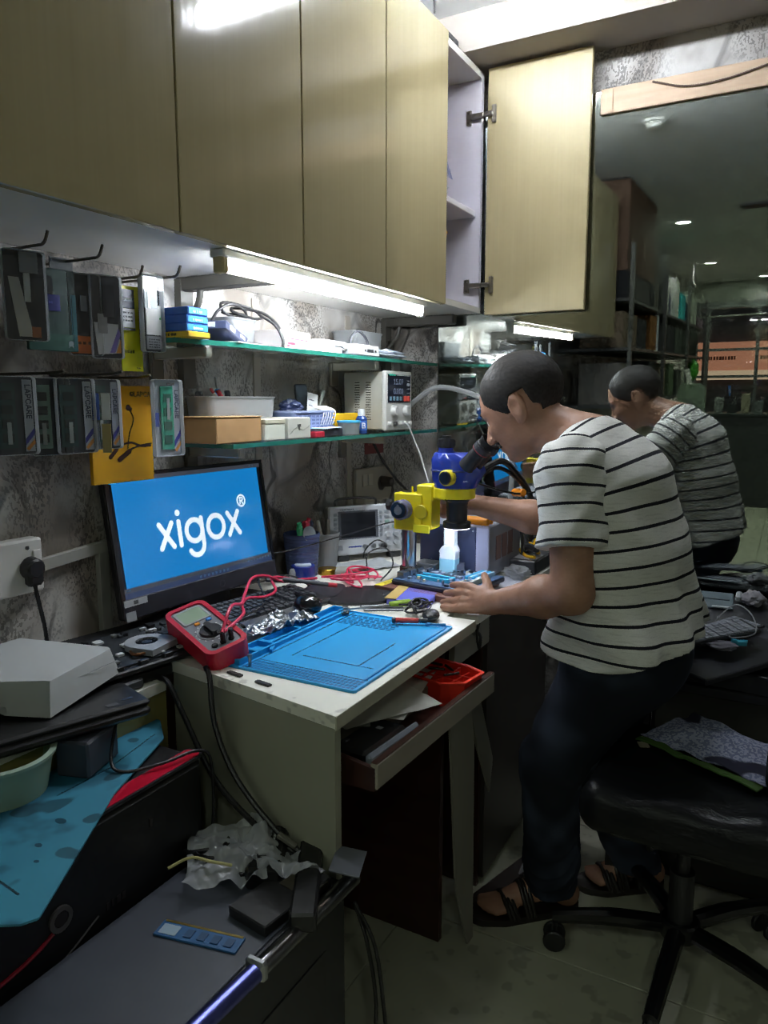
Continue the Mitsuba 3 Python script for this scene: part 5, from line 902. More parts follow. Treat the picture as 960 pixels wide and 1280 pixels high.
part(rk, 'clamp_screw', cat(cyl([PX - 0.030, PY - 0.01, 1.045], [PX - 0.048, PY - 0.012, 1.045], 0.007, 12), cyl([PX - 0.046, PY - 0.012, 1.045], [PX - 0.062, PY - 0.013, 1.045], 0.016, 8, b=0.003)), 'satin', '#15161a')
part(rk, 'pin', cyl([PX + 0.015, PY - 0.01, 1.083], [PX + 0.015, PY - 0.01, 1.10], 0.003, 8), 'satin', '#d8c71e')
part(t, 'arm', cat(box(PX + 0.036, PX + 0.085, PY - 0.03, PY + 0.02, 1.064, 1.108, 0.004), at(box(0, 0.075, -0.018, 0.018, -0.019, 0.014, 0.004), fz(PX + 0.07, PY - 0.006, 1.09, -8))), 'satin', '#d6c414', label='yellow arm')
HX, HY = 0.515, 1.795
part(t, 'ring_mount', lathe([[0.034, 0], [0.052, 0], [0.053, 0.003], [0.053, 0.024], [0.051, 0.027], [0.034, 0.027], [0.034, 0]], (HX, HY, 1.080), 40), 'satin', '#d9c916', label='yellow ring')
def rrbox(m, r): return m
hb = m3.Manifold.hull_points([list(p) for p in np.vstack([
    V([[HX + 0.055 * math.cos(a), HY + 0.05 * math.sin(a), 1.107] for a in np.arange(0, 6.28, 0.26)]),
    V([[HX + 0.060 * math.cos(a) - 0.002, HY + 0.054 * math.sin(a), 1.13] for a in np.arange(0, 6.28, 0.26)]),
    V([[HX - 0.006 + 0.060 * math.cos(a), HY + 0.050 * math.sin(a), 1.178] for a in np.arange(0, 6.28, 0.26)]),
    V([[HX - 0.012 + 0.046 * math.cos(a), HY + 0.040 * math.sin(a), 1.197] for a in np.arange(0, 6.28, 0.26)]),
    V([[HX + 0.062, HY - 0.03, 1.175], [HX + 0.062, HY + 0.03, 1.175], [HX + 0.075, HY - 0.028, 1.15], [HX + 0.075, HY + 0.028, 1.15]])])])
hd = part(t, 'head', hb, 'gloss', '#23358c', smooth=40, label='blue head')
part(hd, 'seam_band', lathe([[0.0595, 0], [0.0615, 0.001], [0.0615, 0.004], [0.0595, 0.005]], (HX - 0.003, HY, 1.150), 40).apply_transform(np.diag([1, 1, 1, 1])), 'satin', '#2b3566')
zk = part(hd, 'zoom_knob', cyl([HX + 0.004, HY - 0.046, 1.137], [HX + 0.002, HY - 0.068, 1.137], 0.021, 28, b=0.003), 'satin', '#cdbb22', label='yellow-ringed zoom knob'); part(zk, 'black_cap', cyl([HX + 0.002, HY - 0.068, 1.137], [HX + 0.0015, HY - 0.073, 1.137], 0.0175, 28, b=0.002), 'gloss', '#101114')
part(hd, 'brand_print', at(squiggle(0.004, 0.02, 4, 0.0006, 6), frame([HX + 0.048, HY - 0.037, 1.128], [0.75, 0.6, 0.1], [0, 0, 1])), 'matte', '#9aa4cc')
part(t, 'trinocular_port', cat(lathe([[0, 0], [0.021, 0], [0.021, 0.012], [0, 0.012]], (HX - 0.030, HY + 0.005, 1.190)), lathe([[0, 0.012], [0.019, 0.012], [0.019, 0.020], [0, 0.020]], (HX - 0.030, HY + 0.005, 1.190))), 'satin', '#2c3f94')
part(t, 'port_cap', cat(*[lathe([[0, a], [r_, a], [r_, b_], [0, b_]], (HX - 0.030, HY + 0.005, 1.210)) for a, b_, r_ in ((0, 0.004, 0.022), (0.004, 0.02, 0.024), (0.02, 0.023, 0.021), (0.023, 0.031, 0.012))]), 'satin', '#131417', label='black camera port')
ex = V([0.60, -0.10, 0.62]); ex /= np.linalg.norm(ex)
for s in (-1, 1):
    e0 = V([HX + 0.050, HY - 0.028 + s * 0.024, 1.165])
    ep = part(t, 'eyepiece', cat(cyl(e0, e0 + ex * 0.060, 0.021, 28, 0.019, b=0.002), cyl(e0 + ex * 0.058, e0 + ex * 0.082, 0.0225, 28, b=0.002)), 'satin', '#131418', label='black eyepiece')
    part(ep, 'grip_ring', cyl(e0 + ex * 0.064, e0 + ex * 0.076, 0.0233, 28), 'satin', '#2a2c33'); part(ep, 'rubber_cup', align(lathe([[0.012, 0], [0.0205, 0], [0.023, 0.016], [0.020, 0.016], [0.012, 0.002], [0.012, 0]], n=28), e0 + ex * 0.082, e0 + ex * 0.1), 'matte', '#0c0c0d'); part(ep, 'red_line', cyl(e0 + ex * 0.0605, e0 + ex * 0.0625, 0.0231, 28), 'satin', '#7a2b33')
part(t, 'objective', lathe([[0, 0.082], [0.033, 0.082], [0.033, 0.074], [0.028, 0.068], [0.027, 0.020], [0.0365, 0.016], [0.0365, 0.002], [0.034, 0], [0.016, 0], [0.016, 0.01], [0, 0.01]], (HX + 0.006, HY, 1.000), 36), 'satin', '#141519', label='black objective')
part(t, 'ring_light', lathe([[0.019, 0.001], [0.019, -0.0015], [0.033, -0.0015], [0.033, 0.001]], (HX + 0.006, HY, 1.000), 32), 'matte', '#e8eefa', emit=(L_RING, 2), label='lit ring light')
solo('ring_light_cable', 'bundle of thick black cable arching behind the microscope towards the mirror', 'cable', cat(tube([(0.56, 1.87, 1.15), (0.575, 1.98, 1.165), (0.585, 2.08, 1.12), (0.60, 2.16, 1.05), (0.60, 2.20, 0.96), (0.57, 2.24, 0.88)], 0.009), tube([(0.55, 1.87, 1.13), (0.565, 1.99, 1.145), (0.59, 2.12, 1.085), (0.615, 2.2, 0.99), (0.60, 2.25, 0.88)], 0.006), tube([(0.545, 1.88, 1.11), (0.57, 2.02, 1.075), (0.60, 2.12, 1.06), (0.64, 2.2, 1.07)], 0.003)), 'satin', '#161618')

# ------------------------------------------------------------------ in and under the tray
ZT2 = 0.694
def shard(w, d, seed, n=7):
    r = random.Random(seed); return sg.Polygon([(w / 2 * r.uniform(0.75, 1) * math.cos(a), d / 2 * r.uniform(0.75, 1) * math.sin(a)) for a in np.arange(n) * 2 * math.pi / n])
for i, (x, y, w, d, a, zz, lab) in enumerate([(0.55, 1.30, 0.21, 0.28, 12, 0.040, 'large pale sheet of paper spread in the pull-out tray'), (0.60, 1.22, 0.15, 0.22, -28, 0.043, 'second pale sheet lying across the first in the pull-out tray'), (0.52, 1.16, 0.18, 0.16, 30, 0.037, 'crumpled grey sheet at the back of the pull-out tray')]):
    solo('paper_sheet', lab, 'paper', at(sheet(w, d, 0.006, 9, 50 + i, 0.002, 0.0006), fz(x, y, ZT2 + zz, a)), 'matte', ['#b5b4ad', '#c2c1ba', '#8e8d86'][i], smooth=30)
solo('old_notebook', 'stack of old flat books under the papers in the pull-out tray', 'book', bx(0.53, 1.24, ZT2 + 0.017, 0.22, 0.34, 0.034, 0.002), 'satin', '#6a655a')
t = thing('laptop_battery', 'black and silver laptop battery in the near end of the pull-out tray', 'battery')
F = fz(0.66, 1.115, ZT2, -4)
part(t, 'case', at(cat(bx(-0.01, 0, 0.018, 0.07, 0.14, 0.036, 0.006)), F), 'gloss', '#17181b'); part(t, 'silver_edge', at(bx(0.032, 0.012, 0.018, 0.014, 0.17, 0.034, 0.006), F), 'satin', '#6f7680'); part(t, 'printed_mark', at(bx(-0.01, 0.03, 0.0363, 0.012, 0.01, 0.0006), F), 'matte', '#8a8d92'); part(t, 'clip', at(cat(bx(-0.03, -0.05, 0.038, 0.01, 0.014, 0.004, 0.001), bx(-0.03, 0.05, 0.038, 0.01, 0.014, 0.004, 0.001)), F), 'satin', '#2d2f33')
solo('card_strip', 'cream strip of card beside the laptop battery', 'card', at(bx(0, 0, 0.010, 0.008, 0.17, 0.02), fz(0.703, 1.125, ZT2, -4)), 'matte', '#b7ad98')
t = thing('red_organizer', 'red plastic parts tray with compartments at the far end of the pull-out tray', 'organizer')
F = fz(0.652, 1.435, ZT2, -8)
o = sg.Polygon([(-0.075, -0.05), (0.03, -0.062), (0.068, -0.03), (0.068, 0.045), (0.02, 0.062), (-0.075, 0.06)])
part(t, 'shell', at(cat(extr(o.difference(o.buffer(-0.003)), 0.050), extr(o, 0.022)), F), 'satin', '#d3301f')
part(t, 'divider', at(cat(bx(0.01, 0.0, 0.034, 0.003, 0.10, 0.026), bx(0.04, 0.0, 0.034, 0.003, 0.08, 0.024), bx(-0.03, 0.0, 0.034, 0.003, 0.10, 0.026), bx(0.0, 0.012, 0.034, 0.13, 0.003, 0.024), bx(0.0, -0.02, 0.034, 0.13, 0.003, 0.024)), F), 'satin', '#c62b1c')
part(t, 'flange', at(extr(o.buffer(0.006).difference(o.buffer(-0.001)), 0.003, 0.048), F), 'satin', '#dd3a26')
for i, (x, y, a) in enumerate([(-0.02, 0.0, 20), (0.0, 0.02, -30), (0.025, -0.01, 60), (-0.04, 0.025, 5)]):
    solo('screwdriver_bit', ['black bit lying nearest the middle of the red organizer', 'black bit by the dividing wall of the red organizer', 'slanted black bit at the front of the red organizer', 'black bit at the back of the red organizer'][i], 'bit', at(cyl([-0.018, 0, 0], [0.018, 0, 0], 0.003, 8), F @ fz(x, y, 0.053, a)), 'satin', '#1e1413')
for i, (pts, c, lab, xx, tilt) in enumerate([
        ([(1.485, 0.68), (1.60, 0.68), (1.62, 0.50), (1.57, 0.02), (1.54, 0.02), (1.485, 0.20)], '#77756c', 'tall off-white board leaning under the bench beside the inner panel', 0.672, 3),
        ([(1.60, 0.66), (1.66, 0.66), (1.76, 0.40), (1.73, 0.32), (1.66, 0.47)], '#6c6a62', 'narrow off-white board leaning behind the taller one', 0.664, 3)]):
    solo('leaning_board', lab, 'board', at(extr(pts, 0.006), frame([xx, 0, 0], [0, 1, 0], [-math.sin(math.radians(tilt)), 0, 1])), 'matte', c)
solo('white_offcut', 'white triangular offcut on the floor behind the sandalled foot', 'offcut', at(extr([(-0.08, 0), (0.055, 0.0), (0.06, 0.17)], 0.004), frame([0.74, 1.86, 0.004], [0.55, 0.83, 0], [-0.3, 0.1, 1])), 'matte', '#b9b9bd')
solo('dark_plank', 'dark plank lying at a slant on the floor under the bench', 'plank', at(bx(0, 0, 0.012, 0.05, 0.34, 0.024, 0.002), fz(0.69, 1.83, 0.02, -24, 0, 10)), 'satin', '#211612')

# ------------------------------------------------------------------ left of the bench
t = thing('narrow_counter', 'narrow white-topped counter with an olive side, left of the workbench', 'counter')
part(t, 'top', box(0.002, 0.262, 0.56, 1.000, 0.778, 0.80, 0.001), 'desk_white', smooth=False)
part(t, 'side_panel', box(0.236, 0.254, 0.97, 1.005, 0.0, 0.778), 'satin', '#857b49', label='olive panel'); part(t, 'end_panel', box(0.02, 0.250, 0.986, 1.004, 0.0, 0.778), 'satin', '#7d7345')
labels[t]['label'] = 'narrow white-topped counter with an olive side panel, left of the workbench'
scene[f'{t}__side_panel'] = None
put(f'{t}__side_panel', box(0.238, 0.254, 0.56, 1.006, 0.0, 0.778), 'satin', '#857b49')
t = thing('open_laptop_base', 'opened laptop base with bare board, fan and copper pipes, left of the multimeter', 'laptop')
F = fz(0.135, 0.985, 0.832, -14, 0, 2)
part(t, 'tray', at(bx(0, 0, 0.006, 0.26, 0.36, 0.012, 0.003), F), 'satin', '#1b1c1f'); part(t, 'board', at(bx(0.02, 0.03, 0.014, 0.19, 0.26, 0.003), F), 'satin', '#24282c')
fan = part(t, 'fan_shell', at(cat(extr(sg.Point(0, 0).buffer(0.042).union(sg.box(-0.042, 0, 0.042, 0.05)).difference(sg.Point(0, 0).buffer(0.022)), 0.012)), F @ fz(0.055, 0.045, 0.018, -70)), 'satin', '#8f9398')
part(fan, 'hub', at(cyl([0, 0, 0.001], [0, 0, 0.010], 0.010, 20), F @ fz(0.055, 0.045, 0.018)), 'satin', '#15161a')
for k in range(13): part(fan, 'blade', at(bx(0.015, 0, 0.006, 0.012, 0.0012, 0.008), F @ fz(0.055, 0.045, 0.018, k * 27.7)), 'satin', '#1e2024')
for k in range(3): part(t, 'heat_pipe', at(tube([(0.055 + 0.008 * k, 0.085, 0.026), (0.06 + 0.009 * k, 0.12, 0.026), (0.058 + 0.009 * k, 0.165, 0.024)], 0.0032, 8), F), 'metal', '#a8805a')
part(t, 'heat_pipe', at(tube([(0.03, 0.02, 0.020), (0.09, 0.0, 0.022), (0.10, 0.05, 0.024)], 0.003), F), 'metal', '#9c6a48'); part(t, 'fin_block', at(cat(*[bx(0.062 + 0.002 * 0, 0.168 + 0.0 * k, 0.026, 0.04, 0.0012, 0.014).apply_translation([0, 0.0022 * k, 0]) for k in range(8)]), F), 'metal', '#5b4a3a')
r = random.Random(11)
for k in range(60): part(t, 'component', at(bx(r.uniform(-0.06, 0.11), r.uniform(-0.16, 0.16), 0.0185, r.uniform(0.004, 0.02), r.uniform(0.004, 0.02), r.uniform(0.003, 0.006)), F), 'satin', r.choice(['#15171a', '#9ea2a5', '#3b3f43', '#6c6f70', '#c6c9ca', '#202428']))
for k in range(7): part(t, 'edge_clip', at(bx(0.122, -0.15 + 0.05 * k, 0.016, 0.010, 0.018, 0.010, 0.001), F), 'satin', '#26282b')
t = thing('spare_laptop_shell', 'flat grey laptop shell under the opened laptop base', 'laptop shell')
part(t, 'shell', at(bx(0, 0, 0.010, 0.24, 0.36, 0.020, 0.004), fz(0.125, 0.78, 0.800, -4)), 'satin', '#45484b'); part(t, 'palm_rest', at(bx(-0.03, 0, 0.0215, 0.14, 0.33, 0.003), fz(0.125, 0.78, 0.800, -4)), 'satin', '#585c5f')
solo('laptop_cover', 'black laptop lid between the counter and the multimeter', 'laptop lid', at(bx(0, 0, 0.012, 0.16, 0.14, 0.024, 0.003), fz(0.17, 0.99, 0.801, -10)), 'satin', '#131315')
for i, (p, lab) in enumerate([([(0.254, 0.99, 0.806), (0.285, 0.985, 0.80), (0.33, 0.975, 0.75), (0.42, 0.952, 0.66), (0.52, 0.945, 0.60), (0.60, 0.945, 0.565)], 'thick black cable sagging across the bench end panel, upper of the two'), ([(0.355, 1.01, 0.838), (0.375, 0.998, 0.825), (0.41, 0.97, 0.75), (0.47, 0.955, 0.67), (0.56, 0.95, 0.60), (0.625, 0.955, 0.563)], 'thick black cable dropping from under the multimeter down the bench end panel')]):
    solo('black_cable', lab, 'cable', tube(p, 0.0052), 'satin', '#101011')

# stacked PC cases with the dirty blue mat
t = thing('upper_pc_case', 'black computer case with a red top strip lying under the dirty blue mat', 'computer case')
part(t, 'shell', box(0.264, 0.42, 0.30, 0.93, 0.475, 0.716, 0.014), 'satin', '#0b0b0d'); part(t, 'red_strip', at(extr(rrect(0.225, 0.032, 0.010), 0.006), fz(0.402, 0.812, 0.7145, 90)), 'gloss', '#b31630', label='glossy red strip'); part(t, 'strip_border', at(extr(rrect(0.235, 0.040, 0.013).difference(rrect(0.225, 0.032, 0.010)), 0.005), fz(0.402, 0.812, 0.7145, 90)), 'gloss', '#26262a')
part(t, 'power_ring', at(lathe([[0.012, 0], [0.019, 0], [0.019, 0.004], [0.012, 0.004], [0.012, 0]]), frame([0.42, 0.625, 0.598], [0, 1, 0], [0, 0, 1])), 'satin', '#4c4a4a'); part(t, 'power_button', cyl([0.42, 0.625, 0.598], [0.423, 0.625, 0.598], 0.0115, 24), 'satin', '#1d1717')
part(t, 'red_arc', tube([(0.421, 0.612, 0.583), (0.421, 0.58, 0.571), (0.421, 0.53, 0.563), (0.421, 0.47, 0.56)], 0.0032), 'gloss', '#7a1022'); part(t, 'grey_seam', tube([(0.421, 0.69, 0.56), (0.421, 0.62, 0.53), (0.421, 0.52, 0.515), (0.421, 0.42, 0.512)], 0.0016), 'satin', '#3d3b3c')
part(t, 'badge', at(squiggle(0.012, 0.04, 4, 0.001, 90), frame([0.4205, 0.725, 0.565], [0, 1, 0], [0, 0, 1])), 'satin', '#221c1d'); part(t, 'lock_slot', bx(0.421, 0.80, 0.655, 0.002, 0.006, 0.014), 'satin', '#2a2424')
t = thing('lower_pc_case', 'black computer case standing on the floor under the red-striped one', 'computer case')
part(t, 'shell', box(0.262, 0.402, 0.30, 0.912, 0.0, 0.474, 0.012), 'satin', '#09090b'); part(t, 'drive_door', box(0.402, 0.405, 0.50, 0.72, 0.30, 0.40, 0.001), 'satin', '#101013'); part(t, 'usb_port', bx(0.4035, 0.66, 0.25, 0.002, 0.012, 0.006), 'satin', '#3a2c22')
t = thing('dirty_blue_mat', 'grubby teal-blue repair mat draped over the top of the upper computer case', 'mat')
mp = sg.Polygon([(0.20, 0.985), (0.262, 0.975), (0.322, 0.925), (0.398, 0.745), (0.545, 0.505), (0.537, 0.490), (0.505, 0.47), (0.20, 0.42)]).buffer(0.004)
part(t, 'sheet', extr(mp, 0.003, 0.7225), 'dirty_mat', smooth=False); [part(t, 'groove', extr(S(q).buffer(b), 0.0007, 0.7252), 'satin', '#0c2733') for q, b in (([(0.49, 0.52), (0.40, 0.53), (0.30, 0.52)], 0.0015), ([(0.30, 0.93), (0.33, 0.80), (0.33, 0.70)], 0.0008), ([(0.455, 0.50), (0.44, 0.525)], 0.0013), ([(0.43, 0.49), (0.40, 0.51)], 0.003))]
[part(t, 'stain', extr(affinity.scale(sg.Point(x, y).buffer(1, 8), a, b), 0.0004, 0.7253), 'satin', '#0f3a4d') for x, y, a, b in ((0.395, 0.655, 0.010, 0.006), (0.42, 0.60, 0.006, 0.004), (0.45, 0.575, 0.004, 0.003))]
t = thing('plastic_bowl', 'pale green round plastic bowl standing on the dirty blue mat', 'bowl')
part(t, 'wall', lathe([[0, 0], [0.066, 0], [0.078, 0.062], [0.080, 0.064], [0.074, 0.064], [0.064, 0.004], [0, 0.004]], (0.245, 0.665, 0.7258), 48), 'satin', '#8ba28e'); part(t, 'rim', lathe([[0.074, 0.060], [0.082, 0.060], [0.083, 0.065], [0.074, 0.066], [0.074, 0.060]], (0.245, 0.665, 0.7258), 48), 'satin', '#9aae9c')
solo('grey_adapter_block', 'dark grey block on the dirty mat propping up the black laptop', 'block', at(bx(0, 0, 0.031, 0.06, 0.09, 0.062, 0.004), fz(0.292, 0.79, 0.7258, 18)), 'satin', '#3a3d45')
t = thing('black_laptop', 'closed black laptop resting on the bowl and the grey block', 'laptop')
F = fz(0.172, 0.735, 0.795, -18, 0, 0)
part(t, 'base', at(box(-0.13, 0.13, -0.19, 0.19, 0.0, 0.018, 0.006), F), 'satin', '#0e0e10'); part(t, 'lid', at(box(-0.13, 0.128, -0.19, 0.19, 0.0185, 0.029, 0.004), F), 'satin', '#121214'); part(t, 'sticker', at(bx(0.11, 0.13, 0.0293, 0.012, 0.02, 0.0006), F), 'satin', '#3f4044'); part(t, 'silver_logo', at(bx(0.10, 0.16, 0.0293, 0.006, 0.02, 0.0006), F), 'metal', '#8e9094')
t = thing('white_router_box', 'off-white plastic box with sloping sides lying on the closed black laptop', 'box')
q = V([(0.060, 0.62), (0.205, 0.72), (0.232, 0.885), (0.05, 0.86), (0.0, 0.70)])
wb = m3.Manifold.hull_points([[0.05, 0.60, 0.845], [0.277, 0.735, 0.845 - 0.018], [0.245, 0.905, 0.842], [0.03, 0.86, 0.842], [0.03, 0.60, 0.842], [0.05, 0.60, 0.885], [0.262, 0.738, 0.886], [0.235, 0.895, 0.888], [0.22, 0.905, 0.886], [0.03, 0.86, 0.886], [0.03, 0.60, 0.886], [0.268, 0.745, 0.884]])
cut = m3.Manifold.cube([0.05, 0.09, 0.028], True).translate([0.21, 0.655, 0.832])
part(t, 'housing', wb - cut, 'satin', '#b9bcbd', smooth=25); part(t, 'seam', tube([(0.2655, 0.745, 0.868), (0.249, 0.895, 0.868)], 0.0006, 5), 'satin', '#8d9092')
labels[t]['label'] = 'off-white plastic box with sloping sides lying on the closed black laptop'
solo('thin_black_cord', 'thin black cord running from under the black laptop down the front of the cases', 'cord', tube([(0.30, 0.85, 0.80), (0.335, 0.80, 0.742), (0.365, 0.80, 0.728), (0.40, 0.85, 0.729), (0.418, 0.915, 0.728), (0.43, 0.935, 0.70), (0.432, 0.93, 0.58), (0.43, 0.90, 0.52), (0.44, 0.88, 0.46)], 0.0028), 'satin', '#131316')

# low black machine in the foreground with clutter on it
t = thing('floor_printer', 'low black machine with a shiny bar along its edge, before the bench end panel', 'machine')
PZ = 0.545
part(t, 'body', box(0.43, 0.690, 0.45, 0.965, 0.0, PZ, 0.008), 'satin', '#111216'); part(t, 'top_plate', box(0.436, 0.668, 0.46, 0.945, PZ, PZ + 0.003, 0.001), 'satin', '#3a3e47'); part(t, 'front_bar', cyl([0.690, 0.735, PZ + 0.002], [0.700, 0.975, PZ + 0.002], 0.013, 20, b=0.002), 'chrome', '#77777a', label='shiny bar'); part(t, 'violet_bar_end', cyl([0.683, 0.60, PZ + 0.002], [0.690, 0.728, PZ + 0.002], 0.0135, 20, b=0.002), 'metal', '#5a5ea0'); part(t, 'bar_clamp', at(bx(0, 0, 0, 0.034, 0.014, 0.030, 0.004), fz(0.688, 0.732, PZ + 0.004)), 'metal', '#a9abad')
part(t, 'side_recess', box(0.6895, 0.692, 0.52, 0.90, 0.06, 0.46, 0.001), 'satin', '#0c0d10')
t = thing('memory_stick', 'blue memory stick lying on the low black machine', 'memory')
F = fz(0.575, 0.740, PZ + 0.003, 12)
part(t, 'board', at(bx(0, 0, 0.002, 0.135, 0.032, 0.003), F), 'satin', '#1f4f7c'); part(t, 'gold_edge', at(bx(0, 0.0145, 0.0022, 0.13, 0.004, 0.0036), F), 'metal', '#a08a52')
for k in range(4): part(t, 'chip', at(bx(-0.015 + 0.022 * k, -0.002, 0.0042, 0.012, 0.016, 0.002), F), 'satin', '#1b3f63')
part(t, 'label', at(bx(-0.048, -0.002, 0.0038, 0.028, 0.02, 0.001), F), 'matte', '#8fa1b2')
t = thing('black_power_adapter', 'black power adapter with a printed label among the clutter on the low machine', 'adapter')
F = fz(0.560, 0.925, PZ + 0.003, 30)
part(t, 'body', at(bx(0, 0, 0.020, 0.06, 0.13, 0.04, 0.006), F), 'gloss', '#0d0d0f'); part(t, 'label', at(bx(0.0, 0.012, 0.0405, 0.030, 0.085, 0.0008), F), 'satin', '#2a2b2d'); part(t, 'label_print', at(cat(bx(0, -0.024, 0.0412, 0.024, 0.010, 0.0005), *[bx(-0.008 + 0.008 * i, -0.008 + 0.012 * j, 0.0412, 0.004, 0.009, 0.0005) for i in range(3) for j in range(5)]), F), 'matte', '#8b8d8e')
solo('black_cable_pile', 'pile of black cables heaped behind the plastic bag on the low machine', 'cable', cat(*[tube([(0.46 + 0.03 * math.sin(i * 1.7 + k * 0.9) + 0.025 * k, 0.90 + 0.045 * math.cos(i * 1.3 + k) , PZ + 0.012 + 0.010 * (1 + math.sin(i * 0.9 + k * 2))) for i in range(12)], 0.0045, 7, 5) for k in range(4)]), 'gloss', '#0c0c0e')
solo('crinkled_bag', 'crinkled translucent plastic bag glinting on the low black machine', 'bag', cat(at(sheet(0.13, 0.15, 0.060, 13, 61, 0.004, 0.0006), fz(0.505, 0.885, PZ + 0.022, 40, -8, 10)), at(sheet(0.09, 0.15, 0.055, 15, 67, 0.004, 0.0006), fz(0.592, 0.905, PZ + 0.030, 68, 16, 0))), 'poly_film', smooth=40)
solo('pale_wire', 'pale cream wire lying over the plastic bag', 'wire', tube([(0.455, 0.80, PZ + 0.04), (0.48, 0.825, PZ + 0.052), (0.52, 0.83, PZ + 0.055), (0.545, 0.85, PZ + 0.045)], 0.0024), 'satin', '#a8a06e')
t = thing('silver_drive', 'dark laptop drive with a scuffed silver edge under the plastic bag', 'drive')
part(t, 'case', at(bx(0, 0, 0.009, 0.08, 0.15, 0.018, 0.002), fz(0.632, 0.865, PZ + 0.003, -8)), 'satin', '#1b1b1d'); part(t, 'silver_edge', at(cat(bx(0.0405, 0.02, 0.009, 0.002, 0.09, 0.014), bx(0.01, 0.03, 0.0185, 0.05, 0.04, 0.002)), fz(0.632, 0.865, PZ + 0.003, -8)), 'metal', '#8a8477')
t = thing('long_black_adapter', 'long black box lying at a slant against the bench end panel on the low machine', 'box')
part(t, 'box', at(bx(0, 0, 0.016, 0.04, 0.20, 0.032, 0.004), fz(0.655, 0.905, PZ + 0.004, 30)), 'satin', '#131315')
solo('grey_card_sheet', 'small grey card sheet hanging over the corner of the low machine', 'card', at(bx(0, 0, 0.001, 0.05, 0.07, 0.002), fz(0.700, 0.955, PZ + 0.040, 20, 8)), 'matte', '#5d6067')
solo('grey_cable_end', 'grey cable end with a metal tip lying along the bench end panel', 'cable', cyl([0.565, 0.947, PZ + 0.052], [0.60, 0.950, PZ + 0.038], 0.006, 12, b=0.001), 'satin', '#55534b')
for i, (x, w) in enumerate(((0.715, 'left'), (0.73, 'right'))): solo('power_cable', f'thin black cord hanging to the floor beside the low machine, {w} one', 'cord', tube([(0.70, 0.975, 0.50), (x, 0.99, 0.42), (x + 0.012, 1.0, 0.30), (x + 0.02 * i, 1.01, 0.15), (x + 0.03, 1.03, 0.01), (x + 0.05, 1.06, 0.006)], 0.0035), 'satin', '#0f0f11')

# ------------------------------------------------------------------ office chair
t = thing('office_chair', 'black padded swivel chair behind the man', 'chair')
CXc, CYc, SZ = 1.165, 1.650, 0.552
BXc, BYc = 1.13, 1.735      # the column stands a little off the seat's centre
def seatf(P):
    q = P - V([CXc + 0.02, CYc - 0.01, SZ - 0.05]); a = np.abs(q)
    ex_ = np.maximum(a - V([0.190, 0.155, 0.008]), 0); d = np.linalg.norm(ex_, axis=1) - 0.047
    return d + 0.014 * np.exp(-(q[:, 0] ** 2 + q[:, 1] ** 2) / 0.03) * (q[:, 2] > 0) + 0.004 * np.sin(q[:, 0] * 40 + 2 * np.sin(q[:, 1] * 22)) * np.exp(-((a[:, 1] - 0.17) / 0.04) ** 2)
part(t, 'seat', surface(seatf, [CXc - 0.25, CYc - 0.25, SZ - 0.13], [CXc + 0.30, CYc + 0.23, SZ + 0.03], 0.008), 'vinyl', smooth=True)
part(t, 'seat_pan', box(CXc - 0.17, CXc + 0.2, CYc - 0.15, CYc + 0.15, SZ - 0.13, SZ - 0.095, 0.01), 'satin', '#0e0e10'); part(t, 'mechanism', box(BXc - 0.07, BXc + 0.11, BYc - 0.13, BYc + 0.05, SZ - 0.17, SZ - 0.125, 0.008), 'satin', '#141416')
part(t, 'gas_column', cat(cyl([BXc, BYc, 0.115], [BXc, BYc, 0.25], 0.028, 24), cyl([BXc, BYc, 0.25], [BXc, BYc, SZ - 0.165], 0.016, 20)), 'satin', '#17171a'); part(t, 'tilt_lever', tube([(BXc, BYc - 0.05, SZ - 0.145), (BXc - 0.03, BYc - 0.16, SZ - 0.15), (BXc - 0.05, BYc - 0.20, SZ - 0.152)], 0.006), 'metal', '#4b4b4d')
hub = part(t, 'star_base', cat(cyl([BXc, BYc, 0.085], [BXc, BYc, 0.13], 0.045, 24, b=0.005), *[tube([(BXc, BYc, 0.108), (BXc + 0.15 * math.cos(a), BYc + 0.15 * math.sin(a), 0.104), (BXc + 0.29 * math.cos(a), BYc + 0.29 * math.sin(a), 0.082)], [0.021] * 8 + [0.021 - 0.0005 * i for i in range(9)], 10) for a in np.radians([195, 195 + 72, 195 + 144, 195 + 216, 195 + 288])]), 'gloss', '#0c0c0e')
for a in np.radians([195, 267, 339, 51, 123]):
    cx_, cy_ = BXc + 0.285 * math.cos(a), BYc + 0.285 * math.sin(a)
    cs = part(t, 'castor', cat(*[cyl([cx_ - 0.018 * s * math.sin(a) - 0.006 * math.sin(a), cy_ + 0.018 * s * math.cos(a) + 0.006 * math.cos(a), 0.027], [cx_ - 0.018 * s * math.sin(a) + 0.006 * math.sin(a), cy_ + 0.018 * s * math.cos(a) - 0.006 * math.cos(a), 0.027], 0.027, 20, b=0.003) for s in (-1, 1)]), 'satin', '#101012'); part(cs, 'stem', cyl([cx_, cy_, 0.03], [cx_, cy_, 0.085], 0.007, 10), 'metal', '#5a5a5c')
def backf(P):
    q = P - V([1.375, CYc, 0.83]); q = np.stack([q[:, 0] * 0.97 - q[:, 2] * 0.20 , q[:, 1], q[:, 2]], 1); a = np.abs(q)
    return np.linalg.norm(np.maximum(a - V([0.005, 0.135, 0.20]), 0), axis=1) - 0.042
part(t, 'backrest', surface(backf, [1.21, CYc - 0.26, 0.54], [1.57, CYc + 0.26, 1.12], 0.009), 'vinyl', smooth=True)
part(t, 'back_bar', tube([(CXc + 0.06, CYc, SZ - 0.14), (CXc + 0.30, CYc, SZ - 0.13), (1.44, CYc, SZ - 0.02), (1.43, CYc, 0.72)], 0.018), 'satin', '#121214')
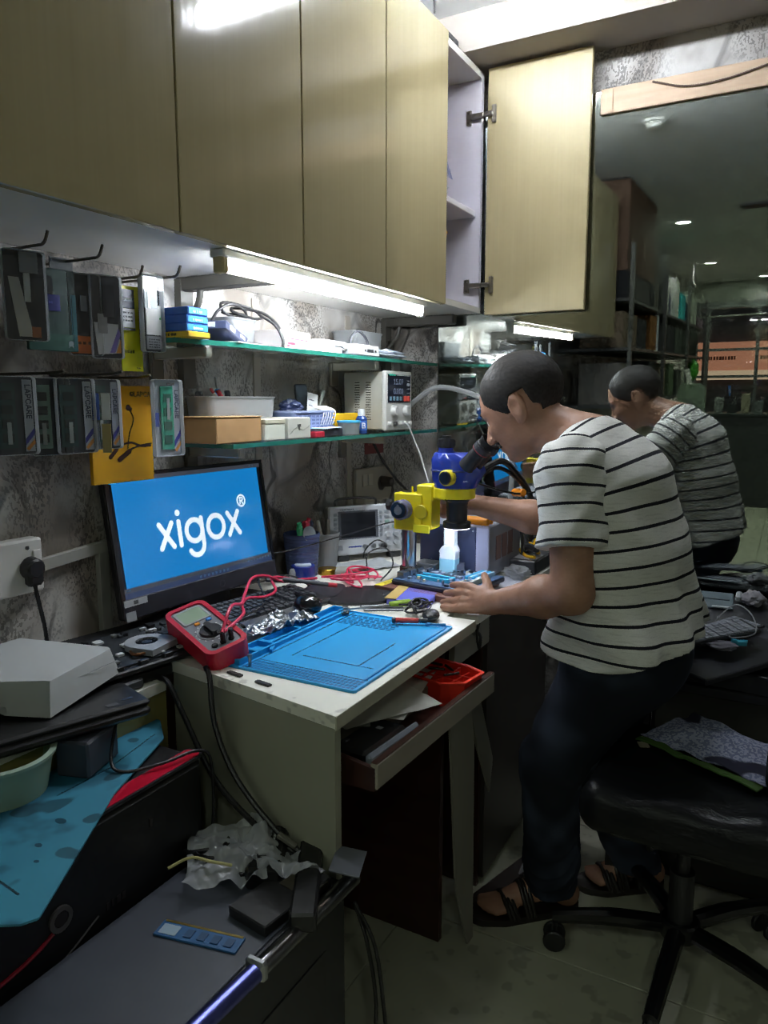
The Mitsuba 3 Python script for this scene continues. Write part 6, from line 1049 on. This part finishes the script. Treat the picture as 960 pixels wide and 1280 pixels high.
for s in (): part(t, 'armrest', tube([(CXc + 0.05, CYc + 0.19 * s, SZ - 0.115), (CXc + 0.06, CYc + 0.25 * s, SZ - 0.02), (CXc + 0.13, CYc + 0.26 * s, SZ + 0.17), (CXc + 0.22, CYc + 0.26 * s, SZ + 0.19), (1.46, CYc + 0.23 * s, SZ + 0.2)], 0.013, 10), 'satin', '#121214') if s > 0 else None
t = thing('printed_bag', 'printed blue-grey plastic bag with a green band lying on the chair seat', 'bag')
part(t, 'sheet', at(sheet(0.20, 0.30, 0.03, 7, 71, 0.006, 0.002), fz(1.200, 1.752, SZ + 0.000, 62, 0)), 'printed_cloth', smooth=True); part(t, 'green_band', at(sheet(0.024, 0.29, 0.02, 9, 72, 0.004, 0.003), fz(1.148, 1.655, SZ + 0.002, 63, 0)), 'satin', '#3f5a2a')
solo('cream_tag', 'small cream paper tag hanging from the printed bag on the chair', 'tag', at(bx(0, 0, 0.001, 0.022, 0.026, 0.002), fz(1.035, 1.690, SZ + 0.004, 25, 0)), 'matte', '#77715f')

# ------------------------------------------------------------------ dark bench and clutter behind the man, before the mirror
t = thing('rear_table', 'low dark table against the mirror, heaped with laptop parts', 'table')
part(t, 'top', box(0.90, 2.1, 1.945, 2.368, 0.60, 0.625, 0.003), 'satin', '#17171a')
for x in (0.93, 2.05):
    for y in (1.97, 2.34): part(t, 'leg', box(x - 0.02, x + 0.02, y - 0.02, y + 0.02, 0, 0.60), 'satin', '#121214')
solo('storage_trunk', 'big black trunk pushed under the low dark table', 'trunk', box(0.99, 2.0, 2.08, 2.36, 0.0, 0.585, 0.012), 'satin', '#0e0e10')
def slab(name, lab, cg, c, s, deg, col, tilt=0, roll=0, m='satin', sub=()):
    t = thing(name, lab, cg); F = fz(*c, deg, tilt, roll); part(t, 'body', at(bx(0, 0, s[2] / 2, *s, 0.003), F), m, col)
    for n, x, y, sx_, sy_, cc in sub: part(t, n, at(bx(x, y, s[2] + 0.0006, sx_, sy_, 0.0016), F), m if m != 'metal' else 'satin', cc)
    return t, F
slab('black_case', 'large dark case at the bottom of the heap before the mirror', 'case', (1.10, 2.27, 0.626), (0.32, 0.16, 0.085), 4, '#17181b')
slab('laptop_bottom', 'black laptop bottom leaning on the heap under the grey plastic packet', 'laptop part', (1.12, 2.22, 0.72), (0.30, 0.20, 0.02), 6, '#1d1e22', 0, 22)
t, F = slab('grey_packet', 'grey-green plastic packet with a white edge on top of the heap before the mirror', 'packet', (1.105, 2.28, 0.764), (0.12, 0.085, 0.006), 4, '#4f5c63', 0, 18)
part(t, 'white_edge', at(bx(0.03, -0.042, 0.008, 0.05, 0.006, 0.004), F), 'satin', '#a9b0b4'); part(t, 'white_tag', at(bx(-0.045, -0.034, 0.008, 0.03, 0.014, 0.003), F), 'satin', '#a9b0b4')
solo('white_cap_piece', 'small white plastic piece at the right of the grey packet', 'plastic piece', at(bx(0, 0, 0.010, 0.016, 0.03, 0.02, 0.004), fz(1.178, 2.285, 0.775, 0, 0, 18)), 'satin', '#9ba0a4')
solo('grey_rag', 'crumpled grey rag at the right end of the heap before the mirror', 'cloth', at(lumpy((0, 0, 0), (0.03, 0.03, 0.022), 81, 0.4), fz(1.215, 2.28, 0.785)), 'matte', '#77767c')
def minikb(lab, c, deg, tilt, roll):
    t = thing('laptop_keyboard', lab, 'keyboard'); F = fz(*c, deg, tilt, roll)
    part(t, 'plate', at(bx(0, 0, 0.003, 0.095, 0.22, 0.006), F), 'satin', '#25272b')
    for i in range(5):
        for j in range(11): part(t, 'key', at(bx(-0.036 + 0.018 * i, -0.092 + 0.0184 * j, 0.0075, 0.015, 0.0155, 0.004), F), 'satin', '#6f737b', smooth=False)
minikb('grey laptop keyboard lying beside the shirt hem, lower of two', (1.13, 2.00, 0.745), -58, 0, 10)
minikb('grey laptop keyboard sticking out beyond the shirt hem, upper of two', (1.145, 2.10, 0.725), -40, 0, 8)
slab('laptop_palmrest', 'dark laptop palm rest lying under the two grey keyboards', 'laptop part', (1.15, 2.02, 0.69), (0.26, 0.32, 0.016), -40, '#1c1d22', 0, 6)
slab('black_carton', 'black box under the laptop palm rest on the dark table', 'box', (1.15, 2.09, 0.626), (0.24, 0.20, 0.05), -20, '#121316')
slab('triangular_lid', 'dark glossy lid leaning at the right of the heap', 'laptop part', (1.235, 2.08, 0.70), (0.13, 0.19, 0.01), 25, '#2a2b31', -12, 8)
solo('teal_ribbon_cable', 'bright teal cable connector among the laptop parts', 'connector', at(cat(bx(0, 0, 0.006, 0.028, 0.012, 0.012, 0.002), bx(0.004, 0.010, 0.008, 0.03, 0.006, 0.006), bx(-0.016, -0.002, 0.012, 0.012, 0.010, 0.008)), fz(1.205, 1.975, 0.735, 20)), 'satin', '#2f86a0')
solo('grey_paper_scrap', 'crumpled grey paper scrap in front of the laptop keyboards', 'paper', at(lumpy((0, 0, 0), (0.035, 0.028, 0.010), 93, 0.4), fz(1.165, 1.955, 0.735)), 'matte', '#5f5f68')
solo('thin_grey_wire', 'thin grey wire looping over the laptop keyboards', 'wire', tube([(1.14, 2.10, 0.765), (1.18, 2.12, 0.80), (1.22, 2.08, 0.79), (1.235, 2.0, 0.765), (1.19, 1.96, 0.757), (1.17, 2.0, 0.752)], 0.0018), 'satin', '#6d6f74')
slab('black_briefcase', 'long black case lying in front of the laptop parts, nearest the chair', 'case', (1.14, 2.02, 0.6255), (0.40, 0.13, 0.05), -6, '#0f1013', 0, 0)
part('grey_packet', 'ridge', at(bx(0, 0, 0.0072, 0.10, 0.004, 0.002), F), 'satin', '#3d474d')

# ------------------------------------------------------------------ shelves of stock beyond the cabinets (seen in the mirror)
t = thing('stock_rack', 'tall dark rack of stock along the left wall towards the shop front', 'rack')
for z_ in (1.235, 1.56, 1.83): part(t, 'shelf', box(0.004, 0.43, -3.4, 0.36, z_ - 0.02, z_, 0.002), 'satin', '#2e3130')
for y in (-3.38, -2.1, -0.85, 0.34): part(t, 'upright', box(0.425, 0.447, y - 0.014, y + 0.014, 0, 2.12), 'satin', '#34372f')
def stock(lab, x1, y0, y1, z0, h, col, cg='box', m='matte', d=0.24): return solo('stock_' + cg, lab, cg, box(x1 - d, x1, y0, y1, z0, z0 + h, 0.003), m, col, smooth=False)
k = stock('big brown carton on the top shelf nearest the mirror end of the rack', 0.405, -0.55, 0.33, 1.98, 0.48, '#5e493b'); part(k, 'printed_mark', box(0.405, 0.4056, -0.2, -0.12, 2.10, 2.22), 'matte', '#7d6a5c')
stock('low black carton under the big brown one on the top shelf', 0.41, -0.55, 0.33, 1.83, 0.148, '#121417'); part('stock_box_001', 'grey_panel', box(0.41, 0.4106, -0.35, 0.25, 1.842, 1.965), 'matte', '#4b4b48')
for i, (y0, y1, h, c, lab) in enumerate([(-0.66, -0.57, 0.46, '#4d4a44', 'tan'), (-0.76, -0.67, 0.45, '#57544e', 'grey'), (-1.05, -0.78, 0.42, '#16191b', 'black')]): stock(f'tall {lab} carton standing upright past the big brown one on the rack', 0.405, y0, y1, 1.83, h, c)
for i in range(7):
    y = -1.09 - 0.085 * i; stock(['white folder box next to the black carton on the rack', 'dark file between two white ones on the rack', 'white file box with a blue spine on the rack', 'pale grey file on the rack', 'slim white file on the rack', 'cream file near the teal box', 'white file touching the teal box'][i], 0.41, y - 0.078, y, 1.83, [0.2, 0.15, 0.17, 0.14, 0.12, 0.3, 0.28][i], ['#a9aaa6', '#23263b', '#b3b5bb', '#85878b', '#a7aab0', '#bdc0b4', '#c9ccc0'][i], 'file')
stock('bright teal box on the rack', 0.42, -1.98, -1.70, 1.83, 0.20, '#2a9ba0'); stock('dark blue box past the teal one on the rack', 0.42, -2.2, -2.0, 1.83, 0.15, '#22384c'); stock('pale stacked cartons past the dark blue box on the rack', 0.42, -2.75, -2.22, 1.83, 0.26, '#9fa79b'); stock('mauve carton at the street end of the rack', 0.42, -3.3, -2.85, 1.83, 0.08, '#5b4457')
k = stock('large brown carton beside the glass shelves on the middle shelf', 0.39, -0.10, 0.33, 1.56, 0.20, '#6d5f4d'); part(k, 'tape', box(0.3902, 0.3908, 0.10, 0.13, 1.56, 1.76), 'matte', '#8b7d66')
stock('dark carton on the middle shelf', 0.39, -0.42, -0.12, 1.56, 0.19, '#23272c'); stock('orange-brown box standing on the middle shelf', 0.40, -0.75, -0.5, 1.56, 0.23, '#7a5228'); stock('bright white upright packet beside the orange-brown box', 0.40, -0.86, -0.77, 1.56, 0.25, '#b9bec8'); stock('wide black carton on the middle shelf', 0.40, -1.6, -0.9, 1.56, 0.20, '#191c22'); stock('grey carton at the street end of the middle shelf', 0.40, -2.4, -1.65, 1.56, 0.2, '#3d453f')
for i in range(6): stock(['grey carton nearest the mirror on the lowest shelf', 'pale carton on the lowest shelf', 'dark carton on the lowest shelf', 'tan carton on the lowest shelf', 'mossy green carton on the lowest shelf', 'dim grey carton at the street end of the lowest shelf'][i], 0.39, 0.06 - 0.45 * i, 0.33 - 0.45 * i, 1.235, [0.24, 0.2, 0.26, 0.22, 0.25, 0.2][i], ['#63605a', '#83847e', '#2b2f30', '#6b6453', '#4d5e45', '#494f48'][i])
solo('green_bag', 'bright green bag hanging at the street end of the rack', 'bag', at(lumpy((0, 0, 0), (0.05, 0.12, 0.09), 33, 0.2), fz(0.43, -2.6, 1.44)), 'satin', '#3f9a2a')
solo('wire_bundle', 'tangle of dark wire hanging from the street end of the rack', 'wire', cat(*[tube([(0.41, -2.2 - 0.1 * k, 1.80), (0.44, -2.25 - 0.1 * k, 1.72), (0.42, -2.2 - 0.12 * k, 1.60), (0.43, -2.3 - 0.1 * k, 1.50)], 0.008, 6) for k in range(6)]), 'satin', '#39423a')
t = thing('green_shop_chair', 'pale green shop chair with a white paper on it, far inside the mirror view', 'chair')
part(t, 'back', at(extr(rrect(0.20, 0.26, 0.05), 0.04), frame([0.56, -1.5, 1.20], [1, 0, 0], [0, -0.1, 1])), 'satin', '#56684f'); part(t, 'seat', box(0.45, 0.68, -1.75, -1.48, 0.98, 1.02, 0.01), 'satin', '#4f6049')
for x in (0.47, 0.66):
    for y in (-1.72, -1.5): part(t, 'leg', cyl([x, y, 0], [x, y, 0.985], 0.012, 10), 'satin', '#2b302a')
solo('white_note', 'white note propped on the green shop chair', 'paper', at(bx(0, 0, 0, 0.035, 0.004, 0.12), fz(0.54, -1.44, 1.38, 0, -14)), 'matte', '#c5c9bd')
t = thing('display_counter', 'dark glass-fronted counter at the shop front', 'counter')
part(t, 'body', box(0.45, 2.2, -4.3, -3.9, 0.0, 0.95, 0.005), 'satin', '#2d3230'); part(t, 'top', box(0.42, 2.23, -4.33, -3.87, 0.95, 0.98, 0.003), 'gloss', '#363c3a')
for i in range(5): solo('display_item', ['pale box on the counter nearest the rack', 'dark box on the counter', 'cream box on the counter', 'grey box on the counter', 'white box on the counter farthest right'][i], 'box', box(0.5 + 0.13 * i, 0.58 + 0.13 * i, -4.2, -4.05, 0.98, 0.98 + [0.16, 0.1, 0.2, 0.12, 0.18][i], 0.003), 'matte', ['#6b6f6c', '#262a2a', '#7e7a68', '#565b5a', '#85898a'][i])

# ------------------------------------------------------------------ the man
YM = 1.70
JL = dict(sh=V([0.885, 1.545, 1.185]), el=V([0.915, 1.475, 0.945]), wr=V([0.712, 1.578, 0.874]))
JR = dict(sh=V([0.895, 1.865, 1.185]), el=V([0.760, 1.960, 1.005]), wr=V([0.520, 1.900, 1.050]))
HIPL, HIPR = V([0.985, 1.625, 0.78]), V([0.995, 1.785, 0.78])
KL, KR = V([0.832, 1.665, 0.475]), V([0.885, 1.835, 0.47])
AL, AR = V([0.805, 1.795, 0.085]), V([0.985, 2.005, 0.085])
TL, TR = V([0.660, 1.675, 0.035]), V([0.875, 1.935, 0.035])
# head frame: forward (face), up (crown), left ear
pit = math.radians(30)
hF = V([-math.cos(pit), 0.05, -math.sin(pit)]); hF /= np.linalg.norm(hF)
hL = V([0.03, -1.0, 0.0]); hL = hL - hF * (hL @ hF); hL /= np.linalg.norm(hL); hU = np.cross(hL, hF) * -1
if hU[2] < 0: hU = -hU
HR = np.stack([hF, hL, hU], 1)          # columns: local axes
HC = V([0.722, YM, 1.330])
def hl(P): return (P - HC) @ HR
def headpt(f, l, u): return HC + HR @ V([f, l, u])
def head_sdf(P):
    q = hl(P); al = np.abs(q[:, 1]); s = np.stack([q[:, 0], al, q[:, 2]], 1)
    cr = ell(q, (-0.006, 0, 0.022), (0.098, 0.076, 0.083))
    face = ell(q, (0.030, 0, -0.030), (0.062, 0.062, 0.082))
    jaw = ell(q, (0.026, 0, -0.078), (0.055, 0.054, 0.036))
    chin = ell(q, (0.070, 0, -0.104), (0.020, 0.024, 0.018))
    d = smin([cr, face], 0.035); d = smin([d, jaw], 0.03); d = smin([d, chin], 0.022)
    brow = cone(s, (0.086, 0.004, 0.010), (0.078, 0.040, 0.012), 0.010, 0.009); d = smin([d, brow], 0.014)
    nose = cone(q, (0.088, 0, -0.002), (0.112, 0, -0.044), 0.007, 0.0115); d = smin([d, nose], 0.010)
    wing = ell(s, (0.100, 0.012, -0.047), (0.013, 0.009, 0.009)); d = smin([d, wing], 0.006)
    cheek = ell(s, (0.066, 0.036, -0.036), (0.024, 0.020, 0.022)); d = smin([d, cheek], 0.02)
    lip = ell(q, (0.088, 0, -0.070), (0.013, 0.022, 0.006)); lip2 = ell(q, (0.086, 0, -0.081), (0.012, 0.018, 0.006)); d = smin([d, lip], 0.008); d = smin([d, lip2], 0.008)
    sock = ell(s, (0.092, 0.031, -0.012), (0.016, 0.017, 0.011)); d = -smin([-d, sock], 0.010)
    lid = ell(s, (0.072, 0.031, -0.012), (0.0145, 0.0145, 0.0125)); d = smin([d, lid], 0.004)
    ear = ell(s @ np.eye(3), (-0.012, 0.078, -0.018), (0.020, 0.010, 0.033)); bowl = ell(s, (-0.008, 0.090, -0.014), (0.011, 0.009, 0.019)); lobe = ell(s, (-0.004, 0.074, -0.046), (0.010, 0.006, 0.010))
    ear = smin([ear, lobe], 0.008); ear = -smin([-ear, bowl], 0.006)
    return smin([d, ear], 0.007)
def finger(P, pts, rs):
    return np.min([cone(P, a, b, ra, rb) for a, b, ra, rb in zip(pts[:-1], pts[1:], rs[:-1], rs[1:])], axis=0)
# left hand flat on the bench, fingers pointing to the wall
ZH = ZD + 0.002
wl = JL['wr']; kx = V([-0.955, 0.28, -0.10]); kx /= np.linalg.norm(kx); ky = V([0.12, 0.60, 0.79]); ky = ky - kx * (ky @ kx); ky /= np.linalg.norm(ky)     # finger direction, thumb side
kn = np.cross(kx, ky); kn = kn if kn[1] < 0 else -kn      # back of the hand
pb = wl + kx * 0.088 + V([0, 0, 0.004])
LF = []
for i, (o_, L, curl, sp) in enumerate([(0.029, 0.070, 0.30, 0.10), (0.010, 0.079, 0.24, 0.02), (-0.010, 0.073, 0.20, -0.06), (-0.029, 0.058, 0.14, -0.16)]):
    p_ = pb + ky * o_; dr_ = kx + ky * sp; dr_ /= np.linalg.norm(dr_); pts_ = [p_]
    for seg, ben in ((0.45, 0.35), (0.31, 0.9), (0.24, 1.5)):
        d_ = dr_ - kn * curl * ben; d_ /= np.linalg.norm(d_); p_ = p_ + d_ * L * seg; p_[2] = max(p_[2], ZD + 0.009); pts_.append(p_.copy())
    LF.append((pts_, [0.0105, 0.0096, 0.0088, 0.0074]))
tb = wl + kx * 0.026 + ky * 0.022
LF.append(([tb, tb + kx * 0.022 + ky * 0.030 - kn * 0.006, tb + kx * 0.042 + ky * 0.050 - kn * 0.012], [0.014, 0.0108, 0.0085]))
# right hand closing on the far focus knob
wr_ = JR['wr']; KN = V([PX + 0.002, PY + 0.062, 1.040])
kd = KN - wr_; kd[2] = 0; kd /= np.linalg.norm(kd)
pr = wr_ + (KN - wr_) * 0.52
RFs = []
for i, (dz, L) in enumerate([(0.024, 0.07), (0.008, 0.076), (-0.009, 0.07), (-0.024, 0.056)]):
    b0 = pr + V([0, 0, dz]); out = V([-0.25, 0.60, 0])
    RFs.append(([b0, b0 + kd * L * 0.42 + out * 0.026, KN + V([-0.022, 0.016, dz * 0.85]), KN + V([-0.030, -0.006, dz * 0.8])], [0.0105, 0.0098, 0.0088, 0.0075]))
RFs.append(([wr_ + kd * 0.03 + V([0.0, -0.012, 0.018]), KN + V([0.050, -0.030, 0.020]), KN + V([0.030, -0.020, 0.018])], [0.013, 0.0105, 0.0085]))
def hand(P, palm0, palm1, side, fs, flat):
    d = np.min([cone(P, palm0 + side * a, palm1 + side * b, 0.0145, 0.0125) for a, b in ((-0.016, -0.028), (-0.005, -0.010), (0.006, 0.009), (0.014, 0.027))], axis=0)
    d = smin([cone(P, palm0 - (palm1 - palm0) * 0.25, palm0 + (palm1 - palm0) * 0.3, 0.023, 0.018), d], 0.018)
    for i, (pts, rs) in enumerate(fs): d = smin([d, finger(P, pts, rs)], 0.006 if i < 4 else 0.012)
    return d
def foot(P, A, Tt):
    d = V([*(Tt - A)[:2], 0]); L = np.linalg.norm(d); d /= L; s_ = V([-d[1], d[0], 0])
    r = smin([cone(P, A, A - d * 0.045 + V([0, 0, -0.045]), 0.040, 0.034), cone(P, A + V([0, 0, -0.01]), A + d * L * 0.62 + V([0, 0, -0.040]), 0.038, 0.026)], 0.03)
    for k, (w_, l_) in enumerate([(-0.030, 0.97), (-0.012, 1.0), (0.004, 0.97), (0.018, 0.92), (0.031, 0.85)]):
        r = smin([r, cone(P, A + d * L * 0.6 + s_ * w_ * 0.8 + V([0, 0, -0.048]), A + d * L * l_ + s_ * w_ + V([0, 0, -0.053]), 0.013, 0.010)], 0.010)
    return r
SPN = [(0.895, 1.225, 0.062), (0.935, 1.14, 0.110), (0.962, 1.00, 0.122), (0.978, 0.87, 0.132), (0.985, 0.77, 0.140)]
def torso(P, grow=0.0, ky=0.70):
    q = P.copy(); q[:, 1] = (q[:, 1] - YM) * ky
    bd = SPN[:3] + [(0.982, 0.88, 0.118), (0.987, 0.815, 0.112)]
    ds = [cone(q, (a[0], 0, a[1]), (b[0], 0, b[1]), a[2] + grow, b[2] + grow) for a, b in zip(bd[:-1], bd[1:])]
    return smin(ds, 0.03)
def body_sdf(P):
    out = np.full(len(P), 1.0)
    d = torso(P, -0.004)
    d = smin([d, cone(P, (0.775, YM, 1.275), (0.885, YM, 1.235), 0.056, 0.064)], 0.04)
    for J, s in ((JL, -1), (JR, 1)):
        d = smin([d, cone(P, (0.895, YM + s * 0.06, 1.215), J['sh'], 0.05, 0.052)], 0.04)
        arm = smin([cone(P, J['sh'], J['el'], 0.053, 0.041), cone(P, J['el'], J['el'] + (J['wr'] - J['el']) * 0.35, 0.041, 0.043), cone(P, J['el'] + (J['wr'] - J['el']) * 0.35, J['wr'], 0.043, 0.0265)], 0.02)
        d = smin([d, arm], 0.025)
    d = smin([d, hand(P, wl + kx * 0.022, pb, ky, LF, 1)], 0.014)
    d = smin([d, hand(P, wr_ + (KN - wr_) * 0.14, pr, V([0, 0.15, 0.95]), RFs, 0)], 0.014)
    for H, K, A, Tt in ((HIPL, KL, AL, TL), (HIPR, KR, AR, TR)):
        leg = smin([cone(P, H, K, 0.083, 0.055), cone(P, K, K + (A - K) * 0.35, 0.054, 0.055), cone(P, K + (A - K) * 0.35, A, 0.055, 0.036)], 0.02)
        d = smin([d, leg], 0.03); d = smin([d, foot(P, A, Tt)], 0.02)
    return smin([d, head_sdf(P)], 0.022)
t = man = thing('person', 'man in a white T-shirt with thin black stripes and dark jeans bending to the microscope', 'person')
part(t, 'body', surface(body_sdf, [0.30, 1.38, -0.01], [1.25, 2.15, 1.45], 0.0036), 'skin', smooth=True)

# hair: thinning on top, receding at the temples
def hair_sdf(P):
    q = hl(P); al = np.abs(q[:, 1])
    cr = ell(q, (-0.006, 0, 0.022), (0.098, 0.076, 0.083)); wav = 0.0025 * (meshkit.fbm(P * V([160, 420, 180]), 2, 3) - 0.5)
    th = 0.0080 - 0.0045 * np.clip((q[:, 0] - 0.005) / 0.06, 0, 1)
    shell = cr - th - wav
    front = q[:, 0] - (0.066 + 0.008 * np.clip(1 - al / 0.05, 0, 1) - 0.75 * np.clip(0.03 - q[:, 2], 0, 0.2))
    lower = -(q[:, 2] - np.where(q[:, 0] > -0.005, -0.020 + 0.25 * np.clip(q[:, 0] - 0.02, 0, 0.03), np.where(q[:, 0] > -0.042, 0.014, -0.050)))
    lower = np.minimum(lower, 1) * 0.7
    side = np.maximum(cone(np.stack([q[:, 0], al, q[:, 2]], 1), (0.022, 0.068, 0.01), (0.020, 0.0665, -0.020), 0.010, 0.006), -1)
    return np.maximum(np.maximum(shell, front), np.minimum(lower, side * 1.0 + 0.0 if False else lower))
part(t, 'hair', surface(hair_sdf, HC - 0.16, HC + 0.16, 0.0028), 'hair', smooth=True, label='short black thinning hair')
for s in (-1, 1):
    e = part(t, 'eye', trimesh.creation.icosphere(2, 0.0118).apply_translation(headpt(0.0765, s * 0.031, -0.012)), 'gloss', '#d9d4cc'); part(e, 'iris', trimesh.creation.icosphere(2, 0.0056).apply_translation(headpt(0.0842, s * 0.031, -0.013)), 'gloss', '#1a0f0a')
    part(t, 'eyebrow', tube([headpt(0.096, s * 0.010, 0.012), headpt(0.095, s * 0.026, 0.018), headpt(0.083, s * 0.043, 0.014)], [0.0035] * 12 + [0.002] * 5, 6), 'hair', smooth=True)
part(t, 'moustache', smooth=True, m='hair', mesh=cat(*[tube([headpt(0.101, 0.0, -0.060), headpt(0.097, s * 0.014, -0.062), headpt(0.087, s * 0.027, -0.072)], [0.0048] * 9 + [0.003] * 8, 8) for s in (-1, 1)]))

# T-shirt
def smoothq(P): return 0.013 * (meshkit.fbm(P * V([8, 8, 12]), 3, 5) - 0.5)
def folds(P):
    x, y, zz = P.T; low = np.clip((1.0 - zz) / 0.2, 0, 1)
    return 0.013 * low * np.sin(34 * (zz + 0.5 * x) + 5 * np.sin(7 * y)) * np.clip(1.2 - np.abs(x - 1.0) * 3, 0, 1) + 0.010 * low * np.sin(52 * (y + 0.4 * x)) + 0.010 * np.sin(40 * (x + zz) + 3) * np.exp(-((zz - 1.12) / 0.06) ** 2 - ((y - 1.56) / 0.06) ** 2)
def hemz(P): return 0.785 + 0.16 * (P[:, 0] - 0.82) * 1.0 - 0.03 * np.exp(-((P[:, 0] - 0.99) / 0.10) ** 2) + 0.004 * np.sin(P[:, 1] * 40)
def shirt_sdf(P):
    q = P.copy(); q[:, 1] = (q[:, 1] - YM) * 0.70
    ds = [cone(q, (a[0], 0, a[1]), (b[0], 0, b[1]), a[2] + 0.015, b[2] + 0.015) for a, b in zip(SPN[:-1], SPN[1:])]
    flare = cone(q, (0.985, 0, 0.83), (0.988, 0, 0.70), 0.150, 0.172); d = smin(ds + [flare], 0.035)
    for s, J in ((-1, JL), (1, JR)):
        d = smin([d, cone(P, (0.900, YM + s * 0.07, 1.212), J['sh'] + V([0.005, -s * 0.005, 0.0]), 0.060, 0.066)], 0.04)
    d = d + folds(P) + smoothq(P)
    neck = cone(P, (0.72, YM, 1.300), (0.895, YM, 1.232), 0.080, 0.066); cutn = np.maximum(-neck, -1)
    d = -smin([-d, neck], 0.012)
    dd = (hemz(P) - P[:, 2]) * 0.95
    return np.maximum(d, dd)
sh = surface(shirt_sdf, [0.72, 1.40, 0.66], [1.26, 2.02, 1.36], 0.0055)
# distance along the bent spine, for the stripes
cv = spline([(0.72, 0, 1.34), (0.84, 0, 1.27), (0.93, 0, 1.15), (0.965, 0, 1.0), (0.98, 0, 0.87), (0.985, 0, 0.72), (0.985, 0, 0.60)], 40)[:, [0, 2]]
sl = np.concatenate([[0], np.cumsum(np.linalg.norm(np.diff(cv, axis=0), axis=1))])
tg = np.gradient(cv, axis=0); tg /= np.linalg.norm(tg, axis=1, keepdims=True)
def along(p):
    q = p[:, [0, 2]]; d_ = q[:, None] - cv[None]; w_ = np.linalg.norm(d_, axis=2); w_ = np.exp(-(w_ - w_.min(1, keepdims=True)) / 0.0035)
    return (w_ * sl).sum(1) / w_.sum(1)
vv = sh.vertices
su = np.concatenate([along(vv[i:i + 4000]) for i in range(0, len(vv), 4000)]) + 0.10 * (vv[:, 1] - YM) ** 2
part(t, 'shirt_body', sh, 'shirt_knit', uv=np.stack([su, vv[:, 1]], 1), label='striped T-shirt body')
for s, J, e_, nm in ((-1, JL, 0.64, 'near'), (1, JR, 0.62, 'far')):
    ax = J['el'] - J['sh']; La = np.linalg.norm(ax); ax = ax / La; end = J['sh'] + ax * La * e_ * 1.0
    def slv(P, J=J, ax=ax, end=end, s=s):
        d = smin([cone(P, J['sh'] + V([0.004, 0, 0.004]), end + ax * 0.06, 0.071, 0.073), cone(P, J['sh'] + V([0.0, -s * 0.05, 0.018]), J['sh'], 0.060, 0.066)], 0.03) + 0.003 * np.sin(60 * P[:, 2] + 4 * np.sin(30 * P[:, 0])) + smoothq(P) * 0.8
        return np.maximum(d, (P - end) @ ax)
    m_ = surface(slv, np.minimum(J['sh'], end) - 0.11, np.maximum(J['sh'], end) + 0.11, 0.005)
    part(t, 'sleeve', m_, 'shirt_knit', uv=np.stack([(m_.vertices - J['sh']) @ ax + 0.014, m_.vertices[:, 1]], 1), label=f'{nm} striped sleeve')
nk0, nk1 = V([0.72, YM, 1.300]), V([0.895, YM, 1.232]); na = nk1 - nk0; na /= np.linalg.norm(na)
# jeans
def jeans_sdf(P):
    q = P.copy(); q[:, 1] = (q[:, 1] - YM) * 0.72
    d = cone(q, (0.985, 0, 0.90), (0.988, 0, 0.78), 0.126, 0.140)
    for H, K, A in ((HIPL, KL, AL), (HIPR, KR, AR)):
        lg = smin([cone(P, H + V([0, 0, -0.01]), K, 0.106, 0.076), cone(P, K, A + V([0.0, 0.0, -0.02]), 0.074, 0.064)], 0.02)
        d = smin([d, lg], 0.035)
        dk = np.linalg.norm((P - K) * V([1, 1, 0.8]), axis=1); da = np.clip(1 - np.abs(P[:, 2] - 0.16) / 0.12, 0, 1)
        d = d + 0.0045 * np.sin(70 * P[:, 2] + 25 * P[:, 0]) * np.exp(-(dk / 0.10) ** 2) + 0.005 * da * np.sin(75 * P[:, 2] + 9 * np.sin(20 * P[:, 1]))
    d = d + 0.006 * (meshkit.fbm(P * V([11, 11, 9]), 3, 9) - 0.5)
    return np.maximum(np.maximum(d, (P[:, 2] - 0.88)), 0.062 - P[:, 2])
part(t, 'jeans', surface(jeans_sdf, [0.66, 1.46, 0.03], [1.18, 2.14, 0.92], 0.0065), 'denim', smooth=True, label='dark blue jeans')
for A, Tt in ((AL, TL), (AR, TR)):
    d = V([*(Tt - A)[:2], 0]); L = np.linalg.norm(d); d /= L; s_ = V([-d[1], d[0], 0])
    outl = sg.LineString([(-0.045, 0), (L * 0.45, 0.0), (L * 0.95, 0.004)]).buffer(0.001); outl = union_all([sg.Point(-0.04, 0).buffer(0.037), sg.Point(L * 0.72, 0.0).buffer(0.050), sg.Point(L * 0.98, 0.0).buffer(0.040)]).convex_hull
    sd = part(t, 'sandal', extr(outl, 0.018).apply_transform(frame([A[0], A[1], 0.0], d, s_)), 'satin', '#17110e', label='dark leather sandal')
    for f0, hgt, wdt in ((0.60, 0.060, 0.047), (0.36, 0.085, 0.043)):
        c_ = V([A[0], A[1], 0]) + d * L * f0
        part(sd, 'strap', cat(*[tube([c_ + d * o_ - s_ * wdt + V([0, 0, 0.012]), c_ + d * (o_ + 0.01) - s_ * wdt * 0.75 + V([0, 0, hgt * 0.72]), c_ + d * (o_ + 0.012) + V([0, 0, hgt]), c_ + d * (o_ + 0.01) + s_ * wdt * 0.75 + V([0, 0, hgt * 0.72]), c_ + d * o_ + s_ * wdt + V([0, 0, 0.012])], 0.0055, 8) for o_ in (-0.010, 0.0, 0.010)]), 'satin', '#15100d')
for k in [k for k, v in scene.items() if v is None]: del scene[k]
